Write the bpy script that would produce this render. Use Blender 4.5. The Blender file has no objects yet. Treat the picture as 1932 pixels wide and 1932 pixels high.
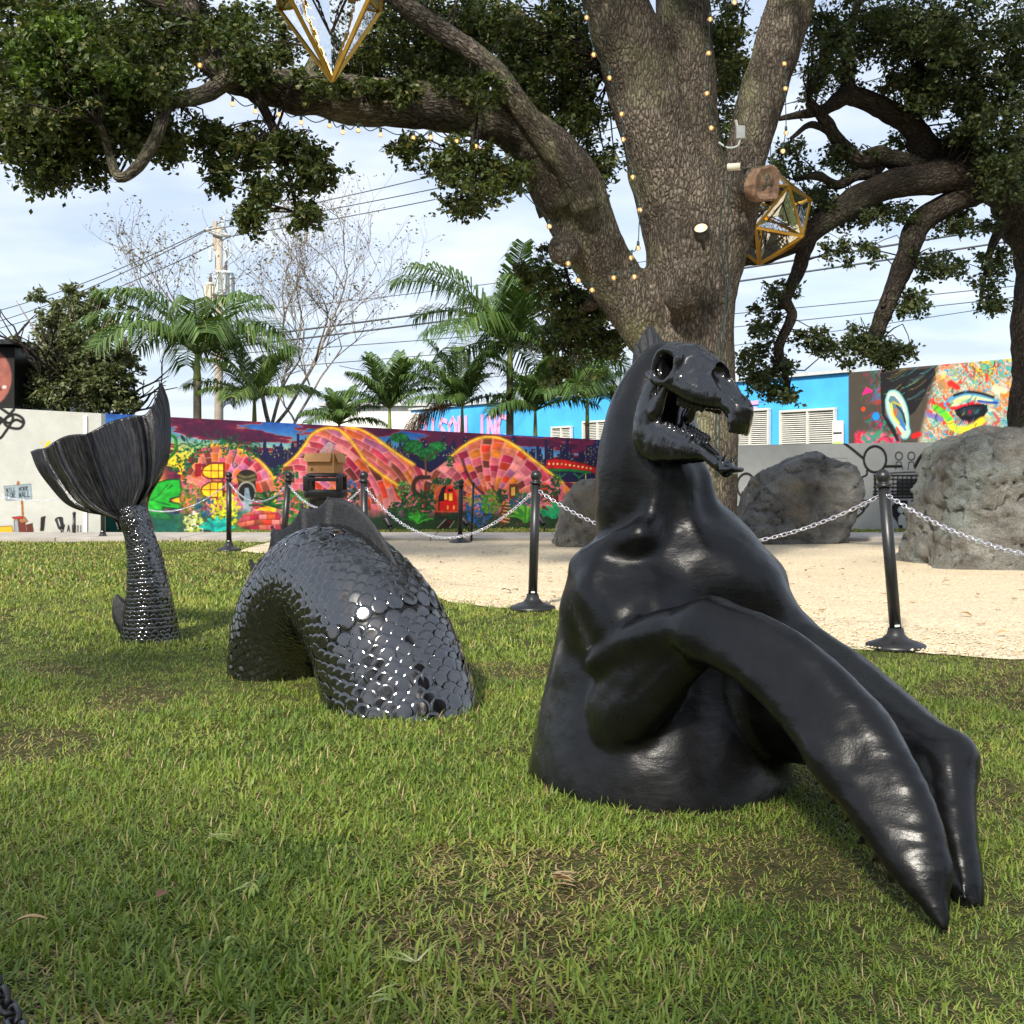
import bpy, bmesh, math, random
import numpy as np
from mathutils import Vector, Matrix

random.seed(7)
RNG = np.random.default_rng(11)
SC = bpy.context.scene
COL = SC.collection
# ---------------------------------------------------------------- camera
# perspective used for survey: pinhole at (0,0,HC), looking along +Y
F, CU, CV, HC = 2184.0, 966.0, 895.0, 1.0
cd = bpy.data.cameras.new('camera')
cam = bpy.data.objects.new('camera', cd); COL.objects.link(cam)
cam.location = (0, 0, HC); cam.rotation_euler = (math.radians(90), 0, 0)
cd.sensor_fit = 'HORIZONTAL'; cd.sensor_width = 36.0; cd.lens = 36.0 * F / 1932.0
cd.shift_y = -(966.0 - CV) / 1932.0
cd.clip_start = 0.05; cd.clip_end = 5000
SC.camera = cam
# ---------------------------------------------------------------- light
SUN_AZ, SUN_EL = math.radians(22), math.radians(39)      # shadows run away from the lens, a little to the right
SD = Vector((math.sin(SUN_AZ) * math.cos(SUN_EL), math.cos(SUN_AZ) * math.cos(SUN_EL), -math.sin(SUN_EL)))
sl = bpy.data.lights.new('sun', 'SUN'); sl.energy = 4.4; sl.angle = math.radians(5); sl.color = (1.0, 0.94, 0.83)
sun = bpy.data.objects.new('sun', sl); COL.objects.link(sun)
sun.rotation_euler = SD.to_track_quat('-Z', 'Y').to_euler()
SC.view_settings.view_transform = 'Standard'; SC.view_settings.look = 'None'
SC.view_settings.gamma = 1.0; SC.view_settings.use_curve_mapping = False
SC.view_settings.exposure = 0.55
W = bpy.data.worlds.new('World'); SC.world = W; W.use_nodes = True
nt = W.node_tree; nt.nodes.clear()
def wn(t, **k):
    n = nt.nodes.new(t)
    for a, b in k.items(): setattr(n, a, b)
    return n
bg = wn('ShaderNodeBackground'); bg.inputs['Strength'].default_value = 0.118
out = wn('ShaderNodeOutputWorld')
sky = wn('ShaderNodeTexSky', sky_type='NISHITA', sun_disc=False)
sky.sun_elevation = SUN_EL; sky.sun_rotation = math.atan2(-SD.x, -SD.y)
sky.air_density = 1.0; sky.dust_density = 1.6; sky.ozone_density = 1.2
tc = wn('ShaderNodeTexCoord')
sep = wn('ShaderNodeSeparateXYZ'); nt.links.new(tc.outputs['Generated'], sep.inputs[0])
zc = wn('ShaderNodeMath', operation='MAXIMUM'); nt.links.new(sep.outputs['Z'], zc.inputs[0]); zc.inputs[1].default_value = 0.0
za = wn('ShaderNodeMath', operation='ADD'); nt.links.new(zc.outputs[0], za.inputs[0]); za.inputs[1].default_value = 0.22
dv = wn('ShaderNodeVectorMath', operation='DIVIDE'); nt.links.new(tc.outputs['Generated'], dv.inputs[0])
cmb = wn('ShaderNodeCombineXYZ')
for i in range(3): nt.links.new(za.outputs[0], cmb.inputs[i])
nt.links.new(cmb.outputs[0], dv.inputs[1])
mp = wn('ShaderNodeMapping'); mp.inputs['Scale'].default_value = (1.0, 1.5, 1.7); mp.inputs['Location'].default_value = (3.1, 0.4, 0.2)
nt.links.new(dv.outputs[0], mp.inputs[0])
cn = wn('ShaderNodeTexNoise'); cn.inputs['Scale'].default_value = 1.7; cn.inputs['Detail'].default_value = 7; cn.inputs['Roughness'].default_value = 0.52; cn.inputs['Distortion'].default_value = 0.35
nt.links.new(mp.outputs[0], cn.inputs['Vector'])
cr = wn('ShaderNodeValToRGB'); cr.color_ramp.elements[0].position = 0.36; cr.color_ramp.elements[1].position = 0.66
cr.color_ramp.elements[0].color = (0.58, 0.58, 0.58, 1); cr.color_ramp.elements[1].color = (0.97, 0.97, 0.97, 1)
nt.links.new(cn.outputs['Fac'], cr.inputs[0])
cn2 = wn('ShaderNodeTexNoise'); cn2.inputs['Scale'].default_value = 3.2; cn2.inputs['Detail'].default_value = 4
nt.links.new(mp.outputs[0], cn2.inputs['Vector'])
cr2 = wn('ShaderNodeValToRGB')                       # cloud body: blue-grey undersides to white tops
cr2.color_ramp.elements[0].color = (4.5, 5.2, 6.5, 1); cr2.color_ramp.elements[1].color = (6.2, 6.6, 7.3, 1)
cr2.color_ramp.elements[0].position = 0.36; cr2.color_ramp.elements[1].position = 0.64
nt.links.new(cn2.outputs['Fac'], cr2.inputs[0])
mx = wn('ShaderNodeMix', data_type='RGBA')
nt.links.new(cr.outputs[0], mx.inputs[0]); nt.links.new(sky.outputs[0], mx.inputs[6]); nt.links.new(cr2.outputs[0], mx.inputs[7])
nt.links.new(mx.outputs[2], bg.inputs['Color']); nt.links.new(bg.outputs[0], out.inputs['Surface'])

# ---------------------------------------------------------------- helpers
def P(u, v, Y): return np.array([(u - CU) / F * Y, Y, HC + (CV - v) / F * Y])
def G(u, v, z=0.0): return P(u, v, F * (HC - z) / (v - CV))
def px(n, Y): return n * Y / F
def lin(c):
    c = np.asarray(c, dtype=np.float64)
    return np.where(c <= 0.04045, c / 12.92, ((c + 0.055) / 1.055) ** 2.4)
def rgb(r, g, b): return tuple(float(x) for x in lin(np.array([r, g, b]) / 255.0))

ORG = {}
def link(o, parent=None):
    COL.objects.link(o)
    if parent is not None: o.parent = parent
    return o
def thing(name, label, cat, loc=(0, 0, 0), group=None):
    o = bpy.data.objects.new(name, None); o.empty_display_size = 0.1
    COL.objects.link(o); o.location = loc
    ORG[o.name] = np.array(loc, dtype=float)
    return tag(o, label, cat, group)
def tag(o, label=None, cat=None, group=None, kind=None):
    if label: o['label'] = label
    if cat: o['category'] = cat
    if group: o['group'] = group
    if kind: o['kind'] = kind
    return o
def org_of(parent): return ORG[parent.name] if parent is not None else np.zeros(3)
def mesh_obj(name, V, faces, mat=None, parent=None, smooth=True, base=None, attrs=None):
    """V in world coordinates. faces: (n,3)/(n,4) array or list of lists. base = origin for a top-level mesh"""
    V = np.asarray(V, dtype=np.float64)
    if parent is not None: o3 = org_of(parent)
    elif base is not None: o3 = np.array(base, dtype=float)
    else: o3 = np.zeros(3)
    me = bpy.data.meshes.new(name)
    Vl = (V - o3).astype(np.float32)
    if isinstance(faces, np.ndarray):
        k = faces.shape[1]; n = len(faces)
        me.vertices.add(len(Vl)); me.vertices.foreach_set('co', Vl.ravel())
        me.loops.add(n * k); me.loops.foreach_set('vertex_index', faces.astype(np.int32).ravel())
        me.polygons.add(n); me.polygons.foreach_set('loop_start', np.arange(0, n * k, k, dtype=np.int32))
        try: me.polygons.foreach_set('loop_total', np.full(n, k, dtype=np.int32))
        except Exception: pass
        me.update(calc_edges=True)
    else:
        me.from_pydata([tuple(map(float, p)) for p in Vl], [], [list(map(int, f)) for f in faces])
        me.update()
    if attrs:
        for an, (tp, arr) in attrs.items():
            a = me.attributes.new(an, tp, 'POINT')
            arr = np.asarray(arr, dtype=np.float32)
            a.data.foreach_set({'FLOAT_COLOR': 'color', 'FLOAT_VECTOR': 'vector', 'FLOAT': 'value'}[tp], arr.ravel())
    if len(me.polygons): me.polygons.foreach_set('use_smooth', np.full(len(me.polygons), bool(smooth)))
    if mat is not None: me.materials.append(mat)
    o = bpy.data.objects.new(name, me); link(o, parent)
    if parent is None and base is not None: o.location = base
    ORG[o.name] = o3
    return o

class MB:
    """collects simple shapes into one mesh"""
    def __init__(s): s.v = []; s.f = []; s.n = 0
    def add(s, V, Fc):
        V = np.asarray(V, dtype=float); s.v.append(V)
        s.f += [[i + s.n for i in f] for f in Fc]; s.n += len(V); return s
    def box(s, c, size, R=None, bev=0.0):
        c = np.asarray(c, float); h = np.asarray(size, float) / 2
        if bev <= 0:
            V = np.array([[x, y, z] for x in (-1, 1) for y in (-1, 1) for z in (-1, 1)], float) * h
            Fc = [[0, 1, 3, 2], [4, 6, 7, 5], [0, 4, 5, 1], [2, 3, 7, 6], [0, 2, 6, 4], [1, 5, 7, 3]]
        else:
            bm = bmesh.new(); bmesh.ops.create_cube(bm, size=2.0)
            for q in bm.verts: q.co = Vector((q.co.x * h[0], q.co.y * h[1], q.co.z * h[2]))
            bmesh.ops.bevel(bm, geom=list(bm.edges), offset=bev, segments=2, affect='EDGES', profile=0.6)
            bm.verts.ensure_lookup_table(); bm.verts.index_update()
            V = np.array([tuple(q.co) for q in bm.verts]); Fc = [[q.index for q in f.verts] for f in bm.faces]; bm.free()
        if R is not None: V = V @ np.asarray(R).T
        return s.add(V + c, Fc)
    def lathe(s, prof, c=(0, 0, 0), n=20, R=None, cap=True):
        """prof: list of (r,z)"""
        a = np.linspace(0, 2 * np.pi, n, endpoint=False); V = []
        for r, z in prof: V += [[r * np.cos(t), r * np.sin(t), z] for t in a]
        V = np.array(V); Fc = []
        for i in range(len(prof) - 1):
            for j in range(n): Fc.append([i * n + j, i * n + (j + 1) % n, (i + 1) * n + (j + 1) % n, (i + 1) * n + j])
        if cap:
            Fc.append(list(range(n))[::-1]); Fc.append([(len(prof) - 1) * n + j for j in range(n)])
        if R is not None: V = V @ np.asarray(R).T
        return s.add(V + np.asarray(c, float), Fc)
    def tube(s, pts, r, n=8, cap=True):
        V, Fc, _ = sweep(pts, r, n, cap); return s.add(V, Fc)
    def build(s, name, mat, parent=None, smooth=False, base=None):
        return mesh_obj(name, np.concatenate(s.v), s.f, mat, parent, smooth, base)

def catmull(pts, sub=4):
    p = np.asarray(pts, float)
    if len(p) < 3: 
        t = np.linspace(0, 1, sub + 1)[:, None]; return p[0] * (1 - t) + p[-1] * t
    q = np.vstack([2 * p[0] - p[1], p, 2 * p[-1] - p[-2]]); o = []
    for i in range(1, len(q) - 2):
        for k in range(sub):
            t = k / sub
            o.append(0.5 * (2 * q[i] + (q[i + 1] - q[i - 1]) * t + (2 * q[i - 1] - 5 * q[i] + 4 * q[i + 1] - q[i + 2]) * t * t + (-q[i - 1] + 3 * q[i] - 3 * q[i + 1] + q[i + 2]) * t ** 3))
    o.append(p[-1]); return np.array(o)
def frames(p):
    T = np.gradient(p, axis=0); T /= (np.linalg.norm(T, axis=1)[:, None] + 1e-12)
    up = np.array([0.13, 0.2, 0.97]); 
    if abs(T[0] @ up) > 0.9: up = np.array([0.95, 0.2, 0.1])
    N = up - (up @ T[0]) * T[0]; N /= np.linalg.norm(N); Ns = [N]
    for i in range(1, len(p)):
        N = Ns[-1] - (Ns[-1] @ T[i]) * T[i]; N /= (np.linalg.norm(N) + 1e-12); Ns.append(N)
    Ns = np.array(Ns); return T, Ns, np.cross(T, Ns)
def sweep(pts, r, n=8, cap=True):
    p = np.asarray(pts, float); m = len(p); r = np.broadcast_to(np.asarray(r, float), (m,)) if np.ndim(r) < 2 else r
    T, N, B = frames(p); a = np.linspace(0, 2 * np.pi, n, endpoint=False)
    rr = r[:, None, None] if np.ndim(r) == 1 else r[:, :, None]
    V = p[:, None, :] + rr * (np.cos(a)[None, :, None] * N[:, None, :] + np.sin(a)[None, :, None] * B[:, None, :])
    V = V.reshape(-1, 3); Fc = []
    for i in range(m - 1):
        for j in range(n): Fc.append([i * n + j, i * n + (j + 1) % n, (i + 1) * n + (j + 1) % n, (i + 1) * n + j])
    if cap: Fc.append(list(range(n))[::-1]); Fc.append([(m - 1) * n + j for j in range(n)])
    s = np.concatenate([[0], np.cumsum(np.linalg.norm(np.diff(p, axis=0), axis=1))])
    rm = r if np.ndim(r) == 1 else r.mean(1)
    bc = np.stack([np.cos(a)[None, :] * rm[:, None], np.sin(a)[None, :] * rm[:, None], np.repeat(s[:, None], n, 1)], -1).reshape(-1, 3)
    return V, Fc, bc

# lattice value noise
_perm = np.random.default_rng(3).random(1 << 16).astype(np.float32)
def _h(i, j, k): return _perm[((i * 73856093) ^ (j * 19349663) ^ (k * 83492791)) & 0xFFFF]
def vnoise(p):
    p = np.asarray(p, dtype=np.float64); b = np.floor(p).astype(np.int64); f = p - b; f = f * f * (3 - 2 * f)
    r = 0
    for dx in (0, 1):
        for dy in (0, 1):
            for dz in (0, 1):
                w = (f[..., 0] if dx else 1 - f[..., 0]) * (f[..., 1] if dy else 1 - f[..., 1]) * (f[..., 2] if dz else 1 - f[..., 2])
                r = r + w * _h(b[..., 0] + dx, b[..., 1] + dy, b[..., 2] + dz)
    return r * 2 - 1
def fbm(p, o=4, g=0.5):
    r = 0; a = 1.0; p = np.asarray(p, float)
    for i in range(o): r = r + a * vnoise(p * (2 ** i) + 17.3 * i); a *= g
    return r

# signed distance modelling: smooth unions of round cones, meshed by surface nets
class SDF:
    def __init__(s, lo, hi, h):
        s.lo = np.array(lo, float); s.h = h
        s.n = np.ceil((np.array(hi) - s.lo) / h).astype(int) + 1
        s.ax = [s.lo[i] + np.arange(s.n[i]) * h for i in range(3)]
        s.D = np.full(s.n, 1.0, np.float32)
    def _sl(s, a, b, r, m):
        lo = np.minimum(a, b) - r - m; hi = np.maximum(a, b) + r + m
        i0 = np.clip(np.floor((lo - s.lo) / s.h).astype(int), 0, s.n); i1 = np.clip(np.ceil((hi - s.lo) / s.h).astype(int) + 1, 0, s.n)
        if np.any(i1 <= i0): return None
        return tuple(slice(i0[k], i1[k]) for k in range(3))
    def _d(s, sl, a, b, ra, rb, flat):
        X = [s.ax[i][sl[i]].astype(np.float32) for i in range(3)]
        p = [X[0][:, None, None] - a[0], X[1][None, :, None] - a[1], X[2][None, None, :] - a[2]]; ba = b - a; L = ba @ ba + 1e-12
        t = np.clip((p[0] * ba[0] + p[1] * ba[1] + p[2] * ba[2]) / L, 0, 1)
        w = [p[i] - t * ba[i] for i in range(3)]
        if flat is not None:
            nrm = np.array(flat[0], float); nrm /= np.linalg.norm(nrm); q = 1.0 / flat[1] - 1.0
            dn = w[0] * nrm[0] + w[1] * nrm[1] + w[2] * nrm[2]; w = [w[i] + dn * nrm[i] * q for i in range(3)]
        d = np.sqrt(w[0] ** 2 + w[1] ** 2 + w[2] ** 2) - (ra + t * (rb - ra))
        return d if flat is None else d * 0.75
    def _merge(s, sl, d, k, sub):
        o = s.D[sl]
        if sub: hh = np.clip(0.5 - 0.5 * (o + d) / k, 0, 1); s.D[sl] = o * (1 - hh) - d * hh + k * hh * (1 - hh)
        else: hh = np.clip(0.5 + 0.5 * (o - d) / k, 0, 1); s.D[sl] = o * (1 - hh) + d * hh - k * hh * (1 - hh)
    def cone(s, a, b, ra, rb, k=0.05, sub=False, flat=None):
        """flat = (normal, factor): squash the section along the normal"""
        a = np.array(a, float); b = np.array(b, float); sl = s._sl(a, b, max(ra, rb), 2.5 * k + 2 * s.h)
        if sl is not None: s._merge(sl, s._d(sl, a, b, ra, rb, flat), k, sub)
        return s
    def ball(s, c, r, k=0.05, sub=False, flat=None): return s.cone(c, np.array(c, float) + 1e-5, r, r, k, sub, flat)
    def chain(s, pts, k=0.05, sub=False, flat=None):
        """pts: list of (xyz, r): one tapering spline, blended once"""
        if len(pts) > 2: q = catmull(np.array([[*p, r] for p, r in pts]), 5); pts = [(x[:3], max(x[3], 0.002)) for x in q]
        A = np.array([p for p, _ in pts]); R = max(r for _, r in pts); m = 2.5 * k + 2 * s.h; sl = s._sl(A.min(0), A.max(0), R, m)
        if sl is None: return s
        d = np.full([q.stop - q.start for q in sl], 9.0, np.float32)
        for (a, ra), (b, rb) in zip(pts[:-1], pts[1:]):
            a = np.array(a, float); b = np.array(b, float); q = s._sl(a, b, max(ra, rb), m)
            if q is None: continue
            loc = tuple(slice(q[i].start - sl[i].start, q[i].stop - sl[i].start) for i in range(3)); d[loc] = np.minimum(d[loc], s._d(q, a, b, ra, rb, flat))
        s._merge(sl, d, k, sub); return s
    def mesh(s):
        D = s.D; S = D < 0
        c = sum(S[i:S.shape[0] - 1 + i, j:S.shape[1] - 1 + j, k:S.shape[2] - 1 + k].astype(np.int8) for i in (0, 1) for j in (0, 1) for k in (0, 1))
        act = (c > 0) & (c < 8); I = np.argwhere(act); idx = np.full(act.shape, -1, np.int64); idx[act] = np.arange(len(I))
        acc = np.zeros((len(I), 3)); cnt = np.zeros(len(I))
        cs = [(i, j, k) for i in (0, 1) for j in (0, 1) for k in (0, 1)]
        for a in cs:
            for ax in range(3):
                if a[ax]: continue
                b = list(a); b[ax] = 1
                da = D[I[:, 0] + a[0], I[:, 1] + a[1], I[:, 2] + a[2]]; db = D[I[:, 0] + b[0], I[:, 1] + b[1], I[:, 2] + b[2]]
                m = (da < 0) != (db < 0); t = np.where(m, da / np.where(m, da - db, 1), 0)
                pos = np.array(a, float)[None, :].repeat(len(I), 0); pos[:, ax] += t
                acc[m] += pos[m]; cnt[m] += 1
        V = (I + acc / np.maximum(cnt, 1)[:, None]) * s.h + s.lo
        Fs = []
        for ax in range(3):
            o1, o2 = [(1, 2), (2, 0), (0, 1)][ax]
            sa = [slice(None)] * 3; sb = [slice(None)] * 3; sa[ax] = slice(0, -1); sb[ax] = slice(1, None)
            for q in (o1, o2): sa[q] = slice(1, -1); sb[q] = slice(1, -1)
            A = S[tuple(sa)]; B = S[tuple(sb)]; E = np.argwhere(A != B)
            if not len(E): continue
            sg = A[E[:, 0], E[:, 1], E[:, 2]]
            base = E.copy(); base[:, o1] += 1; base[:, o2] += 1
            def cell(d1, d2):
                q = base.copy(); q[:, o1] += d1; q[:, o2] += d2; return idx[q[:, 0], q[:, 1], q[:, 2]]
            q = np.stack([cell(-1, -1), cell(0, -1), cell(0, 0), cell(-1, 0)], 1)
            q[~sg] = q[~sg][:, ::-1]; Fs.append(q)
        return V, np.concatenate(Fs)
def relax(V, Fq, it=2, lam=0.5):
    e = np.concatenate([Fq[:, [0, 1]], Fq[:, [1, 2]], Fq[:, [2, 3]], Fq[:, [3, 0]]]); n = len(V)
    deg = np.bincount(e[:, 0], minlength=n) + np.bincount(e[:, 1], minlength=n)
    for _ in range(it):
        A = np.stack([np.bincount(e[:, 0], V[e[:, 1], i], n) + np.bincount(e[:, 1], V[e[:, 0], i], n) for i in range(3)], 1)
        V = V + lam * (A / np.maximum(deg, 1)[:, None] - V)
    return V
def vnormals(V, Fq):
    nf = np.cross(V[Fq[:, 2]] - V[Fq[:, 0]], V[Fq[:, 3]] - V[Fq[:, 1]]); N = np.zeros_like(V)
    for i in range(4):
        for k in range(3): N[:, k] += np.bincount(Fq[:, i], nf[:, k], len(V))
    return N / (np.linalg.norm(N, axis=1)[:, None] + 1e-12)

# ---------------------------------------------------------------- materials
class NT:
    def __init__(s, name):
        s.m = bpy.data.materials.new(name); s.m.use_nodes = True; s.t = s.m.node_tree; s.t.nodes.clear()
        s.o = s.t.nodes.new('ShaderNodeOutputMaterial'); s.b = s.t.nodes.new('ShaderNodeBsdfPrincipled')
        s.t.links.new(s.b.outputs[0], s.o.inputs['Surface'])
    def n(s, t, **k):
        q = s.t.nodes.new(t)
        for a, b in k.items():
            if a.startswith('i_'): q.inputs[a[2:].replace('_', ' ')].default_value = b
            else: setattr(q, a, b)
        return q
    def l(s, a, b): s.t.links.new(a, b)
    def set(s, **k):
        for a, b in k.items():
            nm = {'color': 'Base Color', 'rough': 'Roughness', 'metal': 'Metallic', 'spec': 'Specular IOR Level', 'coat': 'Coat Weight', 'coatr': 'Coat Roughness', 'ecol': 'Emission Color', 'est': 'Emission Strength', 'trans': 'Transmission Weight', 'alpha': 'Alpha', 'ior': 'IOR'}[a]
            if a in ('color', 'ecol') and len(b) == 3: b = (*b, 1)
            s.b.inputs[nm].default_value = b
        return s
    def coord(s, kind='Object', scale=(1, 1, 1), attr=None):
        mpn = s.n('ShaderNodeMapping'); mpn.inputs['Scale'].default_value = scale
        if attr: c = s.n('ShaderNodeAttribute', attribute_name=attr); s.l(c.outputs['Vector'], mpn.inputs[0])
        elif kind == 'World': c = s.n('ShaderNodeNewGeometry'); s.l(c.outputs['Position'], mpn.inputs[0])
        else: c = s.n('ShaderNodeTexCoord'); s.l(c.outputs[kind], mpn.inputs[0])
        return mpn.outputs[0]
    def noise(s, vec, scale, detail=4, rough=0.5, dist=0.0):
        q = s.n('ShaderNodeTexNoise'); q.inputs['Scale'].default_value = scale; q.inputs['Detail'].default_value = detail
        q.inputs['Roughness'].default_value = rough; q.inputs['Distortion'].default_value = dist
        s.l(vec, q.inputs['Vector']); return q.outputs['Fac']
    def voro(s, vec, scale, feature='F1', rnd=1.0, out='Distance'):
        q = s.n('ShaderNodeTexVoronoi', feature=feature); q.inputs['Scale'].default_value = scale; q.inputs['Randomness'].default_value = rnd
        s.l(vec, q.inputs['Vector']); return q.outputs[out]
    def ramp(s, fac, stops, interp='LINEAR'):
        q = s.n('ShaderNodeValToRGB'); q.color_ramp.interpolation = interp; e = q.color_ramp.elements
        while len(e) < len(stops): e.new(0.5)
        for i, (p, c) in enumerate(stops):
            e[i].position = p; e[i].color = (*c, 1) if not np.isscalar(c) else (c, c, c, 1)
        s.l(fac, q.inputs[0]); return q.outputs[0]
    def mix(s, fac, a, b, blend='MIX'):
        q = s.n('ShaderNodeMix', data_type='RGBA', blend_type=blend)
        for v, i in ((fac, 0), (a, 6), (b, 7)):
            if hasattr(v, 'is_linked'): s.l(v, q.inputs[i])
            elif i == 0: q.inputs[0].default_value = v
            else: q.inputs[i].default_value = (*v, 1)
        return q.outputs[2]
    def math(s, op, a, b=0.0):
        q = s.n('ShaderNodeMath', operation=op)
        for v, i in ((a, 0), (b, 1)):
            if hasattr(v, 'is_linked'): s.l(v, q.inputs[i])
            else: q.inputs[i].default_value = v
        return q.outputs[0]
    def bump(s, h, strength=0.3, dist=0.01, normal=None):
        q = s.n('ShaderNodeBump'); q.inputs['Strength'].default_value = strength; q.inputs['Distance'].default_value = dist
        s.l(h, q.inputs['Height'])
        if normal is not None: s.l(normal, q.inputs['Normal'])
        return q.outputs[0]
    def out_color(s, c): s.l(c, s.b.inputs['Base Color']); return s
    def out_rough(s, c): s.l(c, s.b.inputs['Roughness']); return s
    def out_norm(s, c): s.l(c, s.b.inputs['Normal']); return s

def plain(name, color, rough=0.5, var=0.15, scale=12, metal=0.0, bump=0.05, spec=0.5, bscale=60):
    t = NT(name); t.set(rough=rough, metal=metal, spec=spec)
    c = t.coord('World'); f = t.noise(c, scale, 5, 0.6)
    a = tuple(max(0, x * (1 - var)) for x in color); b = tuple(min(1, x * (1 + var)) for x in color)
    t.out_color(t.ramp(f, [(0.3, a), (0.7, b)]))
    if bump: t.out_norm(t.bump(t.noise(c, bscale, 4, 0.6), bump, 0.01))
    return t.m

M = {}
# black sculpture skin: satin paint with faint brush marks
t = NT('satin_black_resin'); t.set(rough=0.32, spec=0.34); c = t.coord('World')
f = t.noise(c, 9, 6, 0.65); t.out_color(t.ramp(f, [(0.3, (0.0028, 0.0028, 0.0031)), (0.75, (0.0075, 0.0074, 0.0078))]))
t.out_rough(t.ramp(t.noise(c, 22, 5, 0.7), [(0.25, 0.23), (0.8, 0.38)]))
c2 = t.coord('World', (1, 1, 2.6)); br = t.noise(c2, 26, 4, 0.6)
t.out_norm(t.bump(t.noise(c, 150, 3, 0.6), 0.10, 0.004, t.bump(br, 0.10, 0.012))); M['resin'] = t.m
t = NT('glossy_black_skull'); t.set(rough=0.12, spec=0.5, ior=1.75); c = t.coord('World')
t.out_color(t.ramp(t.noise(c, 16, 6, 0.7), [(0.35, (0.004, 0.004, 0.005)), (0.7, (0.012, 0.012, 0.013))]))
t.out_rough(t.ramp(t.noise(c, 24, 6, 0.75), [(0.50, 0.05), (0.60, 0.40)]))
t.out_norm(t.bump(t.noise(c, 60, 5, 0.7), 0.12, 0.006)); M['skull'] = t.m
t = NT('black_scale_acrylic'); t.set(rough=0.1, spec=0.5, ior=2.1)
t.out_color(t.ramp(t.noise(t.coord('World'), 30, 3), [(0.3, (0.003, 0.003, 0.0035)), (0.7, (0.008, 0.008, 0.009))]))
t.out_rough(t.ramp(t.noise(t.coord('World'), 14, 3), [(0.3, 0.05), (0.7, 0.14)])); M['scale'] = t.m
t = NT('ribbed_black_fin'); t.set(rough=0.34, spec=0.5); c = t.coord('World')
t.out_color(t.ramp(t.noise(c, 30, 5, 0.7), [(0.3, (0.006, 0.006, 0.007)), (0.8, (0.02, 0.02, 0.022))]))
t.out_norm(t.bump(t.noise(c, 110, 4, 0.75), 0.55, 0.012)); M['fin'] = t.m
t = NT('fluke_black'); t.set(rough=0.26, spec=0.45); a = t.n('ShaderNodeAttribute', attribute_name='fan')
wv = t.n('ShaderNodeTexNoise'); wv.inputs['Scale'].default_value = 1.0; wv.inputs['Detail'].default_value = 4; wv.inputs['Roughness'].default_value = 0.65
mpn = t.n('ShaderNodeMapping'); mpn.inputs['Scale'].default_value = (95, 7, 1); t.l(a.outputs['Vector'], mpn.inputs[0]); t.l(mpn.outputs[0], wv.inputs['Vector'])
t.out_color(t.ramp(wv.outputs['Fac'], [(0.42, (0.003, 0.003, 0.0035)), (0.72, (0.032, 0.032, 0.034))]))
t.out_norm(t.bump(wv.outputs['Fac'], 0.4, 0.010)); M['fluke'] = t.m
M['blackplastic'] = plain('black_plastic', (0.014, 0.014, 0.015), 0.38, 0.3, 20, bump=0.03)
M['blackpaint'] = plain('black_paint', (0.012, 0.012, 0.013), 0.3, 0.3, 20, bump=0.03)
t = NT('iridescent_chain_plastic'); t.set(rough=0.16, metal=0.75); c = t.coord('World')
t.out_color(t.ramp(t.noise(c, 28, 2), [(0.3, (0.62, 0.82, 0.78)), (0.42, (0.85, 0.86, 0.88)), (0.55, (0.80, 0.72, 0.90)), (0.68, (0.9, 0.92, 0.9))])); M['chain'] = t.m
M['gold'] = plain('gold_anodised_bar', (0.62, 0.36, 0.06), 0.32, 0.15, 30, metal=0.75, bump=0.02)
t = NT('mirror_acrylic'); t.set(color=(0.86, 0.88, 0.9), rough=0.03, metal=1.0); t.out_norm(t.bump(t.noise(t.coord('World'), 6, 3), 0.12, 0.05)); M['mirror'] = t.m
M['card'] = plain('brown_cardboard', rgb(186, 136, 88), 0.8, 0.12, 8)
M['concrete'] = plain('path_concrete', (0.36, 0.33, 0.29), 0.85, 0.2, 3, bump=0.2)
M['grey_can'] = plain('transformer_grey_paint', (0.55, 0.60, 0.60), 0.45, 0.15, 6)
M['cream'] = plain('cream_enamel', (0.62, 0.58, 0.47), 0.5, 0.1)
M['polewood'] = plain('weathered_pole', (0.42, 0.36, 0.29), 0.85, 0.15, 5, bump=0.15)
M['wire'] = plain('dark_cable', (0.05, 0.055, 0.06), 0.6, 0.1)
M['cable_green'] = plain('green_light_cord', (0.012, 0.03, 0.024), 0.5, 0.2)
M['socket'] = plain('green_socket', (0.02, 0.05, 0.04), 0.5, 0.2)
M['white'] = plain('white_render', (0.72, 0.71, 0.67), 0.85, 0.08, 2.5, bump=0.1)
M['louvre'] = plain('louvre_offwhite', (0.62, 0.61, 0.56), 0.5, 0.08, 3)
M['blue'] = plain('sky_blue_wall_paint', rgb(70, 172, 235), 0.7, 0.12, 1.4, bump=0.08)
M['cut'] = plain('sawn_wood', rgb(132, 104, 84), 0.9, 0.5, 16, bump=0.8, bscale=22)
t = NT('lit_filament_bulb'); t.set(color=(1, 0.75, 0.4), rough=0.1, ecol=(1.0, 0.52, 0.14), est=2.4); M['bulb'] = t.m
t = NT('lit_lamp_face'); t.set(color=(1, 0.8, 0.5), rough=0.3, ecol=(1.0, 0.55, 0.18), est=0.6); M['lampface'] = t.m
t = NT('bulb_glass'); t.set(color=(1.0, 0.86, 0.66), rough=0.03, trans=0.92, ior=1.1, ecol=(1.0, 0.45, 0.1), est=0.12); M['bulbglass'] = t.m

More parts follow.
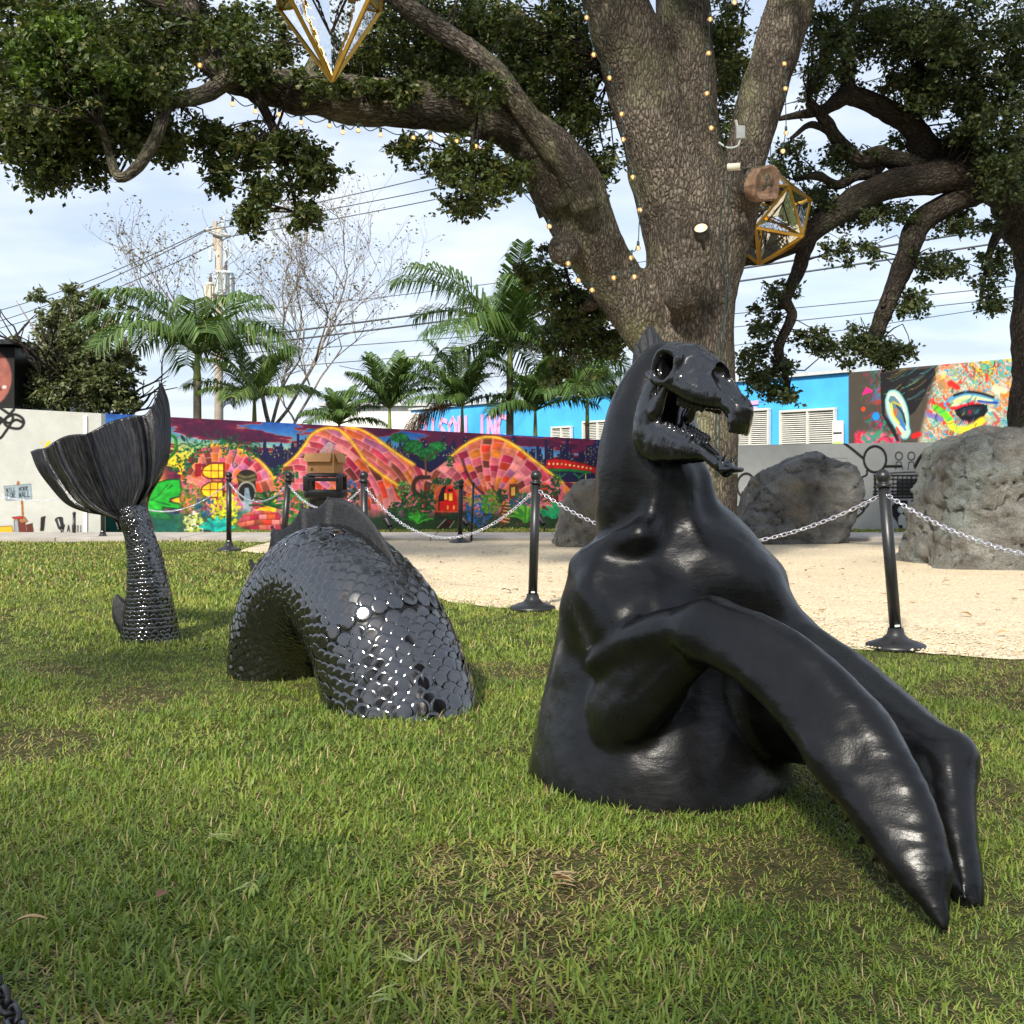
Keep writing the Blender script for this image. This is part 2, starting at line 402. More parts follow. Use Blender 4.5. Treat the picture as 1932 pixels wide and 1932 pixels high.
def bark_mat(name, dark, light, moss, moss_amt, scale=8.0):
    t = NT(name); t.set(rough=0.92, spec=0.15)
    c = t.coord(attr='bc', scale=(1, 1, 0.34)); cw = t.coord('World')
    nz = t.n('ShaderNodeTexNoise'); nz.inputs['Scale'].default_value = 7.0; nz.inputs['Detail'].default_value = 5; t.l(c, nz.inputs['Vector'])
    ad = t.n('ShaderNodeVectorMath', operation='MULTIPLY_ADD'); t.l(nz.outputs['Color'], ad.inputs[0]); ad.inputs[1].default_value = (0.11, 0.11, 0.11); t.l(c, ad.inputs[2])
    v = t.voro(ad.outputs[0], scale, 'DISTANCE_TO_EDGE'); pl = t.ramp(v, [(0.0, 0.0), (0.10, 0.55), (0.34, 1.0)])
    sp = t.n('ShaderNodeSeparateColor'); t.l(t.voro(ad.outputs[0], scale, 'F1', out='Color'), sp.inputs[0])
    g = t.noise(cw, 46, 6, 0.75); g2 = t.noise(t.coord(attr='bc', scale=(1, 1, 0.2)), 20, 6, 0.7)
    base = t.mix(t.math('MULTIPLY', pl, t.ramp(g2, [(0.3, 0.45), (0.6, 1.0)])), dark, light)
    base = t.mix(t.math('MULTIPLY', sp.outputs[0], 0.4), base, tuple(min(1, x * 1.45) for x in light)); base = t.mix(t.ramp(g, [(0.42, 0.6), (0.62, 0.0)]), base, dark)
    base = t.mix(t.math('MULTIPLY', t.ramp(t.noise(cw, 1.5, 6, 0.65), [(0.5, 0.0), (0.64, 1.0)]), moss_amt), base, moss)
    base = t.mix(t.math('MULTIPLY', t.ramp(t.noise(cw, 1.1, 6, 0.7, 0.6), [(0.42, 1.0), (0.54, 0.0)]), 0.6), base, tuple(x * 0.9 for x in dark))
    t.out_color(base); t.out_norm(t.bump(g, 0.6, 0.025, t.bump(t.math('ADD', pl, t.math('MULTIPLY', g2, 0.8)), 0.9, 0.05))); return t.m
M['bark'] = bark_mat('live_oak_bark', (0.045, 0.036, 0.028), (0.35, 0.295, 0.235), (0.29, 0.29, 0.16), 0.6, 30.0)
M['bark2'] = bark_mat('shade_toned_oak_bark', (0.028, 0.023, 0.019), (0.14, 0.115, 0.09), (0.10, 0.105, 0.06), 0.4, 30.0)  # bark colour darkened to carry the canopy's shade
M['bark3'] = bark_mat('pale_thin_bark', (0.26, 0.21, 0.165), (0.52, 0.45, 0.36), (0.42, 0.38, 0.3), 0.3, 20.0)

def leaf_mat(name, stops, rough=0.45, trans=0.3, tint=1.25):
    t = NT(name); t.set(rough=rough, spec=0.4)
    a = t.n('ShaderNodeAttribute', attribute_name='lc'); sp = t.n('ShaderNodeSeparateXYZ'); t.l(a.outputs['Vector'], sp.inputs[0])
    col = t.ramp(sp.outputs[0], stops); t.out_color(col)
    tr = t.n('ShaderNodeBsdfTranslucent'); t.l(t.mix(1.0, col, (tint, tint, 0.6), 'MULTIPLY'), tr.inputs[0])
    ms = t.n('ShaderNodeMixShader'); ms.inputs[0].default_value = trans
    t.l(t.b.outputs[0], ms.inputs[1]); t.l(tr.outputs[0], ms.inputs[2]); t.l(ms.outputs[0], t.o.inputs['Surface']); return t.m
M['oakleaf'] = leaf_mat('live_oak_leaf', [(0.0, (0.035, 0.055, 0.016)), (0.5, (0.066, 0.098, 0.024)), (0.85, (0.115, 0.135, 0.036)), (1.0, (0.18, 0.16, 0.05))])
M['oakleaf2'] = leaf_mat('shade_toned_oak_leaf', [(0.0, (0.030, 0.048, 0.018)), (0.6, (0.058, 0.085, 0.028)), (1.0, (0.115, 0.13, 0.04))])  # leaf green darkened, shade mixed into the colour
M['brightleaf'] = leaf_mat('sun_toned_oak_leaf', [(0.0, (0.07, 0.13, 0.022)), (1.0, (0.15, 0.22, 0.04))])  # brighter leaf green with the sunlight in its colour
M['treeleaf'] = leaf_mat('dusty_green_leaf', [(0.0, (0.06, 0.085, 0.035)), (0.6, (0.125, 0.155, 0.06)), (1.0, (0.24, 0.24, 0.12))])
M['dryleaf'] = leaf_mat('sparse_dry_leaf', [(0.0, (0.10, 0.09, 0.04)), (1.0, (0.28, 0.23, 0.12))])
M['palmleaf'] = leaf_mat('palm_leaflet', [(0.0, (0.045, 0.095, 0.025)), (0.6, (0.10, 0.175, 0.045)), (1.0, (0.22, 0.28, 0.09))], 0.38)
M['palmdead'] = leaf_mat('dead_palm_leaflet', [(0.0, (0.14, 0.07, 0.04)), (1.0, (0.3, 0.18, 0.1))], 0.8)
M['palmtrunk'] = plain('palm_trunk', (0.22, 0.19, 0.14), 0.9, 0.25, 12, bump=0.3)
M['palmshaft'] = plain('palm_crownshaft', (0.22, 0.28, 0.07), 0.5, 0.15, 8)
def vcol_mat(name, rough=0.7, bump=0.06):
    t = NT(name); t.set(rough=rough, spec=0.3); a = t.n('ShaderNodeAttribute', attribute_name='paint'); c = t.coord('World')
    g = t.ramp(t.noise(c, 5, 6, 0.65), [(0.3, 0.86), (0.7, 1.0)])
    t.out_color(t.mix(1.0, a.outputs['Color'], g, 'MULTIPLY'))
    t.out_norm(t.bump(t.noise(c, 35, 4), bump, 0.01)); return t.m
M['paint'] = vcol_mat('painted_wall')
# ================================================================ ground
def flat_poly(name, pts, z, mat, sub=None):
    V = np.array([[p[0], p[1], z] for p in pts]); o = mesh_obj(name, V, [list(range(len(V)))], mat, smooth=False); return tag(o, kind='structure')
t = NT('lawn_soil'); t.set(rough=0.95, spec=0.1); c = t.coord('World')
n1 = t.noise(c, 1.1, 5, 0.6); n2 = t.noise(c, 28, 5, 0.7)
base = t.ramp(n2, [(0.3, (0.018, 0.016, 0.009)), (0.55, (0.050, 0.048, 0.020)), (0.75, (0.15, 0.12, 0.06))])
t.out_color(t.mix(t.math('MULTIPLY', n1, 0.45), base, (0.085, 0.10, 0.03))); t.out_norm(t.bump(n2, 0.8, 0.03)); M['soil'] = t.m
R0 = 900.0
lawn = mesh_obj('lawn', [[-R0, -200, 0], [R0, -200, 0], [R0, 2 * R0, 0], [-R0, 2 * R0, 0]], [[0, 1, 2, 3]], M['soil'], smooth=False); tag(lawn, kind='structure')

# crushed shell bed: outline traced on the ground, gently uneven
edge_px = [(455, 1041), (520, 1046), (600, 1056), (680, 1074), (760, 1101), (850, 1136), (940, 1147), (1040, 1151), (1150, 1158), (1300, 1180), (1430, 1204), (1560, 1223), (1700, 1233), (1932, 1244), (2300, 1258)]
edge = [G(u, v)[:2] for u, v in edge_px]
EDGE = np.array(edge)
def lawn_edge_y(x): return np.interp(x, EDGE[:, 0], EDGE[:, 1])     # y of lawn/sand border at x (x increasing)
PATH0, PATH1 = 17.1, 18.75
t = NT('crushed_shell'); t.set(rough=0.95, spec=0.15); c = t.coord('World')
g1 = t.voro(c, 75, 'F1'); gc = t.voro(c, 75, 'F1', out='Color'); sp = t.n('ShaderNodeSeparateColor'); t.l(gc, sp.inputs[0])
col = t.ramp(sp.outputs[0], [(0.0, (0.44, 0.33, 0.20)), (0.25, (0.62, 0.50, 0.33)), (0.8, (0.76, 0.64, 0.45)), (1.0, (0.84, 0.76, 0.60))])
n3 = t.noise(c, 0.9, 5, 0.6); n4 = t.noise(c, 9, 4, 0.6)
col = t.mix(t.ramp(n4, [(0.62, 0.0), (0.78, 0.55)]), col, (0.30, 0.24, 0.17))
col = t.mix(t.ramp(n3, [(0.45, 0.0), (0.7, 0.35)]), col, (0.50, 0.43, 0.32))
t.out_color(col); t.out_norm(t.bump(n4, 0.35, 0.05, t.bump(g1, 0.8, 0.012))); M['sand'] = t.m
nx, ny = 220, 150
xs = np.linspace(EDGE[0, 0], EDGE[-1, 0] + 6, nx); Vs = []
for j in range(ny):
    w = j / (ny - 1)
    y0 = np.interp(xs, EDGE[:, 0], EDGE[:, 1]) + 0.06 * vnoise(np.stack([xs * 2.3, xs * 0, xs * 0 + 4], 1)) + 0.03 * vnoise(np.stack([xs * 9, xs * 0, xs * 0 + 4], 1)); y1 = PATH0 + 0.02
    y = y0 + (np.maximum(y1, y0 + 0.001) - y0) * w ** 1.4
    z = 0.006 + 0.028 * np.minimum(1, w * 14) * (0.55 + 0.45 * fbm(np.stack([xs * 1.1, y * 1.1, xs * 0], 1), 3)) * (1 if w < 0.995 else 0.1)
    Vs.append(np.stack([xs, y, z], 1))
Vs = np.concatenate(Vs); ii = np.arange(nx * ny).reshape(ny, nx)
Fq = np.stack([ii[:-1, :-1].ravel(), ii[:-1, 1:].ravel(), ii[1:, 1:].ravel(), ii[1:, :-1].ravel()], 1)
tag(mesh_obj('sand_bed', Vs, Fq, M['sand']), kind='structure')
pb = MB()
# concrete path along the wall: slabs cast end to end with joints
pth = thing('path', None, None, (0, PATH0, 0)); tag(pth, kind='structure')
x = -16.0
slab_me = None
while x < 18:
    w = 1.85
    if slab_me is None:
        b = MB().box((0, 0, 0), (w - 0.012, PATH1 - PATH0, 0.09), bev=0.008); o = b.build('paving_slab', M['concrete'], None); slab_me = o.data; o.parent = pth
    else:
        o = bpy.data.objects.new('paving_slab', slab_me); link(o, pth)
    o.location = (x + w / 2, (PATH1 - PATH0) / 2, 0.02 + random.uniform(-0.003, 0.003)); x += w

# ================================================================ painting on walls
class Canvas:
    """paint laid out over a wall; u,v are survey coordinates"""
    def __init__(s, u0, u1, v0, v1, res=1.0, color=(255, 255, 255)):
        s.u0, s.v0, s.res = u0, v0, res
        s.nu = int((u1 - u0) / res) + 1; s.nv = int((v1 - v0) / res) + 1
        s.U, s.V = np.meshgrid(u0 + np.arange(s.nu) * res, v0 + np.arange(s.nv) * res)
        s.C = np.empty((s.nv, s.nu, 3)); s.C[:] = np.array(color) / 255.0
    def blend(s, m, col, sl=None):
        col = np.asarray(col, float)
        if col.ndim == 1: col = col / 255.0
        sl = sl or (slice(None), slice(None))
        s.C[sl] = s.C[sl] * (1 - m[..., None]) + col * m[..., None]
    def win(s, x0, y0, x1, y1):
        i0 = max(0, int((x0 - s.u0) / s.res)); i1 = min(s.nu, int((x1 - s.u0) / s.res) + 2); j0 = max(0, int((y0 - s.v0) / s.res)); j1 = min(s.nv, int((y1 - s.v0) / s.res) + 2)
        return None if i1 <= i0 or j1 <= j0 else (slice(j0, j1), slice(i0, i1))
    def _in(s, poly, sl):
        U = s.U[sl]; V = s.V[sl]; poly = np.asarray(poly, float); r = np.zeros(U.shape, bool); j = len(poly) - 1
        for i in range(len(poly)):
            xi, yi = poly[i]; xj, yj = poly[j]
            if yi != yj: r ^= ((yi > V) != (yj > V)) & (U < (xj - xi) * (V - yi) / (yj - yi) + xi)
            j = i
        return r
    def inside(s, poly): return s._in(poly, (slice(None), slice(None)))
    def fill(s, poly, col, alpha=1.0):
        p = np.asarray(poly, float); sl = s.win(*(p.min(0) - 1), *(p.max(0) + 1))
        if sl: s.blend(s._in(poly, sl) * alpha, col, sl)
    def stroke(s, pts, w, col, soft=0.6, alpha=1.0, smooth=True):
        p = np.asarray(catmull(np.asarray(pts, float), 6) if smooth and len(pts) > 2 else pts, float); e = w / 2 + soft + 1
        sl = s.win(*(p.min(0) - e), *(p.max(0) + e))
        if not sl: return
        U = s.U[sl]; V = s.V[sl]; d = np.full(U.shape, 1e9)
        for a, b in zip(p[:-1], p[1:]):
            ba = b - a; L = ba @ ba + 1e-9; t = np.clip(((U - a[0]) * ba[0] + (V - a[1]) * ba[1]) / L, 0, 1)
            np.minimum(d, np.hypot(U - a[0] - t * ba[0], V - a[1] - t * ba[1]), out=d)
        s.blend(np.clip((w / 2 + soft - d) / (2 * soft), 0, 1) * alpha, col, sl)
    def ell(s, c, r, col, alpha=1.0, rot=0.0, ring=None):
        e = max(r) + 3 + (ring or 0); sl = s.win(c[0] - e, c[1] - e, c[0] + e, c[1] + e)
        if not sl: return
        x = s.U[sl] - c[0]; y = s.V[sl] - c[1]; cs, sn = math.cos(rot), math.sin(rot)
        q = np.hypot((x * cs + y * sn) / r[0], (-x * sn + y * cs) / r[1])
        if ring: m = np.clip((ring / 2 + 0.5 - np.abs(q - 1) * min(r)), 0, 1)
        else: m = np.clip((1 - q) * min(r) + 0.5, 0, 1)
        s.blend(m * alpha, col, sl)
    def n(s, sc, o=4, seed=0.0): return fbm(np.stack([s.U * sc, s.V * sc, np.full(s.U.shape, seed)], -1), o)
    def bricks(s, mask, a, b, pal, mortar=(226, 170, 170), mw=0.08, seed=0):
        """a,b: coordinate fields in brick units (a along the row, b across rows)"""
        row = np.floor(b).astype(np.int64); off = (row % 2) * 0.5; ai = np.floor(a + off).astype(np.int64)
        h1 = _h(ai + seed, row, ai * 0 + 7); h2 = _h(ai, row + seed, ai * 0 + 3)
        pal = np.array(pal) / 255.0; colr = pal[(h1 * len(pal)).astype(int) % len(pal)] * (0.88 + 0.2 * h2[..., None])
        fa = np.abs((a + off) - ai - 0.5); fb = np.abs(b - row - 0.5)
        edge = np.maximum(np.clip((fa - 0.5 + mw) / mw * 1.3, 0, 1), np.clip((fb - 0.5 + mw * 1.6) / (mw * 1.6) * 1.3, 0, 1))
        hl = 1.06 - 0.22 * np.clip((b - row), 0, 1)[..., None]
        s.blend(mask.astype(float), np.clip(colr * hl, 0, 1)); s.blend(mask * edge * 0.75, np.array(mortar) / 255.0 + 0 * colr)
    def leaves(s, c, n, r, size, cols, rng, alpha=1.0):
        for _ in range(n):
            a = rng.uniform(0, 6.28); q = math.sqrt(rng.random()); x = c[0] + math.cos(a) * r[0] * q; y = c[1] + math.sin(a) * r[1] * q
            s.ell((x, y), (size * rng.uniform(0.7, 1.3), size * rng.uniform(0.35, 0.7)), cols[rng.integers(len(cols))], alpha, rng.uniform(0, 3.14))
    def blades(s, c, n, L, w, cols, rng, a0=-2.9, a1=-0.25):
        for _ in range(n):
            a = rng.uniform(a0, a1); l = L * rng.uniform(0.6, 1.1); x = c[0] + rng.uniform(-3, 3)
            p = [(x, c[1]), (x + math.cos(a) * l * 0.55, c[1] + math.sin(a) * l * 0.75), (x + math.cos(a) * l * 1.05, c[1] + math.sin(a) * l * 0.85)]
            s.stroke(p, w, cols[rng.integers(len(cols))], 0.5)
    def sample(s, u, v):
        x = np.clip((u - s.u0) / s.res, 0, s.nu - 1.001); y = np.clip((v - s.v0) / s.res, 0, s.nv - 1.001)
        i = x.astype(int); j = y.astype(int); fx = (x - i)[:, None]; fy = (y - j)[:, None]; C = s.C
        return (C[j, i] * (1 - fx) + C[j, i + 1] * fx) * (1 - fy) + (C[j + 1, i] * (1 - fx) + C[j + 1, i + 1] * fx) * fy

def painted_face(name, A, B, zA, zB, z0, canvas, nu, nv, parent):
    """front of a wall from ground point A to B with tops zA,zB; colour taken from the canvas"""
    A = np.array(A[:2], float); B = np.array(B[:2], float)
    tu = np.linspace(0, 1, nu)[None, :].repeat(nv, 0); tv = np.linspace(0, 1, nv)[:, None].repeat(nu, 1)
    X = A[0] + (B[0] - A[0]) * tu; Y = A[1] + (B[1] - A[1]) * tu; top = zA + (zB - zA) * tu; Z = z0 + (top - z0) * tv
    V = np.stack([X, Y, Z], -1).reshape(-1, 3)
    u = CU + F * V[:, 0] / V[:, 1]; v = CV - F * (V[:, 2] - HC) / V[:, 1]
    c = lin(np.clip(canvas.sample(u, v), 0, 1)) * 0.92
    ii = np.arange(nu * nv).reshape(nv, nu)
    Fq = np.stack([ii[:-1, :-1].ravel(), ii[:-1, 1:].ravel(), ii[1:, 1:].ravel(), ii[1:, :-1].ravel()], 1)
    return mesh_obj(name, V, Fq, M['paint'], parent, False, attrs={'paint': ('FLOAT_COLOR', np.concatenate([c, np.ones((len(c), 1))], 1))})
def wall_block(name, A, B, zA, zB, z0, thick, mat, parent, gap=0.004):
    A = np.array(A[:2], float); B = np.array(B[:2], float); d = (B - A) / np.linalg.norm(B - A); n = np.array([-d[1], d[0]])
    if n[1] < 0: n = -n
    q = [A + n * gap, B + n * gap, B + n * (thick + gap), A + n * (thick + gap)]
    V = [[*p, z0] for p in q] + [[*q[0], zA], [*q[1], zB], [*q[2], zB], [*q[3], zA]]
    return mesh_obj(name, V, [[3, 2, 1, 0], [4, 5, 6, 7], [0, 1, 5, 4], [1, 2, 6, 5], [2, 3, 7, 6], [3, 0, 4, 7]], mat, parent, False)
# ---------------------------------------------------------------- long brick-hill mural
def cA(pts): return [(284.1 + x * 0.20425, 773.4 + y * 0.20425) for x, y in pts]
def cB(pts): return [(647.1 + x * 0.25327, 789.2 + y * 0.25327) for x, y in pts]
rg = np.random.default_rng(5)
cv = Canvas(186, 1330, 764, 1016, 0.8)
U, V = cv.U, cv.V
tv = np.clip((V - (772 + (U - 190) * 0.06)) / 95.0, 0, 1)
# sunset sky
stops = np.array([[38, 88, 160], [74, 128, 182], [132, 170, 178], [222, 214, 110], [236, 205, 60]]) / 255.
idx = tv * 4; i0 = np.clip(idx.astype(int), 0, 3); fr = (idx - i0)[..., None]
cv.C = stops[i0] * (1 - fr) + stops[i0 + 1] * fr
nz = fbm(np.stack([U * 0.013, (V - U * 0.05) * 0.06, U * 0 + 2.0], -1), 5)
band = np.exp(-((V - (787 + (U - 190) * 0.058)) / 20.0) ** 2)
f = nz * 0.9 + band * 0.55
cv.blend(np.clip((f - 0.22) * 14, 0, 1), (206, 120, 70)); cv.blend(np.clip((f - 0.27) * 14, 0, 1), (112, 32, 78)); cv.blend(np.clip((f - 0.5) * 5, 0, 0.7), (78, 22, 70))
# skylines
def skyline(u0, u1, base, hmin, hmax, w, col=(26, 28, 78)):
    u = u0
    while u < u1:
        ww = rg.uniform(w * 0.6, w * 1.5); h = rg.uniform(hmin, hmax) * (1.5 if rg.random() < 0.15 else 1)
        b = base(u); cv.fill([(u, b + 30), (u, b - h), (u + ww * 0.5, b - h - (rg.random() < 0.3) * 7), (u + ww, b - h), (u + ww, b + 30)], col)
        for _ in range(int(h / 6)):
            x = u + rg.uniform(0.2, 0.8) * ww; y = b - rg.uniform(0, h); cv.ell((x, y), (0.7, 1.1), (226, 214, 120), 0.9)
        u += ww * rg.uniform(0.8, 1.05)
skyline(478, 590, lambda u: 868 - max(0, u - 530) * 0.45, 8, 26, 6)
cv.fill(cA([(1040, 500), (1042, 275), (1068, 270), (1072, 500)]), (26, 28, 78)); cv.fill(cA([(1185, 500), (1185, 345), (1205, 290), (1228, 345), (1230, 500)]), (26, 28, 78)); cv.fill(cA([(1350, 420), (1350, 225), (1372, 212), (1376, 420)]), (26, 28, 78))
skyline(728, 880, lambda u: 862, 8, 30, 5)
skyline(965, 1330, lambda u: 880, 14, 40, 6)
for x, h in ((1500, 150), (1660, 150), (1440, 190), (1755, 240)):
    p = cB([(x, 330), (x, h + 20), (x + 12, h), (x + 24, h + 20), (x + 26, 330)]); cv.fill(p, (26, 28, 78))
PAL = [(214, 112, 128), (226, 134, 150), (205, 88, 110), (178, 52, 92), (222, 120, 70), (226, 146, 66), (128, 66, 56), (206, 132, 168), (232, 150, 128), (216, 84, 56), (236, 160, 160), (150, 90, 70), (226, 128, 140), (231, 139, 117)]
def polar(c, bw, bh, kx=1.0, rot=0):
    x = (U - c[0]) * kx; y = V - c[1]; r = np.hypot(x, y); th = np.arctan2(y, x) + rot
    return r, th
def hill(poly, c, bw, bh, edge=None, seed=0, kx=1.0, mode='ring'):
    m = cv.inside(poly); r, th = polar(c, bw, bh, kx)
    w = 0.25 * cv.n(0.03, 2, seed)
    if mode == 'ring': cv.bricks(m, th * 60 / bw + w, r / bh + w, PAL, seed=seed)
    else: cv.bricks(m, r / bw + w, th * 60 / bh + w, PAL, seed=seed)
    sh = np.clip(0.55 + 0.3 * cv.n(0.02, 3, seed + 2), 0, 1); cv.blend(m * np.clip(0.35 - sh, 0, 0.4), (90, 30, 50))
    if edge: cv.stroke(edge, 7, (214, 168, 66), 2.2, 0.95); cv.stroke(edge, 2.2, (240, 206, 98), 0.8)
# left dome with round windows
domeL = cA([(270, 900), (270, 640), (330, 470), (430, 370), (560, 325), (720, 325), (850, 370), (990, 460), (1080, 560), (1150, 640), (1160, 740), (1100, 800), (900, 1000), (270, 1100)])
hill(domeL, cA([(620, 760)])[0], 15, 13, cA([(560, 325), (720, 328), (850, 372), (990, 460), (1080, 548), (1130, 620), (1158, 700)]), 3, mode='rad')
# rising centre hill and its shoulder
h2 = cB([(-60, 420), (-160, 330), (0, 60), (60, 62), (150, 90), (300, 190), (420, 280), (520, 345), (700, 480), (600, 700), (-60, 700)])
h2 = cA([(1160, 620), (1240, 510), (1330, 440), (1420, 330), (1480, 240), (1560, 180), (1660, 160), (1800, 160)]) + cB([(150, 95), (300, 190), (420, 275), (520, 345), (640, 400), (640, 640), (150, 820), (-60, 820)]) + cA([(1160, 1050)])
hill(h2, (600, 1010), 13, 11, cB([(30, 66), (110, 78), (200, 120), (300, 190), (420, 275), (530, 345)]), 9)
h2b = cA([(1160, 640), (1240, 510), (1330, 440), (1420, 330), (1480, 240), (1560, 185), (1660, 165), (1760, 190)]) + cB([(0, 110), (60, 165), (110, 240), (160, 310), (250, 390), (400, 495), (480, 600), (515, 760), (440, 800), (200, 830), (-60, 760)]) + cA([(1160, 1000)])
hill(h2b, (560, 985), 14, 12, cA([(1200, 545), (1330, 440), (1420, 330), (1480, 240), (1560, 185), (1660, 165), (1740, 182)]) + cB([(0, 108), (55, 160), (110, 240), (160, 310), (250, 390), (400, 495)]), 17)
# right dome
domeR = cB([(560, 700), (600, 440), (700, 370), (790, 300), (880, 220), (980, 160), (1080, 135), (1190, 155), (1300, 215), (1420, 310), (1540, 400), (1640, 480), (1800, 620), (1800, 760), (560, 760)])
hill(domeR, cB([(1090, 640)])[0], 14, 13, cB([(790, 300), (880, 222), (980, 160), (1080, 138), (1190, 156), (1300, 218), (1420, 312), (1540, 402), (1640, 482)]), 27, mode='rad')
cv.stroke(cB([(890, 310), (920, 400), (970, 490), (1040, 560), (1060, 600)]), 5, (70, 30, 40), 2, 0.8)
# left jungle: orange haze, big leaf, blue pool
mk = np.clip((330 - U) / 30, 0, 1) * np.clip((V - 850) / 50, 0, 1); cv.blend(mk * 0.8, (238, 176, 96))
mk = np.clip((350 - U) / 20, 0, 1) * np.clip((V - 955) / 25, 0, 1); cv.blend(mk, (28, 118, 150))
leafp = cA([(-260, 800), (-60, 740), (40, 680), (150, 645), (270, 640), (285, 740), (270, 800), (180, 820), (175, 850), (290, 870), (270, 915), (110, 900), (120, 940), (200, 985), (200, 1020), (0, 1000), (-260, 1030)])
cv.fill(leafp, (44, 178, 70)); cv.stroke(leafp + leafp[:1], 2.4, (18, 84, 40), 0.8, smooth=False)
for e in ([(-260, 840), (0, 830), (200, 700)], [(0, 830), (180, 880)], [(60, 800), (160, 690)], [(-60, 835), (60, 940)]): cv.stroke(cA(e), 1.8, (20, 100, 44))
for e in ([(-200, 880), (-20, 870), (150, 740)], [(-150, 920), (60, 900)]): cv.stroke(cA(e), 6, (92, 214, 92), 4, 0.6)
cv.stroke(cA([(180, 225), (232, 270), (225, 380), (160, 450)]), 6, (48, 140, 52), 1); cv.stroke(cA([(180, 225), (240, 280), (232, 380), (160, 455)]), 1.4, (18, 74, 36))
def curl(pts, w=1.7, col=(20, 92, 66)): cv.stroke(cA(pts), w, col)
curl([(380, 340), (300, 310), (250, 345), (270, 390), (310, 375), (295, 345)]); curl([(360, 330), (330, 260), (350, 225), (375, 245), (355, 265)])
curl([(480, 190), (560, 260), (640, 270), (650, 210), (610, 200), (600, 240)]); curl([(740, 290), (780, 230), (820, 235), (770, 285)]); curl([(880, 340), (940, 300), (1005, 320), (1000, 365), (970, 355), (985, 335)]); curl([(790, 400), (760, 480), (770, 530), (800, 510), (780, 490)])
cv.ell(cA([(300, 262)])[0], (3, 7), (18, 60, 44), rot=-0.6)
DG = [(20, 84, 50), (14, 68, 44), (36, 112, 62)]
for c0, n, r in (((350, 430), 40, (22, 18)), ((260, 520), 45, (24, 13)), ((480, 340), 45, (24, 14)), ((320, 560), 22, (5, 20)), ((410, 430), 16, (6, 16)), ((710, 310), 60, (22, 13)), ((850, 350), 45, (22, 12)), ((940, 410), 30, (12, 12)), ((690, 390), 16, (6, 12)), ((1180, 560), 40, (16, 10)), ((1290, 600), 30, (18, 8)), ((1200, 680), 30, (12, 18)), ((330, 730), 14, (5, 18))):
    cv.leaves(cA([c0])[0], n, r, 2.6, DG + [(22, 118, 96)], rg)
# round-topped windows
def win(x0, y0, x1, y1):
    p = cA([(x1, y0), (x0 + 90, y0), (x0 + 25, y0 + 40), (x0, y0 + 80), (x0 + 20, y1 - 25), (x0 + 70, y1), (x1, y1)])
    cv.fill(p, (120, 62, 34)); c = np.mean(p, 0); q = [(c[0] + (a - c[0]) * 0.84, c[1] + (b - c[1]) * 0.82) for a, b in p]; cv.fill(q, (244, 206, 62))
    for k in (0.42, 0.72): cv.stroke(cA([(x0 + (x1 - x0) * k, y0 + 8), (x0 + (x1 - x0) * k, y1 - 6)]), 1.5, (120, 62, 34), smooth=False)
    cv.stroke(cA([(x0 + 10, (y0 + y1) / 2), (x1, (y0 + y1) / 2)]), 1.5, (120, 62, 34), smooth=False)
win(465, 485, 690, 640); win(455, 660, 685, 815)
cv.fill(cA([(410, 500), (470, 490), (470, 610), (410, 620)]), (150, 36, 52))
# drain pipe and water
cv.ell(cA([(890, 620)])[0], (19, 14), (46, 40, 30)); cv.fill(cA([(800, 610), (970, 610), (975, 760), (815, 760)]), (64, 58, 42)); 
for y in (600, 640): cv.stroke(cA([(815, y), (880, y + 22), (965, y)]), 4, (150, 142, 104), 2, 0.8)
cv.ell(cA([(888, 765)])[0], (16.5, 20), (28, 30, 30)); cv.ell(cA([(888, 765)])[0], (16.5, 20), (168, 166, 160), ring=3.0)
cv.fill(cA([(870, 720), (905, 720), (940, 900), (900, 1000), (780, 1060), (850, 930)]), (170, 190, 205), 0.8)
# lower planting, left half
cv.fill(cA([(780, 1050), (860, 960), (1000, 925), (1190, 950), (1200, 1120), (1000, 1100), (860, 1090)]), (206, 130, 110)); hm = cv.inside(cA([(790, 1050), (860, 960), (1000, 925), (1190, 950), (1200, 1120), (860, 1100)])); cv.bricks(hm, U / 16, (V - 0.002 * (U - 505) ** 2) / 10, PAL, mortar=(140, 70, 60), seed=2)
low = np.clip((V - (966 - 0.02 * (U - 190) + 6 * cv.n(0.05, 3, 4))) / 10, 0, 1) * (U < 530); cv.blend(low * 0.75 * (~hm), (46, 110, 86))
cv.leaves(cA([(380, 850)])[0], 110, (24, 34), 3.4, [(140, 150, 70), (120, 132, 66), (86, 112, 60)], rg, 0.9)
cv.leaves(cA([(690, 920)])[0], 120, (28, 32), 3.6, [(214, 214, 60), (190, 196, 52), (232, 226, 90)], rg, 0.95)
cv.leaves(cA([(400, 1060)])[0], 110, (20, 24), 3.0, [(226, 226, 140), (206, 214, 110), (250, 250, 240)], rg, 0.9)
cv.blades(cA([(600, 1130)])[0], 26, 30, 5, [(30, 168, 160), (46, 190, 178), (20, 130, 136)], rg)
cv.blades(cA([(1090, 880)])[0], 30, 32, 3.2, [(22, 84, 50), (16, 66, 42), (44, 112, 60)], rg, -3.5, 0.35)
cv.leaves(cA([(1340, 900)])[0], 130, (26, 34), 4, [(70, 128, 60), (44, 100, 52), (96, 150, 70)], rg, 0.9)
cv.leaves(cA([(1830, 690)])[0], 60, (14, 12), 2.2, [(52, 96, 150), (80, 130, 180)], rg)
cv.leaves(cA([(1820, 830)])[0], 90, (24, 26), 3.4, [(40, 84, 76), (52, 100, 120), (30, 66, 60)], rg)
cv.leaves(cA([(500, 900)])[0], 60, (20, 20), 3, [(24, 92, 120), (32, 110, 130)], rg, 0.8)
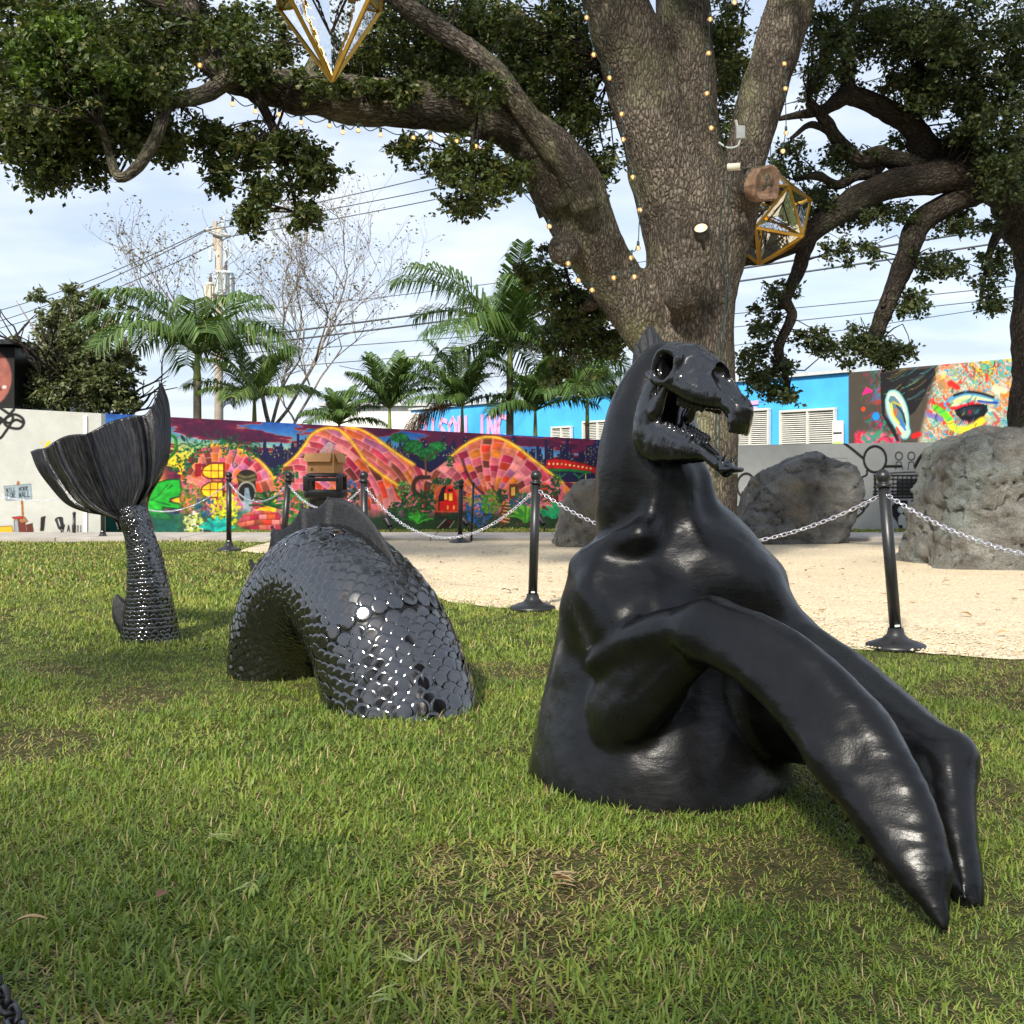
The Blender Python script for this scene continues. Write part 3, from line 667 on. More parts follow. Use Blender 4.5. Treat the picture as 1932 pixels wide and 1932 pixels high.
# right half: umbrella tree, door, stairs, shrubs, train bridge
for c0, r in (((420, 145), (17, 9)), ((520, 210), (20, 13)), ((700, 215), (17, 11)), ((625, 270), (19, 13))):
    cc = cB([c0])[0]; cv.ell(cc, r, (20, 92, 54)); cv.leaves(cc, 40, (r[0] * 0.9, r[1] * 0.8), 3.0, [(30, 122, 68), (22, 104, 60), (46, 142, 82)], rg)
cv.stroke(cB([(425, 170), (440, 230), (520, 270), (600, 300)]), 1.8, (60, 40, 36)); cv.stroke(cB([(700, 240), (650, 290), (620, 330), (620, 430)]), 2.6, (88, 62, 48)); cv.stroke(cB([(610, 300), (615, 360), (618, 430)]), 3, (120, 90, 66))
cv.stroke(cB([(640, 440), (560, 445), (525, 500), (545, 560), (620, 590)]), 8, (74, 50, 44), 1.5)
dl = np.clip((V - (955 - 10 * cv.n(0.04, 3, 8))) / 16, 0, 1) * (U > 690); cv.blend(dl * 0.9, (30, 66, 46))
mk = cv.inside(cB([(680, 700), (690, 560), (740, 500), (800, 490), (860, 530), (870, 700)])); cv.blend(mk * 1.0, (196, 100, 74))
cv.fill(cB([(712, 690), (712, 580), (735, 520), (770, 495), (770, 690)]), (40, 20, 26))
cv.fill(cB([(718, 690), (720, 620), (755, 615), (755, 560), (770, 515), (800, 505), (835, 540), (850, 600), (850, 690)]), (206, 34, 34))
for q in ([(755, 560), (775, 560), (775, 605), (755, 605)], [(790, 560), (815, 560), (815, 612), (790, 612)]): cv.fill(cB(q), (240, 206, 96))
cv.fill(cB([(782, 525), (818, 525), (818, 545), (782, 545)]), (90, 14, 20))
for x in (780, 826): cv.ell(cB([(x, 665)])[0], (2, 4.5), (236, 190, 100))
cv.fill(cB([(700, 820), (750, 755), (830, 760), (800, 820)]), (66, 46, 38)); cv.stroke(cB([(705, 815), (765, 752)]), 1.8, (196, 190, 180), smooth=False); cv.stroke(cB([(795, 815), (828, 765)]), 1.8, (196, 190, 180), smooth=False)
cv.fill(cB([(1240, 600), (1240, 490), (1310, 490), (1315, 600)]), (118, 76, 50)); cv.fill(cB([(1254, 575), (1254, 515), (1280, 512), (1280, 575)]), (236, 200, 110)); cv.stroke(cB([(1267, 515), (1267, 575)]), 1.2, (118, 76, 50), smooth=False)
cv.fill(cB([(1160, 780), (1170, 700), (1210, 620), (1270, 640), (1260, 710), (1230, 780)]), (110, 74, 52))
for k in range(6): cv.stroke(cB([(1172 + k * 8, 760 - k * 24), (1235 + k * 5, 775 - k * 26)]), 2.2, (214, 180, 140), smooth=False)
for k in range(8): cv.stroke(cB([(1085 + k * 6, 480 + k * 8), (1110 + k * 8, 510 + k * 11)]), 1.0, (90, 40, 40), smooth=False)
for c0, n, r, s_, cols in (((450, 530), 60, (14, 16), 3, [(60, 130, 80), (40, 110, 80), (150, 180, 90)]), ((380, 690), 60, (12, 18), 3.4, [(20, 66, 40), (30, 84, 46)]), ((560, 640), 130, (34, 26), 4, [(40, 90, 50), (60, 110, 56), (30, 72, 46)]), ((740, 470), 60, (18, 7), 2.4, DG), ((660, 540), 30, (6, 18), 2.4, DG), ((850, 500), 24, (8, 8), 2.4, DG), ((800, 320), 30, (8, 10), 2.4, DG), ((1010, 690), 150, (24, 30), 3.2, [(34, 92, 160), (52, 122, 190), (40, 106, 150)]), ((1100, 620), 90, (20, 22), 3.4, [(120, 160, 50), (90, 140, 56), (70, 120, 50)]), ((1180, 580), 40, (12, 12), 3, [(40, 80, 60)]), ((1330, 640), 90, (22, 22), 3.4, [(30, 100, 100), (40, 120, 96), (52, 90, 120)]), ((1590, 480), 60, (10, 24), 2.6, DG), ((1500, 560), 60, (20, 16), 3, [(60, 60, 56), (40, 90, 60)])):
    cv.leaves(cB([c0])[0], n, r, s_, cols, rg, 0.95)
cv.blades(cB([(560, 780)])[0], 30, 26, 2.4, [(60, 150, 60), (90, 176, 70), (40, 112, 50)], rg)
cv.blades(cB([(1360, 770)])[0], 22, 34, 4, [(96, 160, 60), (70, 140, 56), (130, 180, 80)], rg)
cv.blades(cB([(1570, 740)])[0], 22, 32, 4, [(40, 150, 110), (60, 170, 120)], rg); cv.blades(cB([(950, 650)])[0], 16, 22, 2, [(200, 180, 110), (160, 150, 90)], rg)
cv.leaves(cB([(1100, 780)])[0], 50, (90, 10), 1.2, [(200, 50, 70), (220, 80, 60)], rg)
cv.fill(cB([(1510, 370), (1520, 310), (1620, 305), (1800, 340), (1880, 370), (1880, 410), (1700, 385), (1540, 380)]), (186, 30, 34))
cv.stroke(cB([(1520, 308), (1620, 304), (1800, 338), (1890, 368)]), 1.6, (120, 20, 26))
for k in range(11): x = 1530 + k * 31; y = 332 + max(0, (k - 3)) * 5; cv.fill(cB([(x, y), (x + 12, y), (x + 12, y + 14), (x, y + 14)]), (240, 210, 150))
cv.stroke(cB([(1545, 385), (1700, 388), (1840, 405)]), 5, (24, 122, 66), 1)
for x in (1620, 1760): cv.stroke(cB([(x - 40, 410), (x, 440), (x, 470)]), 2, (30, 140, 76), smooth=False); cv.stroke(cB([(x + 40, 410), (x, 440)]), 2, (30, 140, 76), smooth=False)
# brushwork and overall weathering
cv.C = np.clip(cv.C * (0.97 + 0.10 * cv.n(0.12, 3, 1))[..., None], 0, 1)
gm = cv.C.mean(-1, keepdims=True); cv.C = np.clip(gm + (cv.C - gm) * 1.12, 0, 1) ** 1.28          # deep, saturated spray paint
A_, B_ = G(186, 1006), G(1330, 995)
zl = P(186, 779.6, A_[1])[2]; zr = P(1330, 840, B_[1])[2]
mw = thing('mural_wall', 'long low wall with a brightly painted mural of pink brick hills and a night skyline', 'wall', (A_[0], A_[1], 0))
painted_face('mural_painting', A_, B_, zl, zr, -0.02, cv, 900, 205, mw); wall_block('wall_body', A_, B_, zl, zr, -0.05, 0.2, plain('purple_wall_top', (0.10, 0.035, 0.075), 0.7), mw)

# ---------------------------------------------------------------- white wall at the left
def cE(pts): return [(x * 0.20425, 647.1 + y * 0.20425) for x, y in pts]
wv_ = Canvas(-330, 200, 740, 1030, 0.8, (190, 191, 184))
wv_.C *= (1 + 0.012 * wv_.n(0.03, 3, 2))[..., None]
BK = (20, 20, 20)
for l in ([(-60, 560), (60, 640), (120, 700), (30, 850), (0, 880)], [(130, 615), (70, 680), (0, 740), (-80, 770)], [(60, 690), (130, 660), (200, 690), (220, 740), (180, 790), (90, 780), (40, 740), (60, 690)], [(0, 690), (80, 740), (150, 710), (220, 740)], [(-120, 700), (-60, 800), (0, 730), (-40, 660)]):
    wv_.stroke(cE(l), 5.0, BK, 0.7)
wv_.fill(cE([(370, 915), (395, 910), (400, 920), (375, 925)]), (228, 190, 40)); wv_.fill(cE([(405, 965), (440, 905), (470, 905), (440, 970)]), (232, 196, 46))
# painted placard
wv_.fill(cE([(190, 1440), (212, 1440), (226, 1620), (204, 1620)]), (150, 96, 46)); wv_.ell(cE([(168, 1300)])[0], (3, 5), (150, 96, 46))
pl_ = cE([(38, 1325), (284, 1302), (295, 1440), (58, 1455)]); wv_.fill(pl_, (150, 166, 176)); wv_.stroke(pl_ + pl_[:1], 1.2, (90, 104, 112), 0.5, smooth=False)
GL = {'W': [[(0, 0), (.25, 1), (.5, .35), (.75, 1), (1, 0)]], 'I': [[(.5, 0), (.5, 1)]], 'L': [[(0, 0), (0, 1), (.9, 1)]], 'O': [[(.5, 0), (0, .3), (.05, .8), (.5, 1), (.95, .75), (.95, .25), (.5, 0)]], 'R': [[(0, 1), (0, 0), (.8, .1), (.85, .4), (0, .55), (1, 1)]], 'K': [[(0, 0), (0, 1)], [(.9, 0), (0, .55), (.9, 1)]], 'F': [[(.9, 0), (0, 0), (0, 1)], [(0, .5), (.7, .5)]], 'A': [[(0, 1), (.5, 0), (1, 1)], [(.2, .65), (.8, .65)]], '7': [[(0, 0), (1, 0), (.4, 1)]], 'U': [[(0, 0), (0, 1), (1, 1), (1, 0)]],
      'N': [[(0, 1), (0, 0), (1, 1), (1, 0)]], 'C': [[(1, .1), (.4, 0), (0, .4), (.1, .85), (.5, 1), (1, .9)]], 'P': [[(0, 1), (0, 0), (.9, .1), (.9, .45), (0, .55)]], 'S': [[(1, .1), (.3, 0), (.1, .3), (.9, .65), (.8, 1), (0, .95)]], 'E': [[(1, 0), (0, 0), (0, 1), (1, 1)], [(0, .5), (.8, .5)]]}
def letters(cvs, txt, x0, y0, x1, y1, h0, h1, w, col, conv, soft=0.4, gap=0.25):
    n = len(txt); 
    for i, ch in enumerate(txt):
        if ch == ' ': continue
        for st in GL[ch]:
            pts = []
            for gx, gy in st:
                k = (i + gx * (1 - gap)) / n; X = x0 + (x1 - x0) * k; Y = y0 + (y1 - y0) * k; H = h0 + (h1 - h0) * k; pts.append((X, Y + gy * H))
            cvs.stroke(conv(pts), w, col, soft, smooth=False)
letters(wv_, 'WILL WORK', 58, 1340, 268, 1322, 36, 38, 1.2, (40, 46, 52), cE); letters(wv_, 'FOR WALL', 66, 1386, 284, 1368, 46, 52, 1.4, (40, 46, 52), cE)
# boxes painted beneath it and small letters
for q, col in (([(130, 1640), (170, 1630), (178, 1755), (136, 1765)], (150, 158, 164)), ([(165, 1640), (230, 1625), (245, 1750), (180, 1760)], (112, 50, 36)), ([(170, 1630), (230, 1608), (260, 1650), (190, 1665)], (160, 110, 70)), ([(245, 1680), (300, 1665), (310, 1750), (252, 1762)], (96, 44, 32)), ([(110, 1610), (200, 1600), (210, 1622), (130, 1628)], (190, 40, 44)), ([(-80, 1700), (110, 1690), (128, 1765), (-80, 1775)], (236, 178, 44)), ([(380, 1610), (420, 1600), (405, 1735), (372, 1735)], (26, 24, 24))):
    wv_.fill(cE(q), col); wv_.stroke(cE(q + q[:1]), 0.9, (60, 30, 20), 0.4, smooth=False)
letters(wv_, '7AUU', 570, 1680, 770, 1690, 70, 70, 2.0, (40, 36, 34), cE, gap=0.45)
wv_.C[:, :] = np.clip(wv_.C, 0, 1)
A_, B_ = G(-330, 1012), G(191, 1009); zl = P(-330, 752, A_[1])[2]; zr = P(191, 780, B_[1])[2]
ww = thing('white_wall', 'white wall painted with a small will work for wall placard and black loops', 'wall', (B_[0], B_[1], 0))
painted_face('painted_face', A_, B_, zl, zr, -0.02, wv_, 400, 210, ww); wall_block('wall_body', A_, B_, zl, zr, -0.05, 0.3, M['white'], ww)
q = G(163, 1009); wl = MB().box((q[0], q[1] - 0.03, 0.98), (0.06, 0.05, 1.98), bev=0.006); wl.build('pilaster_strip', M['white'], ww)

# ---------------------------------------------------------------- grey wall at the right with black line figures
def cD(pts): return [(1373.2 + x * 0.20425, 820.8 + y * 0.20425) for x, y in pts]
gv = Canvas(1180, 2120, 815, 1025, 0.8, (158, 160, 158)); gv.C *= (1 + 0.02 * gv.n(0.015, 4, 2))[..., None]
gv.ell(cD([(1360, 225)])[0], (21, 24.5), BK, ring=4.2)
for l, w in (([(1075, 75), (1160, 140), (1250, 215)], 5), ([(1285, 330), (1280, 370), (1200, 410), (1165, 455), (1150, 520), (1200, 590), (1260, 610), (1340, 600)], 3.4), ([(1450, 290), (1560, 290), (1600, 290)], 5), ([(1730, 290), (1790, 190), (1890, 120), (1960, 60)], 6), ([(1410, 335), (1410, 380)], 3), ([(1150, 640), (1200, 630), (1260, 690), (1180, 770), (1175, 800)], 3.4), ([(1200, 620), (1240, 690), (1300, 640), (1250, 600)], 2.6), ([(1340, 580), (1860, 575)], 4), ([(1340, 545), (1860, 560)], 1.6)):
    gv.stroke(cD(l), w, BK, 0.6)
gv.ell(cD([(170, 470)])[0], (17, 23), BK, ring=3.4)
for x in (1580, 1695, 1830):
    gv.ell(cD([(x, 195)])[0], (6.5, 7.5), BK, ring=1.8); gv.stroke(cD([(x - 30, 315), (x - 22, 250), (x + 20, 250), (x + 34, 315)]), 1.4, BK, smooth=False)
for x in range(1360, 1870, 42): gv.stroke(cD([(x, 375), (x + rg.uniform(-6, 6), 560)]), rg.uniform(1.6, 4.5), BK, 0.5, smooth=False)
for y in range(375, 560, 36): gv.stroke(cD([(1350, y + rg.uniform(-5, 5)), (1860, y + rg.uniform(-5, 5))]), rg.uniform(1.6, 4.5), BK, 0.5, smooth=False)
gv.fill(cD([(1560, 420), (1700, 410), (1800, 400), (1800, 560), (1560, 560)]), BK, 0.75)
gv.stroke(cD([(1350, 375), (1540, 350), (1860, 340)]), 2, BK)
gv.fill(cD([(1515, 740), (1510, 660), (1560, 605), (1660, 605), (1672, 740), (1672, 900), (1600, 900), (1560, 800)]), BK); gv.fill(cD([(1690, 605), (1850, 605), (1850, 900), (1712, 900)]), BK)
LG = (176, 178, 176)
gv.ell(cD([(1600, 690)])[0], (6.6, 6.6), LG); gv.fill(cD([(1575, 760), (1600, 725), (1640, 745), (1640, 830), (1575, 830)]), LG); gv.fill(cD([(1612, 740), (1710, 740), (1710, 870), (1612, 870)]), LG); gv.ell(cD([(1755, 670)])[0], (5.6, 6.4), LG); gv.fill(cD([(1735, 705), (1775, 705), (1785, 800), (1735, 800)]), LG)
gv.stroke(cD([(930, 215), (1100, 215)]), 1.4, (120, 122, 122), 0.5, smooth=False); gv.stroke(cD([(1100, 215), (1102, 330)]), 1.0, (130, 132, 132), 0.5, smooth=False)
gv.stroke(cD([(1500, 620), (1510, 760), (1525, 870)]), 2, BK)
A_, B_ = G(1180, 1000), G(2120, 1003); zl = P(1180, 842, A_[1])[2]; zr = P(2120, 828, B_[1])[2]
gw = thing('grey_wall', 'plain grey wall with black line drawings of figures behind the boulders', 'wall', (B_[0] - 3, B_[1], 0))
A_[1] += 0.35; B_[1] += 0.35
painted_face('painted_face', A_, B_, zl, zr, -0.02, gv, 640, 140, gw); wall_block('wall_body', A_, B_, zl, zr, -0.05, 0.2, plain('grey_wall_paint', (0.33, 0.335, 0.33), 0.85), gw)
# ---------------------------------------------------------------- blue building with louvres and face-mural building
ZB = 3.55
def bw_pt(u):                                     # point on the long facade line seen at column u
    a = np.array([(781 - CU) / F * 46, 46.0]); b = np.array([(1600 - CU) / F * 29, 29.0]); s = (u - CU) / F
    d = b - a; t_ = (s * a[1] - a[0]) / (d[0] - s * d[1]); return a + d * t_
def wallz(u, v): return HC + (CV - v) / F * bw_pt(u)[1]
bb = thing('blue_building', 'long sky blue building with pale louvred openings behind the palms', 'building', (*bw_pt(1500), 0))
a, b = bw_pt(775), bw_pt(1600)
fd = np.array([*(b - a), 0]); fd /= np.linalg.norm(fd); fn = np.array([fd[1], -fd[0], 0.0]);
if fn[1] > 0: fn = -fn
wall_block('facade', a, b, ZB, ZB, 0, 5.0, M['blue'], bb)
def on_wall(u, z, off=0.0): q = bw_pt(u); return np.array([q[0], q[1], z]) + fn * off
def wall_quad(name, u0, u1, z0, z1, off, mat, parent, th=0.03):
    c = (on_wall(u0, z0) + on_wall(u1, z1)) / 2 + fn * off; L = np.linalg.norm(on_wall(u0, 0) - on_wall(u1, 0))
    R = np.stack([fd, -fn, [0, 0, 1]], 1); return MB().box(c, (L, th, z1 - z0), R).build(name, mat, parent)
R = np.stack([fd, -fn, [0, 0, 1]], 1)
for k, (u0, u1, vt) in enumerate(((1046, 1082, 806), (1105, 1160, 795), (1175, 1240, 790), (1260, 1360, 785), (1385, 1455, 774), (1478, 1580, 774))):
    z1 = 1.0 + (CV - vt) / F * bw_pt((u0 + u1) / 2)[1]; z0 = 1.1
    L = np.linalg.norm(on_wall(u0, 0) - on_wall(u1, 0)); c = (on_wall(u0, 0) + on_wall(u1, 0)) / 2
    lv = wall_quad('louvre_back', u0, u1, z0, z1, 0.02, plain('louvre_shadow', (0.05, 0.05, 0.05), 0.9), bb)  # dark backing whose colour stands for the shade between slats
    sb = MB(); n = int((z1 - z0) / 0.052)
    ax = math.radians(38); Rx = np.array([[1, 0, 0], [0, math.cos(ax), -math.sin(ax)], [0, math.sin(ax), math.cos(ax)]])
    for i in range(n): sb.box(c + fn * 0.075 + np.array([0, 0, z0 + (i + 0.5) * (z1 - z0) / n]), (L - 0.04, 0.062, 0.006), R @ Rx)
    o = sb.build('louvre_slats', M['louvre'], lv); o['kind'] = 'stuff'
    fb = MB()
    for z in (z0, z1): fb.box(c + fn * 0.09 + np.array([0, 0, z]), (L + 0.06, 0.1, 0.06), R)
    for uu in np.linspace(u0, u1, 3): q = on_wall(uu, 0) + fn * 0.092; fb.box(q + np.array([0, 0, (z0 + z1) / 2]), (0.05, 0.1, z1 - z0 - 0.07), R)
    fb.build('louvre_frame', M['louvre'], lv)
# roof edge, painted white corner and pink sign lettering
MB().box((on_wall(775, 0) + on_wall(1600, 0)) / 2 + np.array([0, 0, ZB + 0.04]) + fn * -0.05, (np.linalg.norm(b - a) + 0.1, 0.3, 0.075), R).build('roof_edge', plain('roof_edge_pale', (0.55, 0.56, 0.55), 0.7), bb)
wall_quad('white_corner', 776, 792, 0.2, ZB - 0.1, 0.03, M['white'], bb)
pink = plain('pink_sign_paint', rgb(236, 168, 206), 0.7, 0.1)
def sign(txt, u0, u1, z0, z1, w, name):
    n = len(txt)
    for i, ch in enumerate(txt):
        if ch == ' ': continue
        sb = MB()
        for st in GL[ch]:
            pts = [on_wall(u0 + (u1 - u0) * (i + gx * 0.7) / n, z1 - gy * (z1 - z0), 0.02) for gx, gy in st]
            for p_, q_ in zip(pts[:-1], pts[1:]):
                d_ = q_ - p_; L = np.linalg.norm(d_); d_ /= L; sd = np.cross(fn, d_); h = w / 2
                sb.add([p_ - d_ * h + sd * h, q_ + d_ * h + sd * h, q_ + d_ * h - sd * h, p_ - d_ * h - sd * h, p_ - d_ * h + sd * h + fn * .02, q_ + d_ * h + sd * h + fn * .02, q_ + d_ * h - sd * h + fn * .02, p_ - d_ * h - sd * h + fn * .02], [[0, 1, 2, 3], [7, 6, 5, 4], [0, 4, 5, 1], [1, 5, 6, 2], [2, 6, 7, 3], [3, 7, 4, 0]])
        sb.build(name, pink, bb)
sign('PISON INC', 793, 960, 2.25, 3.1, 0.16, 'sign_letter')
sign('SE', 1396, 1436, 2.62, 2.95, 0.10, 'sign_letter')
pb2 = wall_quad('notice_board', 1577, 1597, 1.45, 2.35, 0.12, M['white'], bb, 0.04)
wall_quad('notice_print', 1579, 1595, 1.55, 1.82, 0.145, plain('lime_print', rgb(190, 226, 110), 0.6), pb2, 0.006); wall_quad('notice_bar', 1579, 1595, 2.02, 2.06, 0.145, M['blackpaint'], pb2, 0.006)

# face mural building
def cC(pts): return [(1594.2 + x * 0.17483, 670.8 + y * 0.17483) for x, y in pts]
fv = Canvas(1596, 2120, 655, 850, 0.8, (98, 92, 84)); rg = np.random.default_rng(21)
FU = fv.U; FV = fv.V
MIX = [(64, 176, 180), (226, 60, 66), (240, 224, 60), (96, 200, 90), (236, 120, 50), (170, 140, 190), (60, 150, 210), (230, 100, 150), (236, 226, 200), (120, 190, 170), (160, 130, 100)]
face = np.clip((FU - 1745 + 0.25 * (FV - 770)) / 12, 0, 1); fv.blend(face, (206, 196, 176))
def dabs(n, u0, u1, v0, v1, L, w, pal, a=0.8, ang=None):
    for _ in range(n):
        x, y = rg.uniform(u0, u1), rg.uniform(v0, v1); t_ = rg.uniform(0, 3.14) if ang is None else ang + rg.normal(0, 0.35); l = L * rg.uniform(0.5, 1.3); k = rg.uniform(-0.5, 0.5)
        fv.stroke([(x, y), (x + math.cos(t_) * l * 0.5, y + math.sin(t_) * l * 0.5), (x + math.cos(t_ + k) * l, y + math.sin(t_ + k) * l)], w * rg.uniform(0.4, 1.3), pal[rg.integers(len(pal))], 1.1, a * rg.uniform(0.6, 1.0))
def smear(mask, pal, sc, seed, a=0.85):
    w1 = fv.n(0.06, 3, seed); q = fbm(np.stack([FU * sc + w1 * 0.8, FV * sc * 1.3 + w1, FU * 0 + seed + 5], -1), 3); q = np.clip((q + 0.75) / 1.5, 0, 0.999); pal = np.array(pal) / 255.0; x = q * (len(pal) - 1); i = x.astype(int); f_ = np.clip((x - i - 0.35) / 0.3, 0, 1)[..., None]
    fv.blend(mask * a, pal[i] * (1 - f_) + pal[np.minimum(i + 1, len(pal) - 1)] * f_)
smear(face, [(206, 80, 70), (222, 206, 176), (110, 186, 186), (226, 216, 200), (170, 150, 120), (226, 150, 100), (214, 210, 200), (80, 160, 190), (200, 196, 190), (140, 190, 150), (196, 100, 110)], 0.035, 3.0, 0.9)
top_ = face * np.clip((722 - FV) / 20, 0, 1) * np.clip((FU - 1800) / 30, 0, 1); smear(top_, [(90, 190, 190), (214, 70, 60), (226, 220, 200), (70, 160, 200), (236, 214, 80), (160, 60, 50), (120, 200, 170)], 0.05, 9.0, 0.8)
smear(np.clip((1715 - FU) / 20, 0, 1) * np.clip((FU - 1625) / 30, 0, 1) * np.clip(fv.n(0.04, 3, 4) * 3 + 0.5, 0, 1), [(90, 86, 80), (72, 160, 150), (98, 92, 84), (200, 70, 130), (98, 92, 84), (90, 140, 190), (180, 90, 80)], 0.06, 6.0, 0.8)
smear(np.clip((FV - 812 + 6 * fv.n(0.08, 2, 2)) / 8, 0, 1) * (FU < 1700) * (FU > 1612), [(98, 92, 84), (226, 90, 130), (200, 70, 80), (236, 140, 170), (98, 160, 130)], 0.07, 1.0, 0.9)
dabs(170, 1745, 2120, 670, 835, 10, 2.6, MIX, 0.75); dabs(70, 1830, 2120, 665, 730, 12, 3, [(64, 176, 180), (226, 60, 66), (240, 224, 60), (236, 226, 214), (150, 60, 50), (90, 190, 200)], 0.8)
dabs(60, 1625, 1710, 700, 835, 10, 1.8, [(64, 176, 160), (226, 60, 130), (60, 150, 210), (170, 140, 190), (200, 70, 70), (110, 130, 90)], 0.8)
fv.fill(cC([(180, 430), (230, 340), (305, 385)]), (232, 70, 150)); fv.ell(cC([(198, 577)])[0], (4, 4), (240, 100, 50)); fv.ell(cC([(335, 655)])[0], (7, 8), (70, 160, 220))
# dark hair
fv.fill(cC([(380, 185), (960, 135), (980, 200), (900, 320), (850, 450), (760, 600), (700, 650), (640, 480), (560, 380), (480, 370), (430, 460), (430, 640), (520, 760), (590, 920), (560, 930), (400, 640), (385, 400)]), (46, 44, 46))
for _ in range(46):
    x, y = rg.uniform(400, 820), rg.uniform(200, 520); fv.stroke(cC([(x, y), (x + 90, y - 30), (x + 190, y - 110)]), rg.uniform(0.6, 1.4), [(130, 130, 124), (90, 170, 180), (24, 24, 26), (170, 160, 90), (60, 60, 64)][rg.integers(5)], 0.5, 0.8)
# ear
ear = cC([(440, 480), (470, 395), (530, 375), (590, 410), (650, 510), (680, 620), (690, 760), (705, 830), (670, 890), (620, 890), (560, 800), (490, 690), (450, 590)])
fv.fill(ear, (206, 224, 206)); fv.stroke(ear + ear[:1], 2.5, (150, 206, 214), 0.8)
fv.fill(cC([(470, 480), (490, 435), (540, 440), (600, 520), (640, 620), (665, 740), (640, 800), (580, 740), (520, 640)]), (120, 150, 160))
for l, w, col in (([(500, 520), (520, 640), (580, 730)], 4, (226, 214, 110)), ([(560, 540), (620, 620), (650, 720)], 3, (40, 60, 80)), ([(520, 500), (600, 540)], 3, (216, 196, 80)), ([(600, 700), (650, 800)], 4, (90, 140, 210)), ([(560, 780), (600, 850)], 4, (220, 80, 70)), ([(470, 430), (520, 420), (600, 500), (640, 600)], 2.4, (250, 250, 240)), ([(550, 580), (545, 640)], 4, (226, 120, 70))): fv.stroke(cC(l), w, col, 0.8)
# brow, lid, closed eye, lashes
for l, w, col in (([(1090, 530), (1160, 460), (1280, 410), (1420, 420), (1560, 470), (1640, 500)], 9, (120, 176, 206)), ([(1140, 545), (1220, 480), (1330, 450), (1460, 470), (1580, 500)], 8, (226, 232, 190)), ([(1110, 520), (1160, 570), (1280, 545), (1380, 510)], 6, (210, 56, 80)), ([(1180, 430), (1300, 395), (1450, 405), (1600, 450)], 4.5, (44, 36, 40)), ([(1440, 490), (1540, 505), (1640, 510)], 4, (40, 80, 170))): fv.stroke(cC(l), w, col, 1.2)
eye = cC([(1180, 590), (1300, 540), (1440, 520), (1535, 530), (1540, 600), (1480, 680), (1380, 725), (1270, 700), (1200, 640)])
fv.fill(eye, (34, 34, 44)); fv.fill(cC([(1230, 600), (1340, 550), (1480, 560), (1450, 630), (1340, 655), (1260, 640)]), (54, 66, 78)); fv.ell(cC([(1345, 610)])[0], (3, 5), (150, 50, 70)); fv.ell(cC([(1400, 600)])[0], (6, 3), (80, 80, 70))
for k in range(16): x = 1215 + k * 17; fv.stroke(cC([(x, 670 + 30 * math.sin(k / 15 * 3.14)), (x + (k - 8) * 4, 720 + 26 * math.sin(k / 15 * 3.14))]), 1.2, [(60, 60, 130), (220, 70, 90), (236, 100, 60), (30, 30, 40)][k % 4], 0.5, smooth=False)
for l, w, col in (([(1090, 640), (1180, 780), (1320, 800), (1480, 700)], 14, (240, 226, 90)), ([(980, 560), (1060, 620), (1120, 680)], 12, (120, 214, 70)), ([(900, 640), (980, 660), (1040, 690)], 9, (150, 140, 196)), ([(1330, 850), (1420, 790)], 8, (238, 140, 60)), ([(1720, 430), (1790, 410)], 10, (240, 150, 70)), ([(1140, 300), (1210, 340)], 12, (226, 66, 60)), ([(1620, 350), (1720, 380)], 12, (240, 230, 200)), ([(740, 870), (800, 850)], 10, (226, 60, 60)), ([(1610, 620), (1660, 700), (1620, 730)], 4, (214, 80, 80))): fv.stroke(cC(l), w, col, 2.0, 0.9)
dabs(60, 1760, 1850, 700, 830, 9, 2.2, [(60, 150, 190), (226, 214, 90), (44, 60, 70), (90, 190, 160)], 0.8, 2.3)
fv.C = np.clip(fv.C, 0, 1); gm = fv.C.mean(-1, keepdims=True); fv.C = np.clip(gm + (fv.C - gm) * 1.2, 0, 1) ** 1.3
fa = bw_pt(1600) ; fb_ = np.array([(2120 - CU) / F * 24.0, 24.0])
fm = thing('face_mural_building', 'flat roofed building painted with a colourful close-up face mural', 'building', (*fa, 0))
painted_face('face_painting', fa + np.array([0.02, -0.02]), fb_, 3.55, 3.6, 0, fv, 440, 150, fm); wall_block('wall_body', fa, fb_, 3.55, 3.6, 0, 6.0, plain('brown_grey_render', (0.12, 0.11, 0.10), 0.85), fm, 0.03)
# far white shed between the palms, dark building with red disc at the far left
ws = thing('white_shed', 'far white low building glimpsed between small palms above the mural', 'building', (-7, 60, 0))
wall_block('wall_body', (-9.5, 58), (-4.2, 58), 4.4, 4.4, 0, 6, M['white'], ws); MB().box((-6.85, 61, 4.5), (5.7, 6.6, 0.16)).build('roof', plain('pale_roof', (0.5, 0.5, 0.5), 0.8), ws)
dv_ = Canvas(-200, 34, 640, 790, 1.0, (24, 22, 24)); dv_.ell((-22, 712), (44, 54), (158, 92, 80)); dv_.ell((-14, 690), (26, 26), (176, 108, 94), 0.7); dv_.ell((-30, 738), (30, 22), (140, 70, 66), 0.8); dv_.C *= (1 + 0.12 * dv_.n(0.06, 4, 3))[..., None]; dv_.ell((8, 730), (4, 3), (236, 232, 226)); dv_.ell((0, 733), (6, 2.5), (90, 40, 40))
da = np.array([(-200 - CU) / F * 24, 24.0]); db = np.array([(27 - CU) / F * 24, 24.0])
bd = thing('black_panel_building', 'black building with a painted red round head at the left edge', 'building', (*db, 0))
painted_face('painted_face', da, db, 1 + (CV - 655) / F * 24, 1 + (CV - 655) / F * 24, 0, dv_, 120, 80, bd); wall_block('wall_body', da, db, 1 + (CV - 655) / F * 24, 1 + (CV - 655) / F * 24, 0, 4, M['blackpaint'], bd, 0.01)
MB().box(((da + db)[0] / 2, 25.9, 1 + (CV - 652) / F * 24 + 0.05), (np.linalg.norm(db - da) + 0.2, 4.4, 0.1)).build('roof_cap', M['blackpaint'], bd)
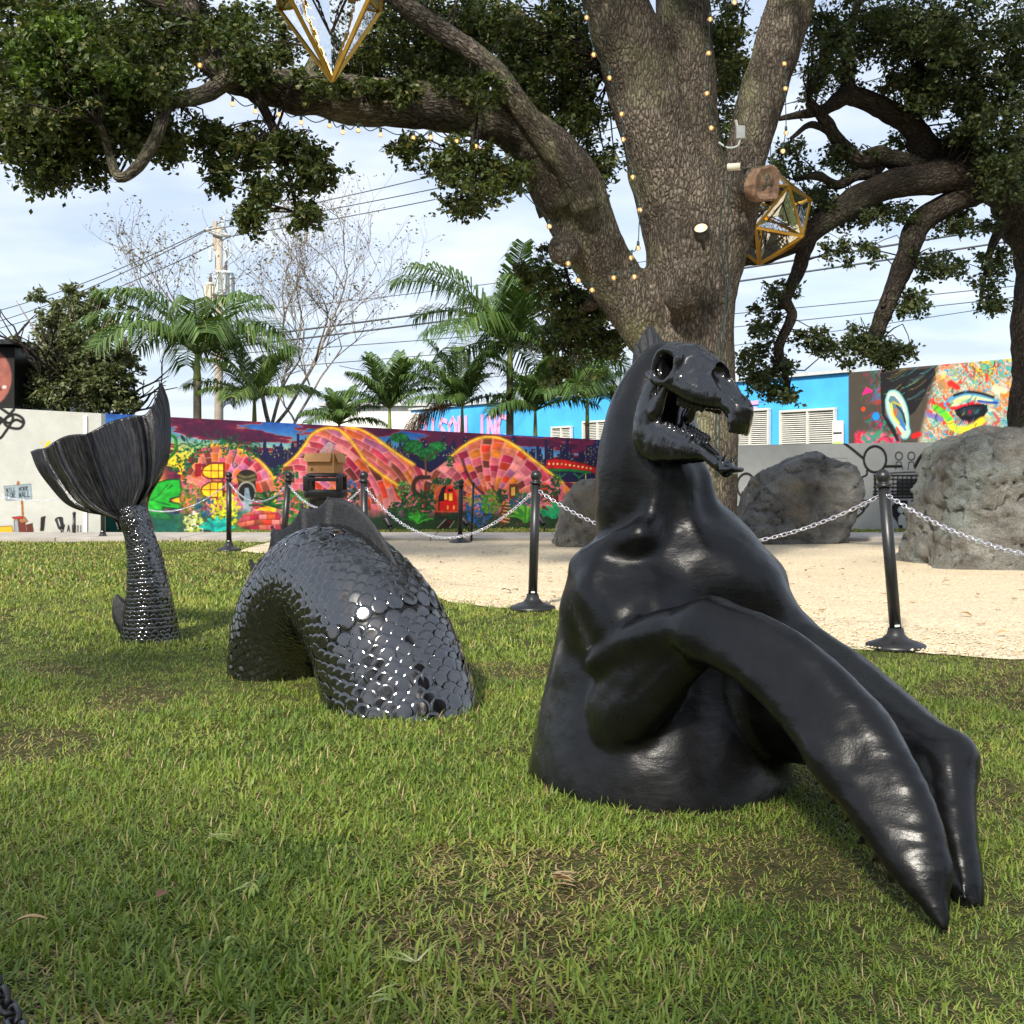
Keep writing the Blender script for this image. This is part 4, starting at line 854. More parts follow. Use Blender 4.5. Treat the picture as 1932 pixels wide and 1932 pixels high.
# ---------------------------------------------------------------- boulders
def rock_mat(name, d, l, warm, ws):
    t = NT(name); t.set(rough=0.92, spec=0.25); c = t.coord('World')
    a = t.noise(c, 3.0, 7, 0.65, 0.3); s = t.noise(c, 60, 4, 0.7); w = t.noise(c, 1.6, 3, 0.5)
    col = t.ramp(a, [(0.3, d), (0.65, l)]); col = t.mix(t.ramp(w, [(ws, 0.0), (ws + 0.12, 0.7)]), col, warm)
    col = t.mix(t.math('MULTIPLY', t.ramp(s, [(0.4, 1.0), (0.60, 0.0)]), 0.4), col, tuple(x * 0.4 for x in d)); t.out_color(col)
    cr_ = t.voro(t.coord('World', (1, 1, 1.6)), 2.2, 'DISTANCE_TO_EDGE'); ck = t.ramp(cr_, [(0.0, 0.0), (0.03, 1.0)])
    t.out_norm(t.bump(s, 0.5, 0.02, t.bump(t.noise(c, 9, 9, 0.75), 1.0, 0.22, t.bump(ck, 0.5, 0.06)))); return t.m
M['rock'] = rock_mat('grey_limestone', (0.20, 0.20, 0.195), (0.52, 0.51, 0.49), (0.58, 0.50, 0.36), 0.56)
M['rock2'] = rock_mat('pale_limestone', (0.26, 0.245, 0.21), (0.52, 0.49, 0.43), (0.44, 0.40, 0.31), 0.5)
M['rock3'] = rock_mat('blotched_boulder', (0.19, 0.175, 0.15), (0.54, 0.53, 0.48), (0.38, 0.44, 0.42), 0.5)
def boulder(name, label, outline, Y, depth, mat, seed, res=0.05, amp=0.05):
    """outline: silhouette (u,v) at the centre plane Y; swelled into a rounded block of the given half depth"""
    ol = np.array([P(u, v, Y)[[0, 2]] for u, v in outline]); lo = ol.min(0); hi = ol.max(0)
    nxx = int((hi[0] - lo[0]) / res) + 9; nzz = int((hi[1] - lo[1]) / res) + 9; nyy = int(2 * depth / res) + 9
    X = lo[0] - 4 * res + np.arange(nxx) * res; Z = lo[1] - 4 * res + np.arange(nzz) * res; Yy = -depth - 4 * res + np.arange(nyy) * res
    XX, ZZ = np.meshgrid(X, Z, indexing='ij'); d = np.full(XX.shape, 1e9); ins = np.zeros(XX.shape, bool); j = len(ol) - 1
    for i in range(len(ol)):
        a, b = ol[j], ol[i]; ba = b - a; t_ = np.clip(((XX - a[0]) * ba[0] + (ZZ - a[1]) * ba[1]) / (ba @ ba), 0, 1)
        d = np.minimum(d, np.hypot(XX - a[0] - t_ * ba[0], ZZ - a[1] - t_ * ba[1]))
        if a[1] != b[1]: ins ^= ((b[1] > ZZ) != (a[1] > ZZ)) & (XX < (a[0] - b[0]) * (ZZ - b[1]) / (a[1] - b[1]) + b[0])
        j = i
    d2 = np.where(ins, -d, d)[:, None, :]; y = Yy[None, :, None]
    # rounded extrusion: allowed depth grows with distance from the outline
    rr = depth * 0.42; q1 = d2 + rr; q2 = np.abs(y) - depth + rr
    D = np.minimum(np.maximum(q1, q2), 0) + np.hypot(np.maximum(q1, 0), np.maximum(q2, 0)) - rr
    D = D + 0 * y
    pp = np.stack(np.meshgrid(X, Yy + Y, Z, indexing='ij'), -1)
    D = D + amp * 1.0 * fbm(pp * 1.3 + seed, 2) + amp * 1.3 * np.abs(fbm(pp * np.array([2.2, 2.2, 4.5]) + seed, 4)) - amp * 0.6
    s = SDF((X[0], Yy[0] + Y, Z[0]), (X[-1], Yy[-1] + Y, Z[-1]), res); s.D = D.astype(np.float32)
    V, Fq = s.mesh(); N = vnormals(V, Fq)
    crag = 1 - np.abs(fbm(V * np.array([2.6, 2.6, 5.0]) + seed + 4, 4)); V = V - N * (amp * 1.1 * np.clip((crag - 0.80) / 0.2, 0, 1) ** 1.5)[:, None]
    V = V + N * (amp * 0.6 * fbm(V * np.array([5, 5, 9.0]) + seed, 5))[:, None]
    m = V[:, 2] > -0.2; o = mesh_obj(name, V, Fq, mat, base=(V[:, 0].mean(), Y, 0)); return tag(o, label, 'boulder', 'boulders on the shell bed')
boulder('boulder', 'pale rounded boulder half hidden behind the horse neck', [(1050, 1050), (1051, 1000), (1060, 945), (1078, 915), (1105, 903), (1160, 898), (1210, 915), (1230, 980), (1232, 1050)], 16.2, 0.75, M['rock2'], 3.3)
boulder('boulder', 'dark grey boulder leaning right, standing beside the oak trunk', [(1375, 1045), (1388, 1000), (1405, 950), (1428, 895), (1470, 880), (1500, 862), (1530, 855), (1558, 866), (1590, 880), (1612, 905), (1616, 935), (1604, 960), (1588, 1000), (1575, 1045)], 16.9, 0.75, M['rock'], 8.1, res=0.04)
boulder('boulder', 'largest boulder, tall blotched grey block at the right edge', [(1722, 1105), (1735, 1040), (1748, 960), (1762, 890), (1780, 845), (1830, 822), (1880, 808), (1960, 806), (2060, 830), (2110, 900), (2130, 1000), (2120, 1105)], 12.6, 0.8, M['rock3'], 21.7, res=0.04, amp=0.06)
# ================================================================ black horse sculpture
HORSE = (0.5, 3.9, 0.0)
hs = thing('horse_sculpture', 'large black sea horse sculpture with bare skull head and two long flippers', 'sculpture', HORSE)
def Q(u, v, Y, r): return (P(u, v, Y), r)
s = SDF((-0.05, 2.35, -0.16), (1.32, 4.5, 1.5), 0.0125)
s.chain([((0.46, 3.93, -0.12), 0.415), Q(1243, 1360, 3.92, 0.40), Q(1258, 1235, 3.9, 0.375), Q(1278, 1140, 3.88, 0.345), Q(1260, 1040, 3.86, 0.238), Q(1232, 945, 3.84, 0.192), Q(1226, 850, 3.82, 0.168), Q(1234, 765, 3.82, 0.135), Q(1256, 700, 3.80, 0.098)], 0.12)
s.cone((0.50, 3.80, -0.20), (0.52, 3.76, -0.06), 0.385, 0.34, 0.22)
# chest masses and shoulders
s.cone(P(1150, 1120, 3.66), P(1185, 1175, 3.60), 0.12, 0.13, 0.10); s.cone(P(1215, 1130, 3.60), P(1235, 1165, 3.58), 0.09, 0.09, 0.08)
s.chain([Q(1345, 1060, 3.66, 0.085), Q(1400, 1105, 3.66, 0.125), Q(1438, 1165, 3.68, 0.12)], 0.08)
s.cone(P(1130, 1085, 3.78), P(1118, 1150, 3.78), 0.085, 0.10, 0.08)
# sinews of the throat
s.chain([Q(1243, 880, 3.675, 0.028), Q(1236, 950, 3.655, 0.028), Q(1224, 1005, 3.63, 0.034), Q(1205, 1035, 3.63, 0.03)], 0.045)
s.chain([Q(1292, 900, 3.68, 0.03), Q(1296, 960, 3.67, 0.03), Q(1316, 1015, 3.66, 0.035), Q(1345, 1055, 3.64, 0.04)], 0.05)
s.chain([Q(1322, 905, 3.74, 0.035), Q(1332, 965, 3.74, 0.042), Q(1378, 1032, 3.74, 0.05), Q(1445, 1092, 3.76, 0.065)], 0.05)
s.chain([Q(1100, 1070, 3.74, 0.03), Q(1150, 1030, 3.66, 0.035), Q(1205, 1012, 3.61, 0.035)], 0.06)
# hollow under the collar, channel of the throat, breast crease
s.cone(P(1170, 1066, 3.49), P(1238, 1054, 3.455), 0.06, 0.075, 0.09, True); s.cone(P(1268, 880, 3.55), P(1272, 990, 3.52), 0.022, 0.035, 0.05, True)
s.chain([Q(1262, 1012, 3.565, 0.016), Q(1290, 1060, 3.53, 0.018), Q(1325, 1110, 3.50, 0.018), Q(1345, 1150, 3.48, 0.02)], 0.035, True)
s.chain([Q(1222, 1075, 3.46, 0.012), Q(1222, 1120, 3.45, 0.014), Q(1228, 1165, 3.46, 0.012)], 0.05, True)
# near upper arm: two muscle bands, crease between, then the long flipper
s.chain([Q(1192, 1330, 3.60, 0.135), Q(1215, 1285, 3.53, 0.12), Q(1275, 1225, 3.40, 0.095), Q(1338, 1196, 3.27, 0.08)], 0.018)
s.chain([Q(1175, 1365, 3.58, 0.10), Q(1195, 1340, 3.52, 0.10), Q(1240, 1290, 3.43, 0.085), Q(1300, 1228, 3.33, 0.07)], 0.014)
s.chain([Q(1128, 1252, 3.58, 0.045), Q(1180, 1222, 3.5, 0.062), Q(1250, 1196, 3.38, 0.07), Q(1330, 1185, 3.26, 0.07)], 0.014)
s.chain([Q(1140, 1370, 3.42, 0.012), Q(1190, 1308, 3.385, 0.014), Q(1250, 1250, 3.30, 0.014), Q(1310, 1212, 3.225, 0.012)], 0.02, True)
s.chain([Q(1112, 1290, 3.50, 0.012), Q(1105, 1350, 3.50, 0.014), Q(1118, 1420, 3.51, 0.012)], 0.03, True)
fl = ((0.05, -0.75, 0.45), 0.62)
s.chain([Q(1338, 1200, 3.24, 0.085), Q(1430, 1243, 3.09, 0.092), Q(1530, 1325, 2.95, 0.106), Q(1612, 1425, 2.82, 0.112)], 0.05, flat=fl)
s.chain([Q(1612, 1425, 2.82, 0.112), Q(1680, 1535, 2.69, 0.089), Q(1735, 1645, 2.58, 0.058), Q(1784, 1752, 2.50, 0.014)], 0.03, flat=fl)
s.chain([Q(1350, 1168, 3.22, 0.05), Q(1450, 1205, 3.07, 0.05), Q(1560, 1285, 2.92, 0.05), Q(1660, 1400, 2.78, 0.045), Q(1730, 1520, 2.66, 0.032), Q(1772, 1640, 2.57, 0.016)], 0.07)
# far arm and flipper
s.chain([Q(1420, 1270, 3.74, 0.21), Q(1500, 1318, 3.6, 0.195), Q(1570, 1340, 3.45, 0.17), Q(1650, 1382, 3.25, 0.13), Q(1738, 1425, 3.05, 0.092), Q(1786, 1448, 2.93, 0.066)], 0.06)
s.chain([Q(1786, 1440, 2.93, 0.068), Q(1796, 1540, 2.83, 0.06), Q(1812, 1630, 2.75, 0.05), Q(1829, 1706, 2.69, 0.036)], 0.03)
s.chain([Q(1500, 1210, 3.66, 0.08), Q(1575, 1265, 3.5, 0.075), Q(1650, 1325, 3.3, 0.06), Q(1740, 1383, 3.05, 0.045), Q(1800, 1415, 2.94, 0.045)], 0.06)
for k in range(15):
    w = k / 14; s.ball(P(1790 + 28 * w + 4 * w * w, 1430 + 262 * w, 2.875 - 0.22 * w), 0.014 - 0.004 * w, 0.012)
for u, v, Y, du, dv in ((1528, 1432, 2.88, -14, 16), (1548, 1470, 2.84, -16, 14), (1572, 1512, 2.8, -16, 12), (1602, 1545, 2.75, -17, 12), (1632, 1586, 2.7, -18, 8), (1652, 1622, 2.66, -16, 8), (1676, 1660, 2.62, -12, 8)):
    s.cone(P(u + 14, v - 8, Y), P(u + du, v + dv, Y), 0.022, 0.004, 0.012)
for u, v in ((1008, 1395), (1012, 1420)): s.cone(P(u + 20, v, 4.02), P(u - 4, v - 4, 4.04), 0.03, 0.006, 0.02)
V, Fq = s.mesh(); V = relax(V, Fq, 4, 0.5)
N = vnormals(V, Fq); V = V + N * (0.004 * fbm(V * np.array([5, 5, 8]), 2) + 0.0012 * fbm(V * 26, 2))[:, None]
# fine crosswise folds along the flipper skin
fold = np.clip((0.75 - V[:, 2]) * 3, 0, 1) * np.clip((3.25 - V[:, 1]) * 4, 0, 1)
V = V + N * (fold * 0.0035 * np.maximum(0, vnoise(V * np.array([14, 14, 60]))))[:, None]
mesh_obj('body', V, Fq, M['resin'], hs)
# crest fin behind the skull: ribbed wedge
def fin_plate(name, outer, inner, Yo, Yi, th, mat, parent, ribs=10, scal=0.0):
    outer = catmull(np.array([P(u, v, Yo) for u, v in outer]), 6); inner = catmull(np.array([P(u, v, Yi) for u, v in inner]), 6)
    n = min(len(outer), len(inner)); t_ = np.linspace(0, 1, 61)
    def rs(c): l = np.concatenate([[0], np.cumsum(np.linalg.norm(np.diff(c, axis=0), axis=1))]); l /= l[-1]; return np.stack([np.interp(t_, l, c[:, i]) for i in range(3)], 1)
    o, i_ = rs(outer), rs(inner); m = 9; V = []; nr = np.cross(o[30] - i_[30], o[35] - o[25]); nr /= np.linalg.norm(nr)
    for sgn in (1, -1):
        for k in range(m):
            w = k / (m - 1); c = i_ * (1 - w) + o * w
            rib = np.abs(np.sin(t_ * math.pi * ribs)) ** 0.7
            V.append(c + sgn * nr * (th * (0.25 + 0.75 * (1 - w) + 0.35 * (rib[:, None] - 0.5)) * (1 if k < m - 1 else 0.25)))
    V = np.array(V).reshape(-1, 3); n = 61; Fc = []
    for sd in (0, 1):
        for k in range(m - 1):
            for j in range(n - 1):
                q = [(sd * m + k) * n + j, (sd * m + k) * n + j + 1, (sd * m + k + 1) * n + j + 1, (sd * m + k + 1) * n + j]; Fc.append(q if sd == 0 else q[::-1])
    for j in range(n - 1): a = (m - 1) * n + j; b = (2 * m - 1) * n + j; Fc.append([a, a + 1, b + 1, b]); a = j; b = m * n + j; Fc.append([a + 1, a, b, b + 1])
    for e in (0, n - 1):
        for k in range(m - 1): Fc.append([k * n + e, (k + 1) * n + e, (m + k + 1) * n + e, (m + k) * n + e])
    return mesh_obj(name, V, Fc, mat, parent)
fin_plate('crest_fin', [(1192, 705), (1195, 668), (1204, 645), (1226, 615), (1240, 630), (1256, 648)], [(1205, 715), (1214, 690), (1225, 680), (1238, 672), (1248, 668), (1258, 672)], 3.93, 3.88, 0.022, M['fin'], hs, 5)

# skull: modelled in its own axes (x nose, y animal's left, z up), then set on the neck
yaw = math.radians(34); pit = math.radians(12.5); SK = np.array([0.66, 0.80, 0.82])
fx = np.array([math.sin(yaw) * math.cos(pit), -math.cos(yaw) * math.cos(pit), -math.sin(pit)]); ly = np.array([math.cos(yaw), math.sin(yaw), 0.0]); uz = np.cross(fx, ly)
SO = P(1291, 701, 3.58)
RS = np.stack([fx, ly, uz], 1)
roll = math.radians(-4); RS = RS @ np.array([[1, 0, 0], [0, math.cos(roll), -math.sin(roll)], [0, math.sin(roll), math.cos(roll)]])
def place(V, k=SK): return SO + (V * k) @ RS.T
s = SDF((-0.19, -0.17, -0.2), (0.52, 0.17, 0.14), 0.0048)
for c, r in (((-0.07, 0, 0.015), 0.092), ((0.03, 0, 0.03), 0.078)): s.ball(c, r, 0.04)
s.cone((0.01, -0.06, 0.035), (0.01, 0.06, 0.035), 0.052, 0.052, 0.04); s.cone((0.0, -0.055, -0.01), (0.0, 0.055, -0.01), 0.055, 0.055, 0.03)
s.chain([((0.05, 0, 0.005), 0.085), ((0.16, 0, -0.012), 0.076), ((0.26, 0, -0.034), 0.070), ((0.35, 0, -0.064), 0.058), ((0.40, 0, -0.088), 0.048)], 0.03)
s.chain([((0.37, 0, -0.075), 0.052), ((0.415, 0, -0.105), 0.052), ((0.425, 0, -0.135), 0.047)], 0.015, flat=((1, 0, -0.5), 0.62))
s.chain([((0.06, 0, 0.055), 0.045), ((0.18, 0, 0.036), 0.036), ((0.25, 0, 0.02), 0.03), ((0.29, 0, 0.012), 0.02)], 0.03)
for y in (-1, 1):
    s.chain([((0.05, y * 0.068, -0.03), 0.058), ((0.14, y * 0.058, -0.05), 0.054), ((0.22, y * 0.045, -0.068), 0.044), ((0.275, y * 0.034, -0.075), 0.03)], 0.025)
    s.chain([((0.11, y * 0.098, -0.02), 0.018), ((0.0, y * 0.112, -0.05), 0.017), ((-0.10, y * 0.10, -0.035), 0.018)], 0.012)
    s.chain([((0.06, y * 0.088, 0.062), 0.022), ((-0.01, y * 0.116, 0.062), 0.02), ((-0.05, y * 0.118, 0.01), 0.014), ((-0.045, y * 0.112, -0.045), 0.016)], 0.012)
    s.chain([((0.075, y * 0.10, 0.045), 0.02), ((0.082, y * 0.105, 0.0), 0.016), ((0.06, y * 0.108, -0.04), 0.018)], 0.012)
    for k in range(6): x = 0.09 + k * 0.027; s.cone((x, y * (0.062 - k * 0.003), -0.09), (x, y * (0.06 - k * 0.003), -0.118), 0.0145, 0.0125, 0.005)
s.cone((0.415, -0.030, -0.135), (0.415, 0.030, -0.135), 0.022, 0.022, 0.015)
for k in range(6):
    a = (k - 2.5) * 0.42; s.cone((0.412 + 0.022 * math.cos(a), 0.047 * math.sin(a), -0.13), (0.412 + 0.024 * math.cos(a), 0.048 * math.sin(a), -0.166), 0.0125, 0.0105, 0.003)
for y in (-1, 1):
    s.ball((0.018, y * 0.150, 0.008), 0.058, 0.008, True); s.cone((0.016, y * 0.12, 0.008), (0.02, y * 0.045, 0.006), 0.044, 0.036, 0.006, True)
    s.cone((-0.085, y * 0.15, -0.005), (-0.085, y * 0.11, 0.0), 0.028, 0.022, 0.008, True)
    s.ball((0.165, y * 0.122, -0.025), 0.014, 0.006, True); s.cone((0.20, y * 0.115, 0.03), (0.12, y * 0.14, 0.02), 0.02, 0.02, 0.03, True)
    s.cone((0.285, y * 0.118, -0.06), (0.36, y * 0.112, -0.085), 0.028, 0.028, 0.03, True)
s.chain([((0.235, 0, 0.028), 0.034), ((0.295, 0, 0.006), 0.052), ((0.36, 0, -0.018), 0.053), ((0.415, 0, -0.046), 0.042)], 0.005, True)
for y in (-1, 1): s.chain([((0.255, y * 0.028, 0.012), 0.026), ((0.32, y * 0.030, -0.016), 0.030), ((0.385, y * 0.022, -0.042), 0.020)], 0.006, True)
s.cone((0.06, 0, -0.145), (0.30, 0, -0.145), 0.045, 0.04, 0.012, True)
s.cone((0.32, -0.12, -0.158), (0.32, 0.12, -0.158), 0.05, 0.05, 0.012, True)
V, Fq = s.mesh(); V = relax(V, Fq, 1, 0.5); N = vnormals(V, Fq)
V = V + N * (0.0010 * fbm(V * 24, 2) + 0.0012 * np.minimum(0, fbm(V * 55 + 9, 2)))[:, None]
sk = mesh_obj('skull', place(V), Fq, M['skull'], hs); sk['label'] = 'glossy black horse skull with hollow eye sockets'
# lower jaw swung open
s = SDF((-0.16, -0.15, -0.33), (0.54, 0.15, 0.06), 0.005)
for y in (-1, 1):
    fl = ((0, 1, 0), 0.40)
    s.chain([((-0.07, y * 0.105, -0.02), 0.022), ((-0.075, y * 0.102, -0.10), 0.046), ((-0.06, y * 0.095, -0.19), 0.062), ((-0.01, y * 0.085, -0.225), 0.062), ((0.05, y * 0.075, -0.22), 0.060)], 0.03, flat=fl)
    s.chain([((0.03, y * 0.078, -0.215), 0.062), ((0.12, y * 0.060, -0.198), 0.052), ((0.21, y * 0.043, -0.172), 0.036), ((0.29, y * 0.028, -0.152), 0.020), ((0.38, y * 0.022, -0.146), 0.016)], 0.02, flat=((0, 1, 0), 0.5))
    s.chain([((-0.10, y * 0.10, -0.10), 0.012), ((-0.11, y * 0.095, -0.19), 0.013), ((-0.075, y * 0.09, -0.265), 0.014), ((0.0, y * 0.082, -0.282), 0.012)], 0.012)
    s.cone((0.0, y * 0.088, -0.03), (-0.01, y * 0.088, -0.13), 0.012, 0.03, 0.02)
    for k in range(7): x = 0.055 + k * 0.026; z = -0.158 + k * 0.004; s.cone((x, y * (0.068 - k * 0.004), z - 0.01), (x, y * (0.067 - k * 0.004), z + 0.008), 0.0135, 0.012, 0.005)
    s.cone((0.40, y * 0.026, -0.135), (0.43, y * 0.028, -0.092), 0.009, 0.003, 0.006)
s.cone((0.35, 0, -0.150), (0.43, 0, -0.144), 0.02, 0.025, 0.02); s.cone((0.43, -0.02, -0.144), (0.43, 0.02, -0.144), 0.019, 0.019, 0.015)
for k in range(6):
    a = (k - 2.5) * 0.42; s.cone((0.435 + 0.012 * math.cos(a), 0.03 * math.sin(a), -0.14), (0.480 + 0.012 * math.cos(a), 0.034 * math.sin(a), -0.118), 0.011, 0.007, 0.004)
V, Fq = s.mesh(); V = relax(V, Fq, 1, 0.5); N = vnormals(V, Fq); V = V + N * (0.0012 * fbm(V * 26, 2))[:, None]
op = math.radians(15); pv = np.array([-0.07, 0, -0.02]); Rj = np.array([[math.cos(op), 0, math.sin(op)], [0, 1, 0], [-math.sin(op), 0, math.cos(op)]])
mesh_obj('lower_jaw', place((V - pv) @ Rj.T + pv + np.array([0.02, 0, 0]), np.array([0.66, 0.78, 0.94])), Fq, M['skull'], hs)
# ================================================================ scaled serpent hump and tail
def disc_mesh(name, r, dome=0.02, n=12, th=0.003):
    V = [(0, 0, dome * r + th)]; Fc = []
    for q, z in ((0.62, dome * r * 0.65 + th), (0.985, th * 1.0), (1.0, 0.0)):
        for k in range(n): a = 2 * math.pi * k / n; V.append((r * q * math.cos(a), r * q * math.sin(a), z))
    for k in range(n): Fc.append((0, 1 + k, 1 + (k + 1) % n))
    for L in range(2):
        for k in range(n): Fc.append((1 + L * n + k, 1 + (L + 1) * n + k, 1 + (L + 1) * n + (k + 1) % n, 1 + L * n + (k + 1) % n))
    me = bpy.data.meshes.new(name); me.from_pydata(V, [], Fc); me.update()
    me.polygons.foreach_set('use_smooth', np.ones(len(me.polygons), bool)); me.materials.append(M['scale']); return me
def scale_skin(root, line, rad, squash, r_of, rowgap, seed, tilt=0.10, zmin=-0.02, limit=300, face_bias=None, tail_first=False):
    """line: dense centreline from head side to tail side; discs overlap toward the tail"""
    rr = np.random.default_rng(seed); T, Nn, B = frames(line)
    s_ = np.concatenate([[0], np.cumsum(np.linalg.norm(np.diff(line, axis=0), axis=1))]); items = []
    pos = 0.0; row = 0
    while pos < s_[-1]:
        i = np.searchsorted(s_, pos); i = min(i, len(line) - 1); R = rad[i]; i_r = i; sr = r_of(pos / s_[-1])
        n = max(6, int(2 * math.pi * R / (sr * 1.82)))
        for k in range(n):
            a = 2 * math.pi * (k + 0.5 * (row % 2) + rr.normal(0, 0.04)) / n
            nrm = math.cos(a) * Nn[i] + math.sin(a) * B[i]; p = line[i] + nrm * (R + 0.004) + T[i] * rr.normal(0, 0.07) * sr
            if p[2] < zmin: continue
            d = T[i]
            up = nrm + d * -(tilt + rr.normal(0, 0.035)) + np.cross(nrm, d) * rr.normal(0, 0.035); up /= np.linalg.norm(up)
            xx = d - (d @ up) * up; xx /= np.linalg.norm(xx); yy = np.cross(up, xx)
            vis = nrm @ (np.array([0, 0, 1.0]) - p) / np.linalg.norm(p)
            items.append((p + up * rr.uniform(0, 0.003), np.stack([xx, yy, up], 1), sr * rr.uniform(0.94, 1.06), vis))
        pos += sr * rowgap; row += 1
    items.sort(key=lambda q: -float(q[3] > 0.05) * q[2] / q[0][1] * (1 + 0.3 * q[3]))
    base = disc_mesh('scale', 1.0, th=0.02); o0 = org_of(root)
    for p, R, sr, _ in items[:limit]:
        o = bpy.data.objects.new('scale', base); link(o, root)
        Mx = Matrix([list(R[0] * sr) + [p[0] - o0[0]], list(R[1] * sr) + [p[1] - o0[1]], list(R[2] * sr) + [p[2] - o0[2]], [0, 0, 0, 1]]); o.matrix_local = Mx
    if len(items) > limit:
        bv = np.array([tuple(v.co) for v in base.vertices]); bf = [list(f.vertices) for f in base.polygons]; Vv = []; Ff = []
        for q, (p, R, sr, _) in enumerate(items[limit:]): Vv.append(p + (bv * sr) @ R.T); Ff += [[x + q * len(bv) for x in f] for f in bf]
        o = mesh_obj('scale_cover', np.concatenate(Vv), Ff, M['scale'], root); o['kind'] = 'stuff'
    return len(items)
# centreline of the arch, right foot (nearer) to left foot
ctl = [(-0.40, 4.92, -0.35), (-0.47, 5.03, -0.05), (-0.60, 5.18, 0.28), (-0.80, 5.42, 0.47), (-0.98, 5.60, 0.45), (-1.13, 5.74, 0.28), (-1.20, 5.80, 0.02), (-1.22, 5.82, -0.25)]
cr_ = [0.335, 0.325, 0.305, 0.28, 0.258, 0.235, 0.215, 0.205]
hump_line = catmull(ctl, 14); hump_rad = catmull(np.stack([cr_, cr_, cr_], 1), 14)[:, 0]
hp = thing('serpent_hump_sculpture', 'black serpent hump arched over the grass, covered in shiny round scales', 'sculpture', (-0.8, 5.4, 0))
V, Fc, _ = sweep(hump_line, hump_rad, 40); mesh_obj('core', V, Fc, M['resin'], hp)
scale_skin(hp, hump_line, hump_rad, 1, lambda t_: 0.045 - 0.016 * t_, 0.74, 4)
# dorsal fin with stiff rays: runs along the outside of the arch
def arch_fin(root, line, rad, tips, i0, i1, mat, side=np.array([0.0, 0.0, 1.0])):
    T, Nn, B = frames(line); pl = np.cross(line[len(line) // 4] - line[len(line) // 2], line[3 * len(line) // 4] - line[len(line) // 2]); pl /= np.linalg.norm(pl)
    if pl[1] < 0: pl = -pl
    idx = np.linspace(i0, i1, 110); base = np.stack([np.interp(idx, np.arange(len(line)), line[:, k]) for k in range(3)], 1); R = np.interp(idx, np.arange(len(line)), rad)
    TT = np.gradient(base, axis=0); TT /= np.linalg.norm(TT, axis=1)[:, None]; out_ = np.cross(TT, pl); 
    if out_[55][2] < 0: out_ = -out_
    w = np.linspace(0, 1, 110); tk = np.array([q[0] for q in tips]); th = np.array([q[1] for q in tips])
    H = np.empty(110)
    for i, x in enumerate(w):
        k = min(np.searchsorted(tk, x, 'right') - 1, len(tk) - 2); f_ = (x - tk[k]) / (tk[k + 1] - tk[k]); H[i] = (th[k] * (1 - f_) + th[k + 1] * f_) * (1 - tips[k][2] * math.sin(math.pi * f_) ** 0.8)
    lean = TT * 0.04
    m = 8; V = []
    for sg in (1, -1):
        for k in range(m):
            q = k / (m - 1); ray = np.exp(-((w[:, None] - tk[None, :]) / 0.012) ** 2).max(1)
            thk = 0.012 * (1 - 0.6 * q) + 0.016 * ray * (1 - 0.5 * q) + 0.004 * np.sin(w * 330) ; thk = np.maximum(thk, 0.003) * (0.3 if k == m - 1 else 1)
            V.append(base + out_ * (R * 0.94)[:, None] + (out_ + lean * q) * (H * q)[:, None] + sg * pl * thk[:, None])
    V = np.array(V).reshape(-1, 3); n = 110; Fc = []
    for sd in (0, 1):
        for k in range(m - 1):
            for j in range(n - 1):
                q = [(sd * m + k) * n + j, (sd * m + k) * n + j + 1, (sd * m + k + 1) * n + j + 1, (sd * m + k + 1) * n + j]; Fc.append(q if sd == 0 else q[::-1])
    for j in range(n - 1): a = (m - 1) * n + j; b = (2 * m - 1) * n + j; Fc.append([a, a + 1, b + 1, b])
    for e in (0, n - 1):
        for k in range(m - 1): Fc.append([k * n + e, (k + 1) * n + e, (m + k + 1) * n + e, (m + k) * n + e])
    fo = mesh_obj('dorsal_fin', V, Fc, mat, root)
    for a, h, _ in tips[1:-1]:
        i = int(a * 109); p0 = base[i] + out_[i] * R[i] * 0.92; p1 = p0 + (out_[i] + lean[i]) * (h + 0.012)
        mb = MB().tube(catmull([p0, (p0 + p1) / 2 + TT[i] * 0.006, p1], 4), np.linspace(0.019, 0.008, 5)[:len(catmull([p0, (p0 + p1) / 2, p1], 4))] if False else np.linspace(0.019, 0.008, len(catmull([p0, (p0 + p1) / 2, p1], 4))), 8)
        mb.build('fin_ray', mat, fo, True)
    return fo
arch_fin(hp, hump_line, hump_rad, [(0.0, 0.0, -0.25), (0.36, 0.15, 0.26), (0.47, 0.17, 0.34), (0.61, 0.20, 0.40), (0.74, 0.22, 0.42), (0.86, 0.20, 0.4), (1.0, 0.08, 0.2)], 28, 84, M['fin'])

# ---------------------------------------------------------------- tail
TY = 7.0
tl = thing('serpent_tail_sculpture', 'black fish tail sculpture rising from the lawn with a broad ribbed fluke', 'sculpture', (-2.18, TY, 0))
st = [(287, 1260, 0.185), (284, 1205, 0.168), (281, 1130, 0.128), (274, 1060, 0.098), (263, 1010, 0.08), (252, 978, 0.08), (247, 955, 0.075)]
tline = catmull([P(u, v, TY) for u, v, _ in st][::1], 10); trad = catmull([[r, r, r] for _, _, r in st], 10)[:, 0]
V, Fc, _ = sweep(tline, trad, 28); mesh_obj('stem', V, Fc, M['resin'], tl)
scale_skin(tl, tline[:-3], trad[:-3], 1, lambda t_: 0.024 - 0.008 * t_, 0.74, 9, zmin=-0.01, tilt=0.04)
